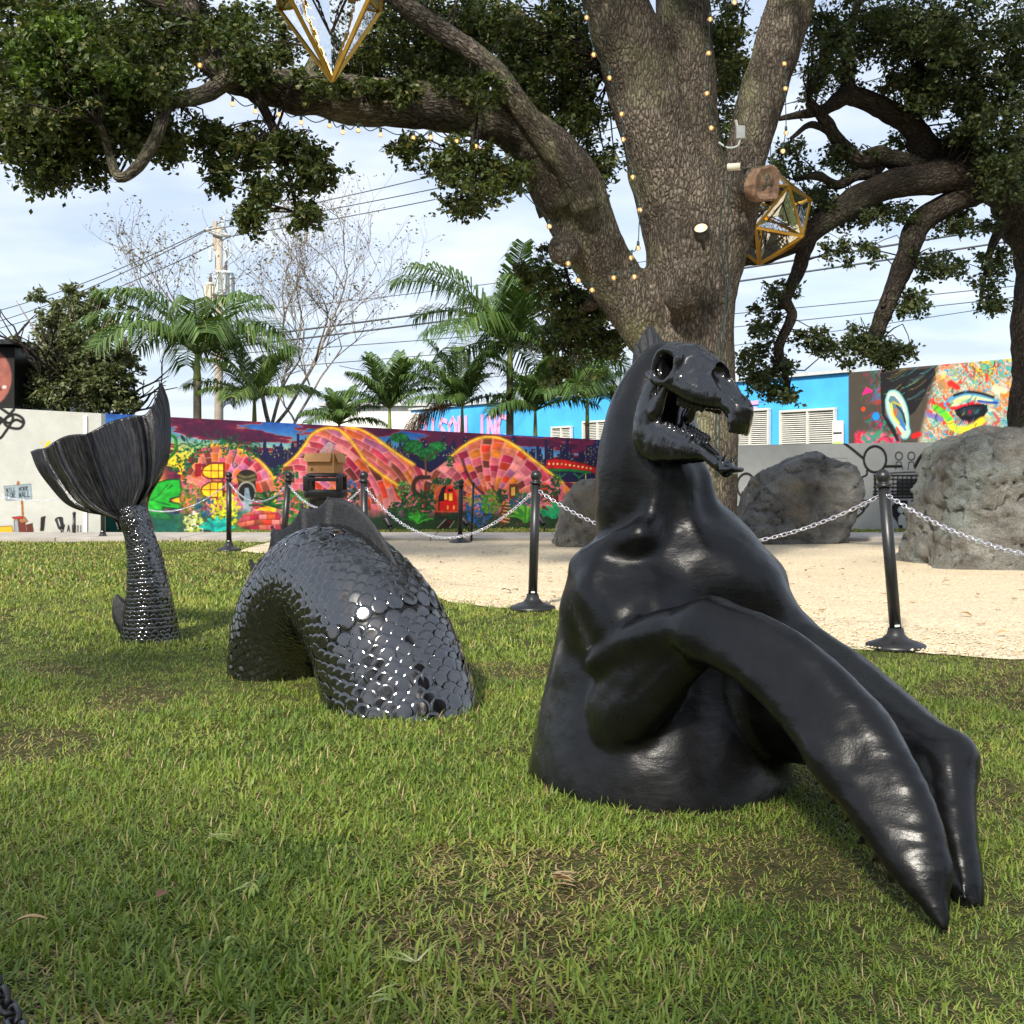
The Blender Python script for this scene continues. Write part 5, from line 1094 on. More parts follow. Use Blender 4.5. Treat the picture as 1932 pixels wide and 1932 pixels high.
# fluke: sheet fanned from the stem; ribs raised along rays, edge rolled
top = [(57, 852), (70, 847), (84, 845), (98, 836), (113, 827), (129, 821), (147, 819), (163, 818), (178, 811), (196, 801), (215, 793), (235, 788), (254, 784), (273, 782), (285, 768), (294, 751), (299, 734), (306, 723)]
lefte = [(57, 852), (70, 885), (92, 916), (123, 950), (159, 966), (196, 973), (214, 980), (222, 998)]
righte = [(306, 723), (319, 763), (322, 830), (313, 879), (285, 922), (274, 947), (275, 968), (283, 1000)]
rowsn, colsn = 70, 180
def arc(c, n): c = catmull(c, 8); l = np.concatenate([[0], np.cumsum(np.linalg.norm(np.diff(c, axis=0), axis=1))]); l /= l[-1]; q = np.linspace(0, 1, n); return np.stack([np.interp(q, l, c[:, 0]), np.interp(q, l, c[:, 1])], 1)
Tp, Le, Re = arc(top, colsn), arc(lefte, rowsn), arc(righte, rowsn)
Bt = np.stack([np.linspace(222, 283, colsn), np.linspace(998, 1000, colsn) + 10 * np.sin(np.linspace(0, math.pi, colsn))], 1)
a_ = np.linspace(0, 1, colsn)[None, :, None]; b_ = np.linspace(0, 1, rowsn)[:, None, None]
UVp = (1 - b_) * Tp[None] + b_ * Bt[None] + (1 - a_) * Le[:, None] + a_ * Re[:, None] - ((1 - a_) * (1 - b_) * Tp[0] + a_ * (1 - b_) * Tp[-1] + (1 - a_) * b_ * Bt[0] + a_ * b_ * Bt[-1])
aa = a_[..., 0] + 0 * b_[..., 0]; bb_ = b_[..., 0] + 0 * a_[..., 0]
ribs = np.exp(-np.abs((aa - 0.15) / 0.030) ** 1.8) + 0.95 * np.exp(-np.abs((aa - 0.37) / 0.030) ** 1.8) + 0.95 * np.exp(-np.abs((aa - 0.72) / 0.030) ** 1.8)
valley = np.exp(-((aa - 0.105) / 0.03) ** 2) + np.exp(-((aa - 0.335) / 0.02) ** 2) * 0.8 + np.exp(-((aa - 0.74) / 0.025) ** 2) * 0.8
dep = -0.16 * np.sin(math.pi * aa) * (1 - bb_) + 0.10 * (aa < 0.13) * (0.13 - aa) / 0.13 * (1 - bb_) ** 0.5 + 0.14 * np.clip((aa - 0.8) / 0.2, 0, 1) ** 1.2 * (1 - bb_) ** 0.5
dep = dep + 0.05 * (1 - bb_) * np.cos(aa * 9) - 0.07 * ribs * (0.35 + 0.65 * (1 - bb_)) + 0.045 * valley
dep = dep + 0.0028 * fbm(np.stack([aa * 70, bb_ * 5, aa * 0], -1), 3) * (1 - 0.5 * bb_)
dep = -dep * -1.0
D_ = TY - 0.02 + dep
lean_ = 0.16 * (1 - bb_) ** 1.3
Yf = D_ + lean_; Fv = np.stack([(UVp[..., 0] - CU) / F * Yf, Yf, HC + (CV - UVp[..., 1]) / F * Yf], -1)
th = 0.012 + 0.06 * bb_ ** 2
Bv = Fv.copy(); Bv[..., 1] += th * 2 * (0.25 + 0.75 * np.minimum(1, np.minimum(aa, 1 - aa) * 14))
n = rowsn * colsn; ii = np.arange(n).reshape(rowsn, colsn)
qf = np.stack([ii[:-1, :-1].ravel(), ii[1:, :-1].ravel(), ii[1:, 1:].ravel(), ii[:-1, 1:].ravel()], 1)
rim = np.concatenate([ii[0, :], ii[1:, -1], ii[-1, -2::-1], ii[-2:0:-1, 0]]); rn = np.roll(rim, -1)
Fq = np.concatenate([qf, qf[:, ::-1] + n, np.stack([rim, rn, rn + n, rim + n], 1)])
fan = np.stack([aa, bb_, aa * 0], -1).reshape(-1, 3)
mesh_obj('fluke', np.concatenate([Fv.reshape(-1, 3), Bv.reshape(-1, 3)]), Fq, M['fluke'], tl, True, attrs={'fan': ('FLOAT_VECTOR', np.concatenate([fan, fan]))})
s = SDF((-2.6, 6.7, 0.0), (-2.2, 7.2, 0.45), 0.012)
s.chain([(P(238, 1185, TY), 0.05), (P(226, 1160, TY), 0.045), (P(222, 1135, TY), 0.03), (P(220, 1122, TY), 0.01)], 0.03); s.cone(P(240, 1150, TY), P(228, 1140, TY), 0.04, 0.03, 0.03)
V, Fq = s.mesh(); mesh_obj('side_fin', relax(V, Fq, 2), Fq, M['fin'], tl)
# ================================================================ stanchions and chains
def rot_to(d):
    z = np.asarray(d, float) / np.linalg.norm(d); x = np.cross([0, 1, 0], z); x /= np.linalg.norm(x); return np.stack([x, np.cross(z, x), z], 1)
HOOK = {}
def stanchion(key, label, base, lean=(0, 0), h=1.03):
    b = np.array([base[0], base[1], 0.0]); o = thing('stanchion', label, 'stanchion', b, 'black stanchions of the chain barrier')
    d = np.array([lean[0], lean[1], 1.0]); R = rot_to(d)
    MB().lathe([(0.165, 0.0), (0.172, 0.012), (0.165, 0.028), (0.12, 0.044), (0.075, 0.06), (0.05, 0.085), (0.042, 0.12)], b, 28).build('base', M['blackplastic'], o, True)
    q = b + np.array([0, 0, 0.1]); MB().lathe([(0.0335, 0), (0.0335, h - 0.20)], q, 22, R).build('pole', M['blackplastic'], o, True)
    t_ = q + R @ np.array([0, 0, h - 0.20])
    MB().lathe([(0.043, 0), (0.046, 0.006), (0.046, 0.014), (0.036, 0.02), (0.028, 0.026), (0.036, 0.038), (0.043, 0.056), (0.041, 0.075), (0.028, 0.092), (0.012, 0.101), (0.003, 0.104)], t_, 22, R).build('finial', M['blackplastic'], o, True)
    MB().box(q + R @ np.array([0, -0.035, 0.035]), (0.028, 0.004, 0.012), R).build('badge', plain('badge_white', (0.6, 0.6, 0.6), 0.5), o)
    HOOK[key] = t_ + R @ np.array([0, 0, -0.035]); return o
stanchion('R', 'black stanchion at the right, on the grass edge in front of the largest boulder', G(1690, 1224), (-0.075, 0.02), 1.03)
stanchion('C', 'black stanchion on the shell bed edge left of the horse sculpture', G(1005, 1151), (0.03, 0.0))
stanchion('B', 'black stanchion just right of the litter bin', P(690, 1099, 10.7), (-0.02, 0))
stanchion('A', 'leaning black stanchion just left of the litter bin', P(532, 1070, 12.5), (0.085, 0))
stanchion('L', 'farthest full black stanchion standing in front of the painted yellow windows', G(432, 1040), (0.0, 0))
stanchion('F', 'far black stanchion in front of the painted red door', G(868, 1026), (0.02, 0), 0.93)
stanchion('T', 'black stanchion half hidden under the tail fluke', G(194, 1019))
stanchion('N', 'black stanchion outside the right edge carrying the near chain', (3.05, 3.9, 0), (0, 0))
HOOK['W'] = P(-60, 950, 17.6)
stanchion('W2', 'black stanchion at the far left along the path', (HOOK['W'][0], 17.6, 0))
def link_ring(L, W_, r, n=10, m=6):
    pts = []
    for k in range(n):
        a = 2 * math.pi * k / n; x = (L / 2 - W_ / 2) * (1 if math.cos(a) > 0 else -1) + W_ / 2 * math.cos(a); pts.append((x, W_ / 2 * math.sin(a), 0))
    pts = np.array(pts); Vv = []; Fc = []
    for i in range(n):
        tg = pts[(i + 1) % n] - pts[i - 1]; tg /= np.linalg.norm(tg); nn = np.cross(tg, [0, 0, 1.0])
        for k in range(m): a = 2 * math.pi * k / m; Vv.append(pts[i] + r * (math.cos(a) * nn + math.sin(a) * np.array([0, 0, 1.0])))
    for i in range(n):
        for k in range(m): Fc.append([i * m + k, ((i + 1) % n) * m + k, ((i + 1) % n) * m + (k + 1) % m, i * m + (k + 1) % m])
    return np.array(Vv), Fc
def chain(label, pts, L=0.042, W_=0.022, r=0.0029, mat='chain', big=False):
    p = np.asarray(pts, float); s_ = np.concatenate([[0], np.cumsum(np.linalg.norm(np.diff(p, axis=0), axis=1))]); st_ = L - 2 * r * 1.25; n = int(s_[-1] / st_)
    lv, lf = link_ring(L, W_, r); root = None; Vv = []; Ff = []
    for i in range(n):
        q = (i + 0.5) * st_; c = np.array([np.interp(q, s_, p[:, k]) for k in range(3)]); c2 = np.array([np.interp(q + 0.01, s_, p[:, k]) for k in range(3)]); d = c2 - c; d /= np.linalg.norm(d)
        sd = np.cross(d, [0, 0, 1.0]); sd /= np.linalg.norm(sd); up = np.cross(sd, d); a = (math.pi / 2) * (i % 2) + 0.4 + random.uniform(-0.25, 0.25)
        y = math.cos(a) * sd + math.sin(a) * up; z = np.cross(d, y); Vv.append(c + lv @ np.stack([d, y, z], 0)); Ff += [[x + i * len(lv) for x in f] for f in lf]
    o = mesh_obj('chain', np.concatenate(Vv), Ff, M[mat], None, True, base=p[0]); return tag(o, label, 'chain', 'chains strung between the stanchions')
def sag(a, b, d, n=40):
    t_ = np.linspace(0, 1, n)[:, None]; q = a * (1 - t_) + b * t_; q[:, 2] -= 4 * d * (t_ * (1 - t_))[:, 0]; return q
chain('short shiny chain in front of the painted drain pipe', sag(HOOK['L'], HOOK['A'], 0.22))
chain('shiny chain hanging across the front of the litter bin', sag(HOOK['A'], HOOK['B'], 0.24))
chain('long shiny chain sagging in front of the painted red door', sag(HOOK['B'], HOOK['C'], 0.42))
chain('shiny chain passing behind the horse neck to the right stanchion', sag(HOOK['C'], HOOK['R'], 0.36, 60))
chain('shiny chain falling away to the right edge past the largest boulder', sag(HOOK['R'], HOOK['N'], 0.30))
chain('shiny chain sagging behind the tail stem in front of the green painted leaf', sag(HOOK['L'], HOOK['T'], 0.42))
chain('thin far chain left of the tail fluke before the white wall', sag(HOOK['T'], HOOK['W2'], 0.30), mat='chain')
chain('thick black chain lying in the grass at the bottom left corner', catmull([G(-60, 1790, 0.05), G(-5, 1865, 0.05), G(14, 1900, 0.045), G(40, 1950, 0.04), G(80, 2040, 0.04)], 10), 0.05, 0.03, 0.0055, 'blackplastic')
# small black fixtures along the wall foot
def stake(label, u, v, h, r=0.02, lean=0.0):
    b = G(u, v); o = thing('garden_stake', label, 'stake', b); MB().lathe([(r, -0.05), (r, h)], b, 10, rot_to([lean, 0, 1])).build('post', M['blackplastic'], o, True); MB().lathe([(r * 1.15, 0), (r * 1.15, 0.03), (r * 0.4, 0.045)], b + rot_to([lean, 0, 1]) @ np.array([0, 0, h]), 10).build('cap', M['blackplastic'], o, True)
stake('short thin black stake in front of the white wall', 140, 1013, 0.36, 0.024); stake('short black stake in the grass below the painted blue shrub', 914, 1004, 0.3, 0.016); stake('tall thin black stake beside the far stanchion at the red door', 889, 1024, 0.85, 0.018, 0.04)
def ground_light(label, u, v, a):
    b = G(u, v); o = thing('ground_spotlight', label, 'spotlight', b, 'small black spotlights along the mural')
    MB().lathe([(0.015, -0.03), (0.015, 0.16)], b, 8).build('spike', M['blackplastic'], o, True); d = np.array([math.sin(a), 0.5, 0.75]); MB().lathe([(0.035, 0), (0.05, 0.03), (0.06, 0.16), (0.068, 0.2), (0.06, 0.2)], b + [0, 0, 0.12], 14, rot_to(d)).build('lamp_head', M['blackplastic'], o, True)
ground_light('small black spotlight in the grass below the painted dark shrub', 737, 1008, -0.5); ground_light('small black spotlight just right of the far stanchion', 884, 1004, -0.8); ground_light('small black spotlight just left of the pale boulder', 1027, 1004, -0.5); ground_light('small black spotlight before the white wall beside the painted letters', 116, 1012, -0.4)

# ================================================================ litter bin with cardboard box
BY = 15.9
bc_ = P(614, 1030, BY); lb = thing('litter_bin', 'black litter bin with an open hood, standing behind the serpent hump', 'bin', (bc_[0], BY, 0))
MB().lathe([(0.20, 0), (0.215, 0.02), (0.235, 0.62), (0.245, 0.64), (0.245, 0.68)], (bc_[0], BY, 0), 28).build('body', M['blackplastic'], lb, True)
hb = MB(); z0, z1 = 0.68, 1.01
def ring_sq(w, d, z, n=32, e=3.2):
    a = np.linspace(0, 2 * np.pi, n, endpoint=False); c, s_ = np.cos(a), np.sin(a); return np.stack([bc_[0] + w * np.sign(c) * np.abs(c) ** (2 / e), BY + d * np.sign(s_) * np.abs(s_) ** (2 / e), np.full(n, z)], 1)
def ring_stack(rings, cap=True):
    n = len(rings[0]); Vv = np.concatenate(rings); Fc = []
    for i in range(len(rings) - 1):
        for j in range(n): Fc.append([i * n + j, i * n + (j + 1) % n, (i + 1) * n + (j + 1) % n, (i + 1) * n + j])
    if cap: Fc += [list(range(n))[::-1], [(len(rings) - 1) * n + j for j in range(n)]]
    return Vv, Fc
hb.add(*ring_stack([ring_sq(0.255, 0.255, 0.66), ring_sq(0.29, 0.28, 0.70), ring_sq(0.29, 0.28, 0.77), ring_sq(0.285, 0.275, 0.79)]))
hb.add(*ring_stack([ring_sq(0.26, 0.25, 0.965), ring_sq(0.265, 0.255, 0.985), ring_sq(0.245, 0.235, 1.01), ring_sq(0.21, 0.2, 1.018)]))
for sx in (-1, 1):
    for sy in (-1, 1): hb.box((bc_[0] + sx * 0.222, BY + sy * 0.212, 0.88), (0.085, 0.085, 0.20), bev=0.012)
hb.build('hood', M['blackplastic'], lb, True)
MB().box((bc_[0], BY - 0.262, 0.93), (0.42, 0.02, 0.05), bev=0.006).build('hood_lip', M['blackplastic'], lb)
cb = thing('cardboard_box', 'open brown cardboard box sitting on top of the litter bin', 'box', (bc_[0], BY, 1.018)); ang = math.radians(-16); Rb = np.array([[math.cos(ang), -math.sin(ang), 0], [math.sin(ang), math.cos(ang), 0], [0, 0, 1]])
bo = np.array([bc_[0] + 0.0, BY, 1.02]); w_, d_, h_ = 0.40, 0.30, 0.27
wb = MB()
for c, sz in (((0, -d_ / 2, h_ / 2), (w_, 0.006, h_)), ((0, d_ / 2, h_ / 2), (w_, 0.006, h_)), ((-w_ / 2, 0, h_ / 2), (0.006, d_ - 0.008, h_)), ((w_ / 2, 0, h_ / 2), (0.006, d_ - 0.008, h_)), ((0, 0, 0.004), (w_ - 0.01, d_ - 0.01, 0.006))): wb.box(bo + Rb @ np.array(c), sz, Rb)
wb.build('walls', M['card'], cb)
def flap(c, sz, ax, an, nm='flap'):
    ca, sa = math.cos(an), math.sin(an); Rx = np.array([[1, 0, 0], [0, ca, -sa], [0, sa, ca]]) if ax == 0 else np.array([[ca, 0, sa], [0, 1, 0], [-sa, 0, ca]]); R_ = Rb @ Rx
    off = np.array([0, -sz[1] / 2, 0]) if ax == 0 and c[1] < 0 else np.array([0, sz[1] / 2, 0]) if ax == 0 else np.array([math.copysign(sz[0] / 2, c[0]), 0, 0]); MB().box(bo + Rb @ np.array(c) + R_ @ off, sz, R_).build(nm, M['card'], cb)
flap((-0.03, -d_ / 2 - 0.006, h_ + 0.0), (w_ * 0.99, 0.135, 0.006), 0, math.radians(62)); flap((0.0, d_ / 2 + 0.004, h_), (w_ * 0.97, 0.15, 0.006), 0, math.radians(-10)); flap((w_ / 2 + 0.004, 0, h_), (0.14, d_ * 0.97, 0.006), 1, math.radians(66)); flap((-w_ / 2 - 0.004, 0, h_), (0.14, d_ * 0.97, 0.006), 1, math.radians(-25))
MB().box(bo + Rb @ np.array([-0.13, -d_ / 2 - 0.005, 0.05]), (0.035, 0.003, 0.045), Rb).build('print_mark', plain('box_print', (0.12, 0.08, 0.05), 0.8), cb)
s = SDF(bo + np.array([-0.2, -0.2, 0.2]), bo + np.array([0.25, 0.25, 0.5]), 0.012); s.chain([((bo + [-0.02, 0, 0.27]), 0.05), ((bo + [0.05, 0, 0.33]), 0.07), ((bo + [0.10, 0.02, 0.36]), 0.03)], 0.05)
V, Fq = s.mesh(); N = vnormals(V, Fq); t = NT('clear_film'); t.set(color=(0.95, 0.95, 0.97), rough=0.15, trans=0.75, ior=1.1); tag(mesh_obj('plastic_wrap', V + N * (0.02 * fbm(V * 14, 3))[:, None], Fq, t.m, base=bo + np.array([0, 0, 0.26])), 'crumpled clear plastic wrap sticking out of the cardboard box', 'plastic wrap')

# ================================================================ utility pole and overhead wires
PY = 40.0
pb_ = P(413, 950, PY); up = thing('utility_pole', 'tall weathered utility pole with two transformers behind the wall', 'utility pole', (pb_[0], PY, 0))
ztop = P(0, 428, PY)[2]
MB().lathe([(0.17, 0), (0.125, ztop)], (pb_[0], PY, 0), 14).build('pole', M['polewood'], up, True)
MB().box((pb_[0] - 0.12, PY - 0.05, P(0, 445, PY)[2]), (0.14, 0.14, P(0, 415, PY)[2] - P(0, 470, PY)[2]), bev=0.01).build('pole_top_brace', M['polewood'], up)
ca_ = MB(); zc = P(0, 440, PY)[2]; ca_.tube(catmull([P(389, 432, PY - 0.2), P(411, 442, PY - 0.2), P(434, 445, PY - 0.2)], 6), 0.075, 8); ca_.build('crossarm', plain('grey_arm', (0.5, 0.5, 0.48), 0.6), up, True)
def can(name, u, v0, v1, w, mat, dy):
    c = P(u, v1, PY + dy); h = P(0, v0, PY)[2] - P(0, v1, PY)[2]; r = px(w, PY) / 2
    o = MB().lathe([(r * 0.9, 0), (r, 0.03), (r, h * 0.86), (r * 1.06, h * 0.87), (r * 1.06, h * 0.93), (r * 0.7, h)], c, 20).build(name, mat, up, True)
    fi = MB(); 
    for k in range(8): a = k * math.pi / 4 + 0.2; fi.box(c + np.array([math.cos(a) * r * 1.03, math.sin(a) * r * 1.03, h * 0.45]), (0.07, 0.07, h * 0.7), np.array([[math.cos(a), -math.sin(a), 0], [math.sin(a), math.cos(a), 0], [0, 0, 1]]))
    fi.build('cooling_rib', mat, o); MB().lathe([(0.05, 0), (0.07, 0.04), (0.05, 0.08), (0.07, 0.12), (0.04, 0.2), (0.03, 0.3)], c + np.array([r * 0.2, -r * 0.3, h]), 10).build('bushing', plain('bushing_brown', (0.12, 0.09, 0.08), 0.3), o, True)
can('transformer', 424, 512, 559, 32, M['grey_can'], -0.5); can('transformer', 396, 533, 573, 17, M['cream'], -0.2)
for (u, v) in ((397, 480), (427, 484), (422, 420)):
    MB().lathe([(0.03, -0.25), (0.075, -0.2), (0.05, -0.12), (0.075, -0.06), (0.05, 0.0), (0.075, 0.06), (0.03, 0.22)], P(u, v, PY - 0.3), 10).build('insulator', M['grey_can'], up, True)
sw = MB(); 
for a, b in (((424, 472), (432, 466)), ((432, 466), (436, 482)), ((436, 482), (427, 492)), ((427, 492), (424, 472))): sw.tube([P(*a, PY - 0.4), P(*b, PY - 0.4)], 0.035, 6)
sw.build('fused_switch', M['grey_can'], up)
def wire(label, p, r, sagd=0.0, n=24):
    a, b = p; q = sag(np.array(a), np.array(b), sagd, n); V, Fc, _ = sweep(q, r, 6); tag(mesh_obj('overhead_wire', V, Fc, M['wire'], base=q[0]), label, 'wire', 'overhead power lines')
wl_ = 'thin power line running from the utility pole top to the upper right'
for (u0, v0), (u1, v1), (u2, v2), nm in (((419, 418), (800, 300), (-60, 600), 'uppermost'), ((391, 434), (815, 322), (-60, 622), 'middle'), ((434, 446), (830, 340), (-60, 634), 'lowest')):
    a = P(u0, v0, PY - 0.25); b = P(u1 + 900, v1 - (v0 - v1) / (u1 - u0) * 900 * 0.8, 30); wire(f'{nm} of three thin lines from the utility pole rising to the right', (a, b), 0.018, 0.35)
    wire(f'{nm} of three thin lines from the utility pole running down to the left edge', (P(u2, v2, 52), a), 0.018, 0.35)
PW = [((430, 640), (2100, 395), 0.035, 'thickest upper cable crossing behind the bare tree to the right'), ((430, 655), (2100, 425), 0.032, 'second thick cable crossing behind the bare tree'), ((430, 668), (2100, 520), 0.015, 'thin cable below the thick pair passing behind the palms'), ((430, 700), (2100, 540), 0.015, 'lower thin cable sloping up to the right'), ((640, 745), (2100, 545), 0.013, 'lowest thin cable near the mural top'), ((420, 590), (1300, 480), 0.013, 'faint thin line from the pole past the bare tree top'), ((640, 690), (845, 702), 0.012, 'faint nearly level wire above the small palms')]
for (u0, v0), (u1, v1), r, lb_ in PW: wire(lb_, (P(u0, v0, 40), P(u1, v1, 34)), r, 0.15)
# ================================================================ gilded mirror polyhedra hung in the oak
def polyhedron(label, c, Rr, rz, tilt, B, el, depth):
    B = np.array(B, float); B /= np.linalg.norm(B[0]); cz, sz = math.cos(rz), math.sin(rz); B = B @ np.array([[cz, -sz, 0], [sz, cz, 0], [0, 0, 1]]).T
    ct, st_ = math.cos(tilt), math.sin(tilt); B = B @ np.array([[ct, 0, st_], [0, 1, 0], [-st_, 0, ct]]).T; c = np.array(c); n = len(B)
    Vv = c + B * Rr; E = [(i, j) for i in range(n) for j in range(i + 1, n) if np.linalg.norm(B[i] - B[j]) < el]
    o = thing('mirror_pendant', label, 'pendant', c, 'gilded mirror polyhedra in the oak')
    for i, j in E: MB().tube([Vv[i], Vv[j]], 0.019, 4).build('frame_bar', M['gold'], o)
    T_ = [(i, j, k) for i in range(n) for j in range(i + 1, n) for k in range(j + 1, n) if (i, j) in E and (j, k) in E and (i, k) in E]
    for q, (i, j, k) in enumerate(T_):
        cen = (Vv[i] + Vv[j] + Vv[k]) / 3; nrm = (cen - c) / np.linalg.norm(cen - c)
        a = [p_ + (cen - p_) * 0.07 - nrm * 0.010 for p_ in (Vv[i], Vv[j], Vv[k])]; ap = cen - nrm * depth; m_ = [p_ * 0.5 + ap * 0.5 for p_ in a]
        if n == 12 and q % 3 == 1: continue
        mesh_obj('mirror_pane', [a[0], a[1], m_[1], m_[0], a[2], m_[2], ap], [[0, 1, 2, 3], [1, 4, 5, 2], [4, 0, 3, 5], [3, 2, 6], [2, 5, 6], [5, 3, 6]], M['mirror'], o, False)
        for x, y in ((m_[0], m_[1]), (m_[1], m_[2]), (m_[2], m_[0])): MB().tube([x, y], 0.009, 4).build('inner_bar', plain('dark_bronze', (0.06, 0.035, 0.025), 0.5, metal=0.4), o)
    top = Vv[np.argmax(Vv[:, 2])]; MB().tube([top, top + np.array([0, 0, 1.6])], 0.006, 5).build('hanging_wire', M['wire'], o)
    return o
ph = (1 + 5 ** 0.5) / 2; ICO = np.array([(-1, ph, 0), (1, ph, 0), (-1, -ph, 0), (1, -ph, 0), (0, -1, ph), (0, 1, ph), (0, -1, -ph), (0, 1, -ph), (ph, 0, -1), (ph, 0, 1), (-ph, 0, -1), (-ph, 0, 1)], float)
ICO = ICO @ rot_to(ICO[0]); OCT = [(1, 0, 0), (-1, 0, 0), (0, 1, 0), (0, -1, 0), (0, 0, 1.25), (0, 0, -1.25)]
polyhedron('gilded mirror pendant hanging at the top in front of the great left limb', P(626, 152, 8.4) + np.array([-0.02, 0, 0.66]), 0.53, math.radians(45 + 8), math.radians(-2), OCT, 1.7, 0.24)
polyhedron('gilded mirror pendant half hidden behind the right of the oak trunk', P(1443, 408, 13.2), 0.55, 0.9, 0.12, ICO, 1.1, 0.12)
# ================================================================ festoon lights, lamp, box and cords on the oak
def festoon(label, pts, Y):
    pp = [np.array(P(u, v, y)) for (u, v), y in zip(pts, Y)]; o = thing('string_lights', label, 'string lights', pp[0], 'festoon bulbs on the oak')
    cord = [p + np.array([0, 0, 0.065]) for p in pp]; cc = []
    for a, b in zip(cord[:-1], cord[1:]): m = (a + b) / 2; m[2] -= 0.05; cc += [a, m]
    cc.append(cord[-1]); V, Fc, _ = sweep(catmull(cc, 4), 0.005, 5); mesh_obj('cord', V, Fc, M['cable_green'], o)
    for p in pp:
        MB().lathe([(0.012, 0.0), (0.014, 0.02), (0.012, 0.045)], p + np.array([0, 0, 0.02]), 8).build('socket', M['socket'], o, True)
        b = MB().lathe([(0.003, -0.026), (0.015, -0.021), (0.024, -0.008), (0.025, 0.004), (0.018, 0.017), (0.011, 0.024)], p, 12).build('bulb', M['bulbglass'], o, True)
        MB().lathe([(0.003, -0.013), (0.009, -0.005), (0.009, 0.006), (0.003, 0.014)], p, 8).build('filament', M['bulb'], b, True)
S1 = [(377, 123), (439, 196), (482, 210), (527, 216), (568, 231), (622, 237), (647, 249), (676, 246), (718, 254), (780, 260), (813, 259), (862, 266), (898, 276), (915, 283), (941, 308), (1036, 427), (1072, 497), (1091, 529), (1117, 547)]
festoon('string of lit globe bulbs under the great left limb', S1, np.linspace(10.4, 11.0, len(S1)))
S2 = [(1107, 33), (1120, 103), (1150, 147), (1173, 215), (1176, 263), (1194, 334), (1207, 396), (1204, 468), (1191, 486), (1197, 522), (1158, 524)]
festoon('string of lit bulbs down the left side of the main stem', S2, [11.0, 11.0, 11.05, 11.1, 11.1, 11.05, 11.0, 10.95, 10.95, 10.9, 10.95])
S3 = [(1386, 4), (1340, 36), (1337, 100), (1334, 176), (1342, 241)]; festoon('string of lit bulbs between the middle and right stems', S3, [11.2] * 5)
S4 = [(1480, 120), (1482, 167), (1483, 251), (1477, 285)]; festoon('short string of bulbs right of the dark right stem', S4, [11.3] * 4)
lp = P(1326, 450, 11.05); sp_ = thing('tree_spotlight', 'lit round spotlight fixed on the front of the oak trunk', 'spotlight', lp); d = np.array([-0.25, -0.75, 0.55]); Rl = rot_to(d)
MB().lathe([(0.03, -0.03), (0.06, 0.0), (0.075, 0.04), (0.078, 0.15), (0.07, 0.15), (0.066, 0.13)], lp, 18, Rl).build('housing', M['blackplastic'], sp_, True); MB().lathe([(0.064, 0.132), (0.05, 0.14), (0.01, 0.145)], lp, 18, Rl).build('lamp_face', M['lampface'], sp_, True); MB().tube([lp, lp + np.array([0.05, 0.25, -0.05])], 0.02, 6).build('bracket', M['blackplastic'], sp_)
jb = P(1397, 250, 11.15); j = thing('junction_box', 'small grey electrical box on the right stem of the oak', 'electrical box', jb); MB().box(jb, (0.085, 0.05, 0.125), bev=0.008).build('casing', plain('box_grey', (0.42, 0.44, 0.44), 0.5), j); MB().tube(catmull([jb + [0, 0, -0.06], jb + [-0.03, 0, -0.13], jb + [-0.12, 0.02, -0.14], jb + [-0.2, 0.05, -0.08]], 5), 0.009, 6).build('conduit', M['grey_can'], j); MB().tube([jb + [-0.03, 0, 0.06], jb + [-0.045, 0, 0.12]], 0.014, 6).build('gland', M['cream'], j)
cm = P(1384, 315, 11.1); k_ = thing('security_camera', 'small cream camera on the oak beside the sawn branch stub', 'camera', cm); MB().lathe([(0.032, -0.06), (0.036, -0.05), (0.036, 0.06), (0.03, 0.065)], cm, 14, rot_to([1.0, -0.3, 0.0])).build('housing', M['cream'], k_, True); MB().lathe([(0.02, 0.062), (0.02, 0.075)], cm, 12, rot_to([1.0, -0.3, 0.0])).build('lens', M['blackplastic'], k_, True)
for k, (lbl, pts) in enumerate((('dark cable running down the right face of the oak trunk', [(1362, 255), (1372, 300), (1368, 360), (1358, 430), (1364, 500), (1370, 560), (1358, 640), (1352, 720), (1350, 900)]), ('second dark cable beside it on the oak trunk', [(1385, 318), (1376, 380), (1372, 470), (1376, 540), (1366, 620), (1360, 700), (1356, 900)]))):
    V, Fc, _ = sweep(catmull([P(u, v, 11.06 + 0.1 * (u > 1370)) for u, v in pts], 6), 0.007, 6); tag(mesh_obj('trunk_cable', V, Fc, M['cable_green'], base=P(1360, 900, 11.1)), lbl, 'cable', 'cables on the oak trunk')
# ================================================================ trees
def leaf_mesh(name, pos, size, mat, parent, rng, col=None, aspect=0.5, droop=0.3, facing=None):
    """one mesh of leaf-shaped faces at the given points"""
    n = len(pos); d = rng.normal(0, 1, (n, 3)); d[:, 2] = d[:, 2] * 0.7 - droop; d /= np.linalg.norm(d, axis=1)[:, None]
    u = rng.normal(0, 1, (n, 3)); u[:, 2] += 0.8; w = np.cross(d, u); w /= np.linalg.norm(w, axis=1)[:, None] + 1e-9; nn = np.cross(w, d)
    L = size * rng.uniform(0.6, 1.25, n)[:, None]; H = L * aspect / 2 * rng.uniform(0.7, 1.2, n)[:, None]
    b = pos; V = np.stack([b, b + d * L * 0.45 + w * H + nn * L * 0.06, b + d * L, b + d * L * 0.45 - w * H + nn * L * 0.06], 1).reshape(-1, 3)
    i = np.arange(n)[:, None] * 4; Fq = i + np.array([[0, 1, 2, 3]])
    c = rng.random(n) if col is None else col; lc = np.repeat(np.stack([c, c, c], 1), 4, 0)
    return mesh_obj(name, V, Fq, mat, parent, False, attrs={'lc': ('FLOAT_VECTOR', lc)})
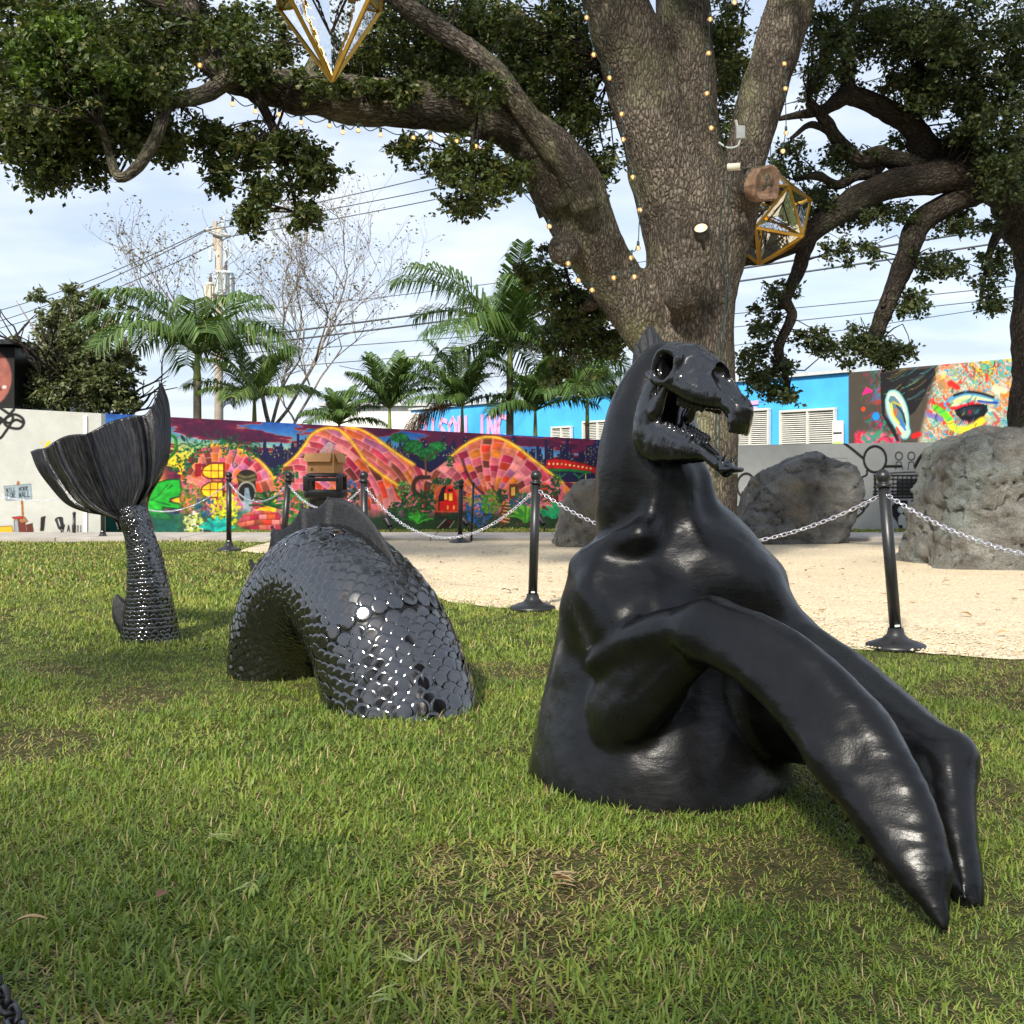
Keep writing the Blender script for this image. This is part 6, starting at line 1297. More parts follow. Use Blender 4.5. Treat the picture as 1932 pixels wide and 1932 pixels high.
def sprays(centres, radii, per, rng, twigs=7, flat=0.75):
    """leaf points gathered along short random twigs round each centre"""
    out_ = []
    for c, r in zip(centres, radii):
        tips = rng.normal(0, 1, (twigs, 3)); tips /= np.linalg.norm(tips, axis=1)[:, None]; tips *= r * rng.uniform(0.5, 1.15, (twigs, 1)); tips[:, 2] *= flat; tips[:, 2] -= r * 0.15
        k = rng.integers(0, twigs, per); t_ = rng.random(per) ** 0.6
        out_.append(c + tips[k] * t_[:, None] + rng.normal(0, r * 0.10, (per, 3)))
    return np.concatenate(out_)
class Limbs:
    def __init__(s): s.V = []; s.F = []; s.B = []; s.n = 0; s.axis = []
    def add(s, V, Fc, bc): s.V.append(V); s.F += [[i + s.n for i in f] for f in Fc]; s.B.append(bc); s.n += len(V)
    def limb(s, spec, sub=6, n=14, rough=0.08, Y=None, seed=0.0):
        pts = np.array([P(q[0], q[1], q[2]) for q in spec]); rad = np.array([px(q[3], q[2]) / 2 for q in spec])
        p = catmull(pts, sub); r = np.maximum(catmull(np.stack([rad] * 3, 1), sub)[:, 0], 0.004)
        a = np.linspace(0, 2 * np.pi, n, endpoint=False)
        ss = np.arange(len(p)); nz = fbm(np.stack([np.cos(a)[None, :] * 1.2 + 0 * ss[:, None], np.sin(a)[None, :] * 1.2 + 0 * ss[:, None], ss[:, None] * 0.35 + seed + 0 * a[None, :]], -1), 3)
        R = r[:, None] * (1 + rough * nz); V, Fc, bc = sweep(p, R, n); s.add(V, Fc, bc); s.axis.append(p); return p
    def world(s, pts, rad, n=8, sub=4):
        p = catmull(pts, sub); r = np.maximum(catmull(np.stack([np.array(rad)] * 3, 1), sub)[:, 0], 0.003); V, Fc, bc = sweep(p, r, n); s.add(V, Fc, bc)
    def build(s, name, mat, parent): return mesh_obj(name, np.concatenate(s.V), s.F, mat, parent, True, attrs={'bc': ('FLOAT_VECTOR', np.concatenate(s.B))})
def blobs(spec, rng):
    """spec rows: u, v, ru, rv, Y, depth, count, radius -> cluster centres and radii"""
    C, R = [], []
    for u, v, ru, rv, Y, dp, cnt, r in spec:
        q = rng.normal(0, 1, (cnt, 3)); q /= np.linalg.norm(q, axis=1)[:, None]; q *= rng.random((cnt, 1)) ** 0.45
        for x in q: C.append(P(u + x[0] * ru, v + x[1] * rv, Y + x[2] * dp)); R.append(r * rng.uniform(0.7, 1.25))
    return np.array(C), np.array(R)
def twigs(axes, C, rng, parent, mat, reach=2.4):
    A = np.concatenate(axes); L = Limbs()
    for c in C:
        d = np.linalg.norm(A - c, axis=1) + 0.6 * np.maximum(0, A[:, 2] - c[2]); i = int(np.argmin(d))
        if d[i] > reach: continue
        a = A[i]; m = (a + c) / 2 + rng.normal(0, 0.10, 3) + np.array([0, 0, 0.10]); r0 = 0.006 + 0.010 * min(1.0, d[i])
        L.world([a, a * 0.6 + m * 0.4, m, c, c + (c - m) * 0.3 + np.array([0, 0, -0.05])], [r0, r0 * 0.85, r0 * 0.65, r0 * 0.4, 0.003], 4, 2)
    L.build('twigs', mat, parent)
# ---------------------------------------------------------------- great oak in the middle
oak = thing('oak_tree', 'great live oak with massive forked trunk and a long left limb', 'tree', (P(1300, 0, 12)[0], 12.0, 0))
s = SDF((0.05, 10.85, -0.25), (3.5, 13.1, 6.75), 0.034)
def ch(spec, k=0.10): s.chain([(P(u, v, Y), px(w, Y) / 2) for u, v, Y, w in spec], k)
ch([(1290, 1130, 12, 310), (1292, 1060, 12, 230), (1294, 950, 12, 192), (1295, 800, 12, 182), (1296, 650, 12, 176), (1300, 540, 12, 170), (1300, 440, 12, 168), (1288, 360, 12, 150)], 0.10)
ch([(1285, 430, 12, 150), (1250, 300, 11.9, 140), (1208, 150, 11.8, 130), (1158, 0, 11.7, 122), (1113, -140, 11.6, 112)], 0.05)
ch([(1335, 430, 12.2, 100), (1322, 280, 12.35, 74), (1300, 130, 12.5, 88), (1286, -40, 12.6, 100), (1286, -180, 12.6, 92)], 0.05)
ch([(1345, 540, 12, 90), (1375, 420, 11.9, 90), (1408, 290, 11.85, 88), (1434, 190, 11.9, 92), (1465, 90, 12, 94), (1500, -20, 12, 88), (1530, -160, 12, 72)], 0.05)
ch([(1255, 660, 12, 90), (1215, 605, 11.95, 106), (1158, 520, 11.9, 106), (1112, 440, 11.8, 114), (1068, 345, 11.7, 124), (1010, 272, 11.55, 104)], 0.08)
ch([(1390, 372, 11.8, 84), (1415, 352, 11.6, 68), (1428, 348, 11.45, 66)], 0.05); s.ball(P(1300, 520, 11.3), px(70, 11.5) / 2, 0.08); s.ball(P(1290, 560, 11.35), 0.2, 0.1); s.ball(P(1065, 470, 11.5), 0.16, 0.1)
V, Fq = s.mesh(); V = relax(V, Fq, 1); N = vnormals(V, Fq)
V = V + N * (0.035 * fbm(V * np.array([1.6, 1.6, 0.9]), 3) + 0.014 * fbm(V * np.array([9, 9, 3.2]), 3))[:, None]
mesh_obj('trunk', V, Fq, M['bark'], oak, attrs={'bc': ('FLOAT_VECTOR', V)})
L = Limbs()
pm = L.limb([(1075, 375, 11.72, 128), (1010, 272, 11.55, 108), (930, 225, 11.4, 92), (830, 203, 11.2, 86), (700, 193, 11.0, 88), (600, 180, 10.9, 80), (500, 160, 10.8, 74), (430, 135, 10.7, 66), (385, 85, 10.7, 52), (352, 20, 10.7, 46), (330, -60, 10.7, 40), (300, -200, 10.6, 30)], 8, 20, 0.16)
for sp, sd in (([(1105, 400, 11.45, 56), (1060, 310, 11.35, 52), (1000, 228, 11.2, 46), (930, 130, 11.0, 42), (850, 70, 10.9, 40), (750, 0, 10.8, 36), (660, -80, 10.7, 28)], 1), ([(440, 145, 10.55, 40), (385, 178, 10.2, 32), (318, 196, 9.9, 28), (298, 250, 9.75, 25), (268, 305, 9.7, 23), (226, 335, 9.65, 20), (205, 285, 9.7, 15), (190, 235, 9.5, 10)], 2), ([(560, 178, 10.9, 30), (610, 90, 11.4, 24), (660, 30, 11.8, 18), (700, -40, 12, 12)], 3), ([(1150, 130, 12.3, 40), (1090, 80, 12.8, 30), (1020, 60, 13.2, 24), (960, 10, 13.5, 16)], 4), ([(1110, -130, 11.6, 118), (1060, -300, 11.4, 90), (980, -480, 11.0, 50)], 5), ([(1290, -170, 12.4, 98), (1300, -360, 12.4, 70), (1330, -560, 12.3, 30)], 6), ([(1528, -150, 12, 78), (1600, -300, 11.8, 56), (1690, -440, 11.6, 28)], 7), ([(470, 150, 10.7, 26), (520, 250, 10.6, 16), (545, 330, 10.5, 10), (560, 400, 10.5, 6)], 8), ([(330, 195, 10.5, 18), (240, 175, 10.3, 14), (150, 160, 10.2, 9)], 9), ([(365, 50, 10.7, 24), (280, 0, 10.4, 18), (190, -30, 10.2, 12), (60, -60, 10, 8)], 10), ([(900, 235, 11.2, 22), (890, 300, 11.0, 12), (880, 370, 10.9, 6)], 11), ([(1130, 560, 12.2, 30), (1090, 600, 12.6, 18), (1060, 660, 12.8, 10)], 12), ([(225, 330, 10.4, 16), (160, 300, 10.3, 11), (110, 320, 10.3, 6)], 13)):
    L.limb(sp, 6, 12, 0.14, seed=sd * 3.1)
oak_axes = L.axis; L.build('limbs', M['bark'], oak)
cut = P(1426, 349, 11.45) + np.array([0.085, -0.13, -0.02]); Rc = rot_to([0.5, -0.85, -0.12]); aa_ = np.linspace(0, 2 * np.pi, 22, endpoint=False); rj = 0.165 * (1 + 0.16 * vnoise(np.stack([np.cos(aa_) * 2.1, np.sin(aa_) * 2.1, aa_ * 0], 1)))
ring = lambda k, z: cut + np.stack([rj * k * np.cos(aa_), rj * k * np.sin(aa_) * 1.1, np.full(22, z) + 0.012 * np.sin(aa_ * 3)], 1) @ Rc.T
Vc, Fc_ = ring_stack([ring(1.04, -0.12), ring(1.06, -0.01), ring(0.95, 0.012), ring(0.6, -0.006), ring(0.25, 0.006)]); mesh_obj('sawn_branch_end', Vc, Fc_, M['cut'], oak, False)
rng = np.random.default_rng(31)
spec = [(60, 60, 130, 110, 10.2, 1.2, 60, 0.30), (170, 130, 150, 120, 10.2, 1.2, 90, 0.30), (60, 210, 130, 90, 10.2, 1.0, 70, 0.28), (200, 240, 130, 70, 10.3, 0.8, 60, 0.26), (110, 320, 80, 40, 10.3, 0.5, 24, 0.24), (25, 250, 40, 60, 10.1, 0.5, 16, 0.22), (190, 60, 140, 70, 10.8, 1.0, 40, 0.3), (330, 60, 90, 80, 11.0, 1.0, 40, 0.28), (430, 60, 110, 80, 11.4, 1.0, 44, 0.28), (330, 260, 70, 50, 10.4, 0.5, 20, 0.24), (430, 270, 70, 50, 10.5, 0.5, 18, 0.2), (520, 285, 75, 60, 10.5, 0.5, 26, 0.2), (580, 320, 45, 55, 10.5, 0.4, 18, 0.18), (500, 355, 45, 40, 10.5, 0.4, 11, 0.18), (575, 405, 26, 36, 10.4, 0.3, 9, 0.15), (480, 415, 24, 34, 10.4, 0.3, 8, 0.15), (410, 330, 40, 30, 10.4, 0.3, 6, 0.18),
        (560, 60, 60, 80, 11.8, 1.0, 14, 0.28), (620, 150, 120, 26, 10.5, 0.4, 16, 0.16), (760, 165, 120, 22, 10.7, 0.4, 16, 0.16), (480, 110, 60, 40, 10.4, 0.4, 14, 0.18), (900, 170, 80, 40, 11.0, 0.4, 14, 0.18), (300, 170, 60, 50, 10.0, 0.5, 16, 0.22), (1040, 250, 50, 60, 12.0, 0.4, 16, 0.2), (680, 100, 90, 70, 11.9, 0.8, 34, 0.28), (800, 110, 120, 90, 11.9, 0.8, 74, 0.28), (960, 60, 160, 70, 12.6, 0.8, 50, 0.28), (900, 60, 110, 80, 12.1, 0.9, 55, 0.28), (980, 160, 90, 80, 12.2, 0.7, 50, 0.28), (1060, 90, 80, 110, 12.6, 0.7, 60, 0.28), (1090, 210, 60, 60, 12.5, 0.5, 30, 0.26), (780, 20, 120, 40, 11.6, 0.8, 26, 0.28), (860, 300, 80, 40, 11.0, 0.5, 24, 0.24), (920, 350, 60, 45, 11.0, 0.5, 20, 0.22), (870, 390, 40, 22, 11.0, 0.3, 6, 0.18), (760, 270, 40, 18, 11.0, 0.3, 6, 0.16), (970, 320, 40, 40, 11.2, 0.4, 10, 0.2),
        (1130, 300, 40, 60, 12.8, 0.5, 16, 0.24), (1060, 550, 80, 60, 12.8, 0.5, 20, 0.24), (1115, 600, 60, 60, 12.8, 0.5, 22, 0.24), (1060, 640, 60, 60, 12.9, 0.5, 14, 0.22), (1080, 710, 50, 30, 12.9, 0.4, 6, 0.2), (1015, 500, 40, 40, 12.9, 0.4, 9, 0.18), (1160, 650, 30, 40, 12.8, 0.3, 8, 0.2), (1375, 120, 40, 130, 13.2, 0.5, 50, 0.28), (1370, 260, 30, 40, 13.0, 0.4, 10, 0.22)]
C_, R_ = blobs(spec, rng); twigs(oak_axes, C_[::2], rng, oak, M['bark2']); lp_ = sprays(C_, R_ * 0.88, 96, rng, 9)
leaf_mesh('crown', lp_, 0.062, M['oakleaf'], oak, rng, aspect=0.6)
# unseen crown above and towards the viewer, shaped to shade limbs but spare the trunk
C_ = []
while len(C_) < 330:
    q = np.array([rng.uniform(-7.5, 6.0), rng.uniform(2.5, 13.0), rng.uniform(6.0, 10.0)])
    if q[2] > 1 + 0.41 * q[1] + 0.95 and q[1] + q[2] / 0.87 > 13.2 and not (q[0] + 0.4 * q[2] / 0.87 < -2.6) and fbm(q[None] * 0.45 + 3.3, 2)[0] > -0.12:
        k_ = (11.3 - q[1]) / (SD.y); hit = q + np.array(SD) * k_      # where this spray's shade meets the trunk
        if 0.9 < hit[0] < 2.6 and 1.0 < hit[2] < 6.0 and rng.random() < 0.75: continue
        C_.append(q)
C_ = np.array(C_); leaf_mesh('upper_crown', sprays(C_, np.full(len(C_), 0.5), 62, rng), 0.16, M['oakleaf'], oak, rng, aspect=0.55)
C_, R_ = blobs([(120, 75, 90, 55, 9.6, 0.5, 34, 0.26), (190, 130, 50, 30, 9.5, 0.3, 12, 0.22), (60, 120, 50, 30, 9.5, 0.3, 6, 0.22)], rng); leaf_mesh('sun_toned_leaves', sprays(C_, R_, 80, rng), 0.066, M['brightleaf'], oak, rng, aspect=0.55)  # leaf patch with sunlight put into its brighter colour
# ---------------------------------------------------------------- second oak at the right edge
ok2 = thing('oak_tree', 'dark oak at the right edge with crooked limbs reaching left', 'tree', (P(1940, 0, 14.6)[0], 14.6, 0))
L = Limbs()
for k, sp in enumerate(([(1975, 1080, 14.6, 170), (1955, 940, 14.6, 122), (1948, 800, 14.6, 100), (1955, 700, 14.6, 84), (1952, 600, 14.6, 88), (1958, 520, 14.6, 76), (1940, 440, 14.5, 84), (1915, 380, 14.4, 90), (1870, 330, 14.3, 92), (1800, 302, 14.2, 80), (1752, 288, 14.1, 60), (1722, 240, 14, 44), (1667, 206, 13.9, 40), (1601, 180, 13.8, 34), (1557, 206, 13.7, 24), (1505, 217, 13.6, 15), (1470, 225, 13.6, 8)],
    [(1900, 380, 14.4, 90), (1960, 250, 14.5, 80), (2010, 100, 14.6, 70), (2030, -80, 14.6, 50)], [(1850, 320, 14.2, 76), (1777, 333, 13.9, 66), (1667, 352, 13.7, 50), (1575, 405, 13.6, 48), (1520, 445, 13.6, 40), (1450, 478, 13.7, 34), (1400, 490, 13.8, 30)], [(1535, 430, 13.6, 34), (1518, 470, 13.6, 28), (1505, 515, 13.6, 27), (1483, 563, 13.5, 22), (1494, 596, 13.5, 20), (1469, 655, 13.5, 20), (1480, 699, 13.5, 14), (1488, 740, 13.5, 7)],
    [(1850, 350, 14.2, 60), (1796, 381, 14, 50), (1733, 425, 13.9, 46), (1706, 496, 13.8, 40), (1680, 563, 13.7, 34), (1662, 603, 13.7, 30), (1654, 632, 13.7, 26), (1646, 650, 13.7, 14)], [(1601, 182, 13.8, 28), (1597, 112, 13.8, 22), (1590, 88, 13.8, 20), (1606, 48, 13.8, 17), (1620, 0, 13.8, 14)], [(1592, 92, 13.8, 14), (1570, 78, 13.8, 8)],
    [(1740, 320, 14, 42), (1704, 309, 13.9, 40), (1660, 294, 13.8, 36), (1623, 302, 13.7, 30), (1586, 272, 13.7, 28), (1557, 228, 13.6, 22), (1525, 190, 13.6, 16)], [(1670, 300, 13.9, 22), (1649, 324, 13.8, 22), (1616, 332, 13.7, 20), (1579, 349, 13.7, 18), (1542, 331, 13.6, 15), (1500, 340, 13.6, 8)], [(1733, 240, 14, 24), (1728, 210, 14, 20), (1719, 184, 14, 17), (1722, 150, 14, 10)], [(1575, 255, 13.7, 16), (1530, 235, 13.6, 12), (1492, 262, 13.6, 7)], [(1690, 550, 13.7, 18), (1664, 580, 13.6, 8)], [(1905, 400, 14.4, 40), (1870, 470, 14.2, 14), (1850, 560, 14.2, 7)])):
    L.limb(sp, 7, 14 if sp[0][3] > 40 else 10, 0.17, seed=k * 2.3)
ok2_axes = L.axis; L.build('trunk', M['bark2'], ok2)
rng = np.random.default_rng(77)
spec = [(1800, 60, 180, 90, 13.6, 1.0, 110, 0.32), (1660, 50, 110, 70, 13.9, 0.8, 50, 0.28), (1560, 60, 60, 70, 13.2, 0.6, 24, 0.26), (1890, 180, 90, 90, 13.6, 0.8, 70, 0.3), (1790, 170, 90, 60, 13.8, 0.8, 40, 0.28), (1900, 310, 60, 70, 13.4, 0.6, 36, 0.28), (1700, 150, 60, 40, 14.0, 0.5, 16, 0.24), (1830, 250, 60, 40, 14.0, 0.5, 18, 0.24), (1590, 300, 70, 40, 13.9, 0.5, 14, 0.22), (1540, 380, 60, 40, 13.8, 0.5, 16, 0.22), (1640, 400, 80, 40, 13.8, 0.5, 16, 0.22), (1600, 470, 70, 30, 13.7, 0.4, 9, 0.2), (1470, 340, 40, 60, 13.8, 0.4, 10, 0.22), (1770, 500, 70, 40, 13.8, 0.5, 14, 0.22), (1820, 420, 60, 30, 14, 0.5, 12, 0.22), (1720, 560, 40, 40, 13.7, 0.4, 8, 0.2), (1610, 650, 90, 34, 13.6, 0.4, 26, 0.2), (1680, 660, 50, 26, 13.6, 0.4, 12, 0.18), (1440, 690, 60, 40, 13.5, 0.4, 20, 0.2), (1480, 740, 40, 26, 13.5, 0.3, 9, 0.18), (1460, 560, 50, 40, 13.5, 0.4, 8, 0.18), (1430, 620, 40, 40, 13.6, 0.4, 7, 0.18), (1525, 640, 36, 30, 13.5, 0.3, 6, 0.16), (1870, 560, 40, 60, 14.0, 0.4, 10, 0.2), (1880, 480, 30, 60, 14.2, 0.4, 8, 0.2), (1560, 150, 60, 50, 14.0, 0.5, 20, 0.24), (1690, 270, 40, 40, 14.2, 0.4, 6, 0.2), (1500, 300, 30, 60, 13.9, 0.4, 8, 0.2)]
C_, R_ = blobs(spec, rng); twigs(ok2_axes, C_[::2], rng, ok2, M['bark2']); leaf_mesh('crown', sprays(C_, R_ * 0.9, 92, rng, 9), 0.066, M['oakleaf2'], ok2, rng, aspect=0.58)
spec2 = [(rng.uniform(1500, 2500), rng.uniform(-500, -60), 150, 90, rng.uniform(11, 16), 1.0, 2, 0.42) for _ in range(90)]
C_, R_ = blobs(spec2, rng); leaf_mesh('upper_crown', sprays(C_, R_, 50, rng), 0.15, M['oakleaf2'], ok2, rng, aspect=0.55)
# ---------------------------------------------------------------- oak standing behind the viewer: its shade dapples the near lawn
ok3 = thing('oak_tree', 'oak behind the viewer that shades the near lawn', 'tree', (-4.2, -5.2, 0))
L = Limbs(); L.world([(-4.2, -5.2, -0.2), (-4.1, -5.2, 1.5), (-3.9, -5.1, 3.2), (-3.2, -4.8, 5.0)], [0.5, 0.4, 0.36, 0.24], 14); L.world([(-3.9, -5.1, 3.2), (-2.4, -4.4, 4.8), (-1.0, -2.6, 5.9)], [0.26, 0.18, 0.08], 10); L.world([(-4.0, -5.1, 2.8), (-4.8, -3.6, 4.8), (-5.0, -1.4, 6.2)], [0.24, 0.16, 0.08], 10); L.build('trunk', M['bark2'], ok3)
rng = np.random.default_rng(5)
C_ = []
for (x, y, z, rx, ry, rz, cnt) in ((-4.5, -4.3, 6.0, 1.4, 0.8, 0.5, 58), (-3.0, -4.95, 6.0, 1.0, 0.35, 0.4, 22), (-1.75, -2.35, 6.0, 0.55, 0.5, 0.4, 13), (-5.0, -1.0, 6.4, 1.5, 0.9, 0.5, 24), (-1.1, -2.0, 6.2, 0.7, 0.5, 0.4, 4)):  # leaf clusters placed along the sun's rays to shade lawn and horse
    q = rng.normal(0, 1, (cnt, 3)); q /= np.linalg.norm(q, axis=1)[:, None]; q *= rng.random((cnt, 1)) ** 0.4; C_.append(np.array([x, y, z]) + q * np.array([rx, ry, rz]))
C_ = np.concatenate(C_); leaf_mesh('crown', sprays(C_, np.full(len(C_), 0.38), 70, rng), 0.12, M['oakleaf'], ok3, rng, aspect=0.55)

# unseen trees added behind the viewer: the dark mass the black sculptures reflect
for k, (x, y, hh, rr_) in enumerate(((-9.5, -13.5, 7.6, 3.6), (-2.5, -16.0, 8.2, 3.8), (4.5, -14.5, 7.8, 3.6), (11.0, -12.0, 7.4, 3.4), (-15.0, -7.0, 6.8, 3.2), (14.5, -4.5, 6.8, 3.0))):
    o = thing('added_tree', ('far left', 'left', 'right', 'far right', 'outermost left', 'outermost right')[k] + ' broad dark tree in the added row out of view behind the viewer', 'tree', (x, y, 0), 'added trees behind the viewer'); L = Limbs(); L.world([(x, y, -0.2), (x + 0.1, y, hh * 0.3), (x - 0.1, y + 0.2, hh * 0.62)], [0.35, 0.28, 0.14], 10); L.build('trunk', M['bark2'], o)
    q = rng.normal(0, 1, (70, 3)); q /= np.linalg.norm(q, axis=1)[:, None]; q *= rng.random((70, 1)) ** 0.33; C_ = np.array([x, y, hh * 0.58]) + q * np.array([rr_, rr_, hh * 0.42]); leaf_mesh('crown', sprays(C_, np.full(70, 0.9), 40, rng), 0.42, M['oakleaf2'], o, rng, aspect=0.6)

# ---------------------------------------------------------------- broadleaf trees behind the wall
def branchy(name, label, base, h, spread, levels, nbr, r0, mat, rng, Yd=1.0, lean=0.0, upward=0.65):
    o = thing(name, label, 'tree', base); L = Limbs(); tips = []
    def grow(p, d, ln, r, lv):
        n = 4; pts = [p]; q = p.copy(); dd = d.copy()
        for i in range(n):
            dd = dd + rng.normal(0, 0.16, 3); dd[2] += 0.05; dd /= np.linalg.norm(dd); q = q + dd * ln / n; pts.append(q.copy())
        L.world(pts, np.linspace(r, r * 0.6, n + 1), 7 if lv > 1 else 9, 2)
        if lv >= levels: tips.append(q.copy()); tips.append(pts[2]); return
        for k in range(nbr + (lv == 0)):
            f_ = 0.35 + 0.65 * (k + 1) / (nbr + (lv == 0)); b = pts[min(n, max(1, int(round(f_ * n))))]; a = rng.uniform(0, 6.28); sd = np.array([math.cos(a), math.sin(a) * Yd, 0]); nd = dd * upward + sd * spread + np.array([0, 0, 0.25]); nd /= np.linalg.norm(nd); grow(np.array(b), nd, ln * rng.uniform(0.58, 0.85), r * 0.58, lv + 1)
    grow(np.array(base, float), np.array([lean, 0, 1.0]), h * 0.36, r0, 0); L.build('trunk', mat, o); return o, np.array(tips)
rng = np.random.default_rng(8)
bt, tips = branchy('bare_tree', 'nearly leafless pale tree with fine twigs behind the mural', (P(588, 0, 27)[0], 27.0, 0), 8.6, 0.58, 6, 3, 0.075, M['bark3'], rng)
leaf_mesh('leaves', sprays(tips[::2], np.full(len(tips[::2]), 0.28), 3, rng, 3), 0.085, M['dryleaf'], bt, rng)
rng = np.random.default_rng(15)
gt, tips = branchy('green_tree', 'bushy dusty green tree with thin top behind the white wall', (P(150, 0, 25)[0], 25.0, 0), 5.0, 0.75, 4, 3, 0.14, M['bark2'], rng)
spec = [(120, 650, 60, 50, 25, 0.8, 46, 0.24), (150, 725, 110, 56, 25, 1.0, 150, 0.27), (110, 690, 90, 60, 25, 0.9, 60, 0.25), (190, 700, 60, 60, 25, 0.9, 40, 0.25), (60, 745, 45, 34, 25, 0.8, 36, 0.26), (225, 760, 40, 30, 25, 0.8, 26, 0.26), (180, 655, 60, 40, 25, 0.8, 30, 0.22), (150, 590, 60, 44, 25, 0.6, 40, 0.2), (100, 610, 44, 40, 25, 0.6, 22, 0.2), (240, 700, 34, 50, 25, 0.6, 20, 0.2), (200, 560, 40, 30, 25, 0.5, 10, 0.16), (205, 610, 34, 34, 25, 0.5, 9, 0.18), (75, 560, 14, 34, 25, 0.3, 4, 0.16), (235, 670, 30, 30, 25, 0.5, 10, 0.18), (130, 545, 30, 20, 25, 0.4, 7, 0.16), (240, 590, 16, 24, 25, 0.3, 3, 0.14), (40, 640, 20, 30, 25, 0.4, 4, 0.16)]
C_, R_ = blobs(spec, rng); leaf_mesh('crown', sprays(C_, R_, 50, rng), 0.12, M['treeleaf'], gt, rng, aspect=0.5)
L = Limbs()
for k in range(34):
    a = rng.uniform(-0.9, 0.9); u0, v0 = 150 + rng.uniform(-60, 60), 760; l_ = rng.uniform(90, 230); L.limb([(u0, v0, 25, 6), (u0 + math.sin(a) * l_ * 0.5 + rng.uniform(-8, 8), v0 - math.cos(a) * l_ * 0.5, 25 + rng.uniform(-.6, .6), 4), (u0 + math.sin(a) * l_ * 0.95, v0 - math.cos(a) * l_, 25 + rng.uniform(-.8, .8), 1.6)], 4, 5)
L.build('twigs', M['bark3'], gt)

# ---------------------------------------------------------------- palms
def palm(label, u, v, Y, fl, nf, rng, trunk_w=10, dirs=None, shaft=True, dead=0, curl=0.9, leaf=0.40, tone=0.0):
    c = P(u, v, Y); o = thing('palm_tree', label, 'palm', (c[0], Y, 0)); r = px(trunk_w, Y) / 2
    MB().tube(catmull([(c[0] + rng.uniform(-.1, .1), Y, -0.1), (c[0], Y, c[2] * 0.5), (c[0], Y, c[2] - 0.5)], 6), np.linspace(r * 1.25, r, 13), 10).build('trunk', M['palmtrunk'], o, True)
    MB().tube(catmull([(c[0], Y, c[2] - 0.55), (c[0], Y, c[2] - 0.25), tuple(c)], 4), np.linspace(r * 1.1, r * 0.6, 9), 10).build('crownshaft', M['palmshaft'], o, True)
    nf = int(nf * 1.35)
    for k in range(nf):
        az = 2 * math.pi * k / nf * 1.0 + rng.uniform(-0.3, 0.3); el = rng.uniform(0.35, 1.25); ln = fl * 1.32 * rng.uniform(0.8, 1.15); isd = k < dead
        if isd: el = 0.15; az = math.pi * 0.95
        d = np.array([math.cos(az) * math.cos(el), math.sin(az) * math.cos(el), math.sin(el)]); p = c.copy(); pts = [p.copy()]; n = 14
        for i in range(n):
            d = d + np.array([0, 0, -curl * (1.9 if isd else 1.0) / n * (0.5 + 1.2 * i / n)]); d /= np.linalg.norm(d); p = p + d * ln / n; pts.append(p.copy())
        pts = np.array(pts); T, Nn, B = frames(pts); m = 54; Vv = []; Ff = []; lc = []
        V, Fc, _ = sweep(pts, np.linspace(0.022, 0.004, len(pts)), 5); Vv.append(V); Ff += Fc; nvt = len(V); lc += [0.9] * nvt
        sd0 = np.cross(np.array([math.cos(az), math.sin(az), 0]), [0, 0, 1.0])
        for i in range(m):
            w = 0.12 + 0.88 * i / (m - 1); x = w * (len(pts) - 1); i0 = min(int(x), len(pts) - 2); f_ = x - i0; b = pts[i0] * (1 - f_) + pts[i0 + 1] * f_; tg = T[i0]; upv = np.cross(sd0, tg)
            for sg in (-1, 1):
                L_ = leaf * ln * (0.55 + 0.75 * math.sin(math.pi * min(1, w * 0.92 + 0.08))) * 0.75 * rng.uniform(0.85, 1.1); dd = sd0 * sg * 0.8 + tg * 0.65 + upv * 0.25 + rng.normal(0, 0.09, 3); dd /= np.linalg.norm(dd)
                wd = np.cross(dd, upv); wd /= np.linalg.norm(wd) + 1e-9; hw = 0.017 * (ln / 1.6) ** 0.5 * (0.7 if isd else 1)
                m1 = b + dd * L_ * 0.5 + np.array([0, 0, -0.06 * L_]); e = b + dd * L_ * 0.86 + np.array([0, 0, (-0.58 - (0.3 if isd else 0)) * L_])
                Vv.append(np.array([b - wd * hw * 0.5, b + wd * hw * 0.5, m1 + wd * hw, m1 - wd * hw, e])); Ff += [[nvt, nvt + 1, nvt + 2, nvt + 3], [nvt + 3, nvt + 2, nvt + 4]]; nvt += 5; cc = np.clip(rng.normal(0.4 + tone, 0.22), 0, 1); lc += [cc] * 5
        lc = np.array(lc); mesh_obj('frond', np.concatenate(Vv), Ff, M['palmdead'] if isd else M['palmleaf'], o, False, attrs={'lc': ('FLOAT_VECTOR', np.stack([lc] * 3, 1))})
    return o
rng = np.random.default_rng(12)
palm('royal palm in front of the utility pole, left of the bare tree', 372, 668, 24, 1.75, 13, rng, 14, curl=1.25, tone=0.1)
palm('low feathery palm between the utility pole and the bare tree', 480, 755, 24, 1.1, 11, rng, 9, tone=0.3)
palm('small palm just right of the bare tree', 640, 800, 23.5, 0.8, 9, rng, 8)
palm('young palm with upright fronds right of the bare tree', 735, 770, 23.5, 0.95, 11, rng, 8, curl=0.7)
palm('fan-like palm with a dead brown frond left of the tallest palm', 872, 765, 23, 1.05, 12, rng, 7, dead=2)
palm('tallest palm, arching over the mural left of the oak trunk', 962, 655, 23.5, 1.9, 14, rng, 13, curl=1.2, tone=0.05)
palm('broad palm close behind the horse neck beside the oak trunk', 1108, 752, 23, 1.35, 13, rng, 8)
palm('low palm with dark narrow fronds below the tallest palm', 1010, 775, 23, 1.05, 11, rng, 8)
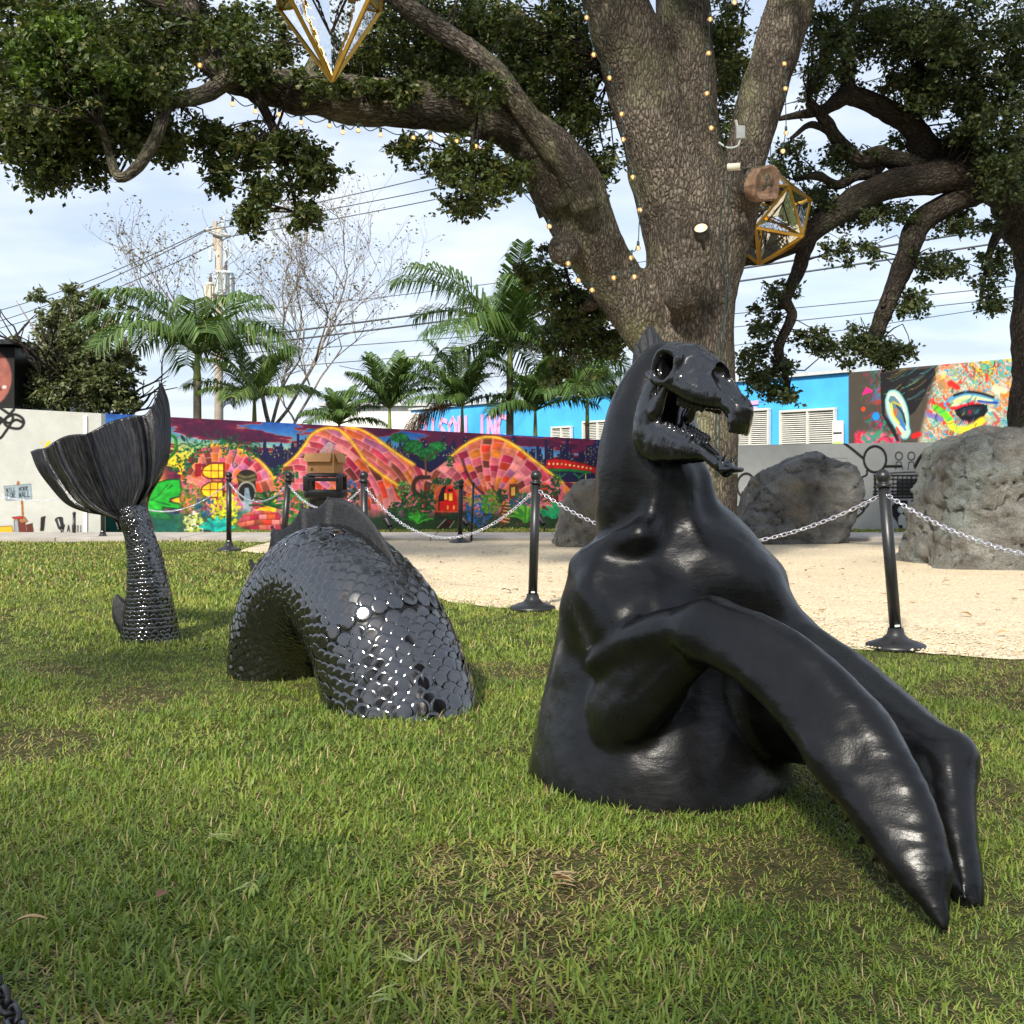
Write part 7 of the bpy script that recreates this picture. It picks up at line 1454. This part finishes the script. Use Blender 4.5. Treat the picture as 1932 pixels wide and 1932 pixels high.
# ================================================================ lawn grass (geometry nodes, one object of uncountable blades)
def clump(name, nb, L, wd, rng, spread, straw=0.15, el0=0.68):
    Vv = []; Ff = []; lc = []; n = 0
    for k in range(nb):
        a = rng.uniform(0, 6.28); b0 = np.array([rng.normal(0, spread), rng.normal(0, spread), -0.004]); el = np.clip(rng.normal(el0, 0.42), 0.02, 1.5); l = L * rng.uniform(0.5, 1.25)
        d = np.array([math.cos(a) * math.cos(el), math.sin(a) * math.cos(el), math.sin(el)]); sd = np.cross(d, [0, 0, 1.0]); sd /= np.linalg.norm(sd) + 1e-9; w = wd * rng.uniform(0.7, 1.2); p = b0.copy(); rows = []
        for i in range(4):
            rows.append((p.copy(), w * (1.0, 1.0, 0.75, 0.0)[i])); d = d + np.array([0, 0, -0.32 * rng.uniform(0.4, 1.5)]); d /= np.linalg.norm(d); p = p + d * l / 3
        c = np.clip(rng.beta(2.0, 3.2) + (0.5 if rng.random() < straw else 0), 0, 1)
        for p_, w_ in rows[:3]: Vv += [p_ - sd * w_ / 2, p_ + sd * w_ / 2]
        Vv.append(rows[3][0]); Ff += [[n, n + 1, n + 3, n + 2], [n + 2, n + 3, n + 5, n + 4], [n + 4, n + 5, n + 6]]; n += 7; lc += [c] * 7
    lc = np.array(lc); me_o = mesh_obj(name, np.array(Vv), Ff, M['grass'], None, False, attrs={'lc': ('FLOAT_VECTOR', np.stack([lc] * 3, 1))}); me = me_o.data; bpy.data.objects.remove(me_o); return me
t = NT('st_augustine_grass'); t.set(rough=0.42, spec=0.35)
a = t.n('ShaderNodeAttribute', attribute_name='lc'); sp = t.n('ShaderNodeSeparateXYZ'); t.l(a.outputs['Vector'], sp.inputs[0]); c = t.coord('World')
pt = t.noise(c, 0.75, 4, 0.6); p2 = t.noise(c, 3.0, 4, 0.6)
fac = t.math('ADD', sp.outputs[0], t.math('MULTIPLY', t.math('SUBTRACT', pt, 0.5), 0.9)); fac = t.math('ADD', fac, t.math('MULTIPLY', t.math('SUBTRACT', p2, 0.5), 0.5))
col = t.ramp(fac, [(0.0, (0.075, 0.130, 0.026)), (0.32, (0.190, 0.275, 0.045)), (0.60, (0.34, 0.385, 0.075)), (0.76, (0.42, 0.36, 0.12)), (0.90, (0.46, 0.34, 0.18)), (1.0, (0.15, 0.095, 0.05))]); t.out_color(col)
tr = t.n('ShaderNodeBsdfTranslucent'); t.l(t.mix(1.0, col, (1.15, 1.2, 0.5), 'MULTIPLY'), tr.inputs[0]); ms = t.n('ShaderNodeMixShader'); ms.inputs[0].default_value = 0.28
t.l(t.b.outputs[0], ms.inputs[1]); t.l(tr.outputs[0], ms.inputs[2]); t.l(ms.outputs[0], t.o.inputs['Surface']); M['grass'] = t.m
rng = np.random.default_rng(19)
meshes = [clump('clump', 15, 0.046, 0.0050, rng, 0.020, 0.10) for _ in range(5)] + [clump('clump', 22, 0.045, 0.0040, rng, 0.028, 0.95, 0.16)] + [clump('clump', 16, 0.055, 0.008, rng, 0.035) for _ in range(3)] + [clump('clump', 18, 0.06, 0.014, rng, 0.06) for _ in range(3)]
hump_feet = [((-0.47, 5.03), 0.31), ((-1.2, 5.8), 0.2)]
def blocked(x, y):
    b = ((x - 0.47) / 0.40) ** 2 + ((y - 3.93) / 0.40) ** 2 < 1
    for (cx, cy), r in hump_feet: b |= (x - cx) ** 2 + (y - cy) ** 2 < r * r
    b |= (x + 2.18) ** 2 + (y - TY) ** 2 < 0.15 ** 2
    e = np.interp(x, EDGE[:, 0], EDGE[:, 1]) + 0.06 * vnoise(np.stack([x * 2.3, x * 0, x * 0 + 4], 1)) + 0.03 * vnoise(np.stack([x * 9, x * 0, x * 0 + 4], 1)) + 0.02
    b |= (x > EDGE[0, 0]) & (y > e) & (y < PATH1)
    b |= (y > PATH0 - 0.02) & (y < PATH1 + 0.02)
    return b
def scatter(y0, y1, dens, margin=1.35, xoff=0.6):
    wmax = y1 * 0.4425 * margin + xoff; n = int(2 * wmax * (y1 - y0) * dens); x = rng.uniform(-wmax, wmax, n); y = rng.uniform(y0, y1, n)
    k = (np.abs(x) < y * 0.4425 * margin + xoff) & ~blocked(x, y)
    bare = fbm(np.stack([x * 1.7, y * 1.7, x * 0 + 9], 1), 3); k &= rng.random(n) > np.clip((bare - 0.3) * 1.5, 0, 0.2) * (y < 7)
    return x[k], y[k]
groups = []
for (y0, y1, dens, i0, i1) in ((1.7, 4.0, 2300, 0, 5), (4.0, 6.5, 1400, 0, 5), (6.5, 10.0, 480, 6, 9), (10, 17.1, 170, 9, 12), (18.77, 21.5, 150, 9, 12)):
    x, y = scatter(y0, y1, dens); groups.append((x, y, i0, i1))
X = np.concatenate([g[0] for g in groups]); Y = np.concatenate([g[1] for g in groups]); IX = np.concatenate([rng.integers(g[2], g[3], len(g[0])) for g in groups])
n = len(X); pb_ = fbm(np.stack([X * 1.7, Y * 1.7, X * 0 + 9], 1), 3); IX = np.where((Y < 6.5) & (rng.random(n) < 0.10 + np.clip((pb_ - 0.06) * 2.4, 0, 0.75)), 5, IX); RZ = rng.uniform(0, 6.28, n); 
lng = 0.82 + 0.35 * fbm(np.stack([X * 1.1, Y * 1.1, X * 0 + 3], 1), 2); S_ = np.clip(lng, 0.45, 1.5) * rng.uniform(0.75, 1.25, n)
me = bpy.data.meshes.new('grass_blades'); me.vertices.add(n); me.vertices.foreach_set('co', np.stack([X, Y, np.zeros(n)], 1).astype(np.float32).ravel())
for nm, tp, arr in (('ix', 'INT', IX.astype(np.int32)), ('rz', 'FLOAT', RZ.astype(np.float32)), ('sc', 'FLOAT', S_.astype(np.float32))):
    at = me.attributes.new(nm, tp, 'POINT'); at.data.foreach_set('value', arr)
go = bpy.data.objects.new('grass', me); link(go); tag(go, 'short green and straw coloured lawn grass', 'grass', kind='stuff')
# clump library lives in an unlinked collection
lib = bpy.data.collections.new('grass_library')
for i, m_ in enumerate(meshes): lib.objects.link(bpy.data.objects.new('grass_clump_%02d' % i, m_))
ng = bpy.data.node_groups.new('grass_scatter', 'GeometryNodeTree'); ng.interface.new_socket('Geometry', in_out='INPUT', socket_type='NodeSocketGeometry'); ng.interface.new_socket('Geometry', in_out='OUTPUT', socket_type='NodeSocketGeometry')
gi = ng.nodes.new('NodeGroupInput'); gout = ng.nodes.new('NodeGroupOutput'); mp_ = ng.nodes.new('GeometryNodeMeshToPoints'); iop = ng.nodes.new('GeometryNodeInstanceOnPoints'); ci = ng.nodes.new('GeometryNodeCollectionInfo')
ci.inputs['Collection'].default_value = lib; ci.inputs['Separate Children'].default_value = True; ci.inputs['Reset Children'].default_value = True
def na(nm, tp): q = ng.nodes.new('GeometryNodeInputNamedAttribute'); q.data_type = tp; q.inputs['Name'].default_value = nm; return q.outputs['Attribute']
cx = ng.nodes.new('ShaderNodeCombineXYZ'); ng.links.new(na('rz', 'FLOAT'), cx.inputs[2])
ng.links.new(gi.outputs[0], mp_.inputs[0]); ng.links.new(mp_.outputs[0], iop.inputs['Points']); ng.links.new(ci.outputs[0], iop.inputs['Instance']); iop.inputs['Pick Instance'].default_value = True
ng.links.new(na('ix', 'INT'), iop.inputs['Instance Index']); ng.links.new(cx.outputs[0], iop.inputs['Rotation']); ng.links.new(na('sc', 'FLOAT'), iop.inputs['Scale']); ng.links.new(iop.outputs[0], gout.inputs[0])
md = go.modifiers.new('scatter', 'NODES'); md.node_group = ng
# loose shell stones, thickest along the lawn edge
n_ = 5200; xx = rng.uniform(EDGE[0, 0] + 0.3, EDGE[-1, 0], n_); ee = np.interp(xx, EDGE[:, 0], EDGE[:, 1]); yy = ee - 0.06 + rng.exponential(0.9, n_); kk = (yy < PATH0) & np.all([np.hypot(xx - o_.location.x, yy - o_.location.y) > 0.2 for o_ in COL.objects if o_.name.startswith('stanchion')], axis=0); xx, yy = xx[kk], yy[kk]; n_ = len(xx)
ov = np.array([(1, 0, 0), (-1, 0, 0), (0, 1, 0), (0, -1, 0), (0, 0, 0.7), (0, 0, -0.7)]); of = np.array([(0, 2, 4), (2, 1, 4), (1, 3, 4), (3, 0, 4), (2, 0, 5), (1, 2, 5), (3, 1, 5), (0, 3, 5)])
sz = rng.uniform(0.004, 0.013, n_); Vp = (ov[None] * rng.uniform(0.6, 1.3, (n_, 6, 1)) * sz[:, None, None]); Vp[..., 0] += xx[:, None]; Vp[..., 1] += yy[:, None]; Vp[..., 2] += 0.028
tag(mesh_obj('shell_gravel', Vp.reshape(-1, 3), (of[None] + 6 * np.arange(n_)[:, None, None]).reshape(-1, 3), M['sand'], None, False), 'loose pale crushed shell stones', 'gravel', kind='stuff')
# ---------------------------------------------------------------- fallen leaves
t = NT('dry_fallen_leaf'); t.set(rough=0.7); oi = t.n('ShaderNodeObjectInfo'); t.out_color(t.ramp(oi.outputs['Random'], [(0, (0.13, 0.06, 0.03)), (0.5, (0.28, 0.14, 0.06)), (1, (0.45, 0.30, 0.14))])); M['fallen'] = t.m
V_ = []; F_ = []
for i in range(7):
    w = i / 6; hw = 0.24 * math.sin(math.pi * (0.04 + 0.93 * w)) ** 0.8; z = 0.16 * math.sin(w * 3.0); V_ += [(w - 0.5, -hw, z + 0.25 * hw), (w - 0.5, 0, z), (w - 0.5, hw, z + 0.25 * hw)]
    if i: b = i * 3; F_ += [[b - 3, b - 2, b + 1, b], [b - 2, b - 1, b + 2, b + 1]]
lm = bpy.data.meshes.new('fallen_leaf'); lm.from_pydata(V_, [], F_); lm.materials.append(M['fallen']); lm.update()
def fallen(label, u, v, L_, rz, z=0.04, g='fallen leaves on the shell bed'):
    p = G(u, v, z); o = bpy.data.objects.new('fallen_leaf', lm); link(o); o.location = p; o.scale = (L_, L_, L_); o.rotation_euler = (rng.uniform(-.3, .3), rng.uniform(-.25, .25), rz); tag(o, label, 'leaf', g)
fallen('curled reddish brown leaf standing in the near grass, left of centre', 308, 1690, 0.055, 1.3, 0.045, 'fallen leaves on the lawn'); fallen('long pale curled leaf in the near grass at the left edge', 50, 1745, 0.085, 0.25, 0.045, 'fallen leaves on the lawn'); fallen('tan fallen leaf in the lawn left of the tail', 14, 1168, 0.1, 0.9, 0.04, 'fallen leaves on the lawn')
shell = [(833, 1062, 'small brown leaf on the shell bed right of the far stanchion foot'), (1036, 1093, 'brown leaf on the shell bed just right of the centre stanchion pole'), (1480, 1080, 'dark curled leaf on the shell bed closest to the horse shoulder'), (1520, 1076, 'flat brown leaf on the shell bed a little right of the horse shoulder'), (1588, 1075, 'brown leaf on the shell bed below the dark grey boulder'), (1707, 1063, 'curled brown leaf on the shell bed right of the right stanchion, at the largest boulder'), (1540, 1160, 'reddish leaf on the shell bed left of the right stanchion foot'), (1785, 1098, 'brown leaf on the shell bed in front of the largest boulder'), (1845, 1122, 'tan leaf on the shell bed under the right-hand chain'), (1822, 1160, 'red leaf on the shell bed right of the right stanchion, halfway to the lawn'), (1890, 1195, 'brown leaf on the shell bed near the lawn at the right edge'), (900, 1075, 'small brown leaf on the shell bed left of the centre stanchion'), (955, 1115, 'brown leaf on the shell bed nearest the lawn, left of the centre stanchion foot')]
for u, v, lb_ in shell: fallen(lb_, u, v, rng.uniform(0.05, 0.10), rng.uniform(0, 6.28), 0.045)
# tiny litter specks too small to tell apart
n_ = 260; xx = rng.uniform(-1.5, 6.5, n_); yy = np.interp(xx, EDGE[:, 0], EDGE[:, 1]) + rng.uniform(0.3, 7, n_); kk = yy < 16.8; xx, yy = xx[kk], yy[kk]; n_ = len(xx)
tip = rng.uniform(0, 6.28, n_); sz = rng.uniform(0.010, 0.028, n_); q = np.array([(-1, -0.35, 0), (1, -0.25, 0.3), (0.9, 0.3, 0.1), (-0.8, 0.35, 0.35)]); Vl = np.empty((n_, 4, 3)); Vl[..., 0] = xx[:, None] + sz[:, None] * (np.cos(tip)[:, None] * q[:, 0] - np.sin(tip)[:, None] * q[:, 1]); Vl[..., 1] = yy[:, None] + sz[:, None] * (np.sin(tip)[:, None] * q[:, 0] + np.cos(tip)[:, None] * q[:, 1]); Vl[..., 2] = 0.034 + sz[:, None] * q[:, 2]
tag(mesh_obj('leaf_litter', Vl.reshape(-1, 3), (np.array([[0, 1, 2, 3]]) + 4 * np.arange(n_)[:, None]), M['fallen'], None, False), 'tiny brown leaf scraps on the shell bed', 'leaf litter', kind='stuff')
# uprooted sprigs and a tuft of straw lying on the lawn
def sprig(name, label, u, v, L_, n, cols, cat):
    p0 = G(u, v, 0.035); a0 = rng.uniform(0, 6.28); Vv = []; Ff = []; lc = []; k0 = 0
    for k in range(n):
        a = a0 + rng.normal(0, 0.45); el = rng.uniform(-0.1, 0.6); l = L_ * rng.uniform(0.5, 1.1); d = np.array([math.cos(a) * math.cos(el), math.sin(a) * math.cos(el), math.sin(el)]); sd = np.cross(d, [0, 0, 1.0]); sd /= np.linalg.norm(sd); w = 0.004 * rng.uniform(0.7, 1.3); b = p0 + rng.normal(0, 0.004, 3)
        for t_, ww in ((0, 0.7), (0.4, 1.0), (0.75, 0.7)): q = b + d * l * t_ + np.array([0, 0, -0.25 * l * t_ * t_]); Vv += [q - sd * w * ww, q + sd * w * ww]; lc += [t_, t_]
        Vv.append(b + d * l + np.array([0, 0, -0.25 * l])); lc.append(1.0); Ff += [[k0, k0 + 1, k0 + 3, k0 + 2], [k0 + 2, k0 + 3, k0 + 5, k0 + 4], [k0 + 4, k0 + 5, k0 + 6]]; k0 += 7
    lc = np.array(lc); tag(mesh_obj(name, np.array(Vv), Ff, cols, None, False, base=p0, attrs={'lc': ('FLOAT_VECTOR', np.stack([lc] * 3, 1))}), label, cat)
M['sprig'] = leaf_mat('pale_sprig', [(0.0, (0.62, 0.60, 0.36)), (0.5, (0.36, 0.44, 0.12)), (1.0, (0.16, 0.27, 0.05))]); M['straw'] = leaf_mat('dry_straw', [(0.0, (0.50, 0.36, 0.22)), (1.0, (0.62, 0.47, 0.29))])
for lb, u, v, L_, n in (('pale uprooted grass sprig lying in the near lawn right of the reddish leaf', 473, 1667, 0.085, 9), ('uprooted sprig behind the reddish leaf, below the serpent hump', 395, 1577, 0.08, 7), ('pale flat grass blade near the bottom edge, left of centre', 780, 1812, 0.09, 4), ('small yellow-green sprig in the near lawn towards the bottom left', 435, 1767, 0.06, 6), ('bent pale grass stem close to the bottom edge', 700, 1882, 0.08, 4)): sprig('grass_sprig', lb, u, v, L_, n, M['sprig'], 'sprig')
sprig('straw_tuft', 'tuft of dry tan straw on the lawn in front of the horse sculpture', 1046, 1655, 0.055, 26, M['straw'], 'straw')
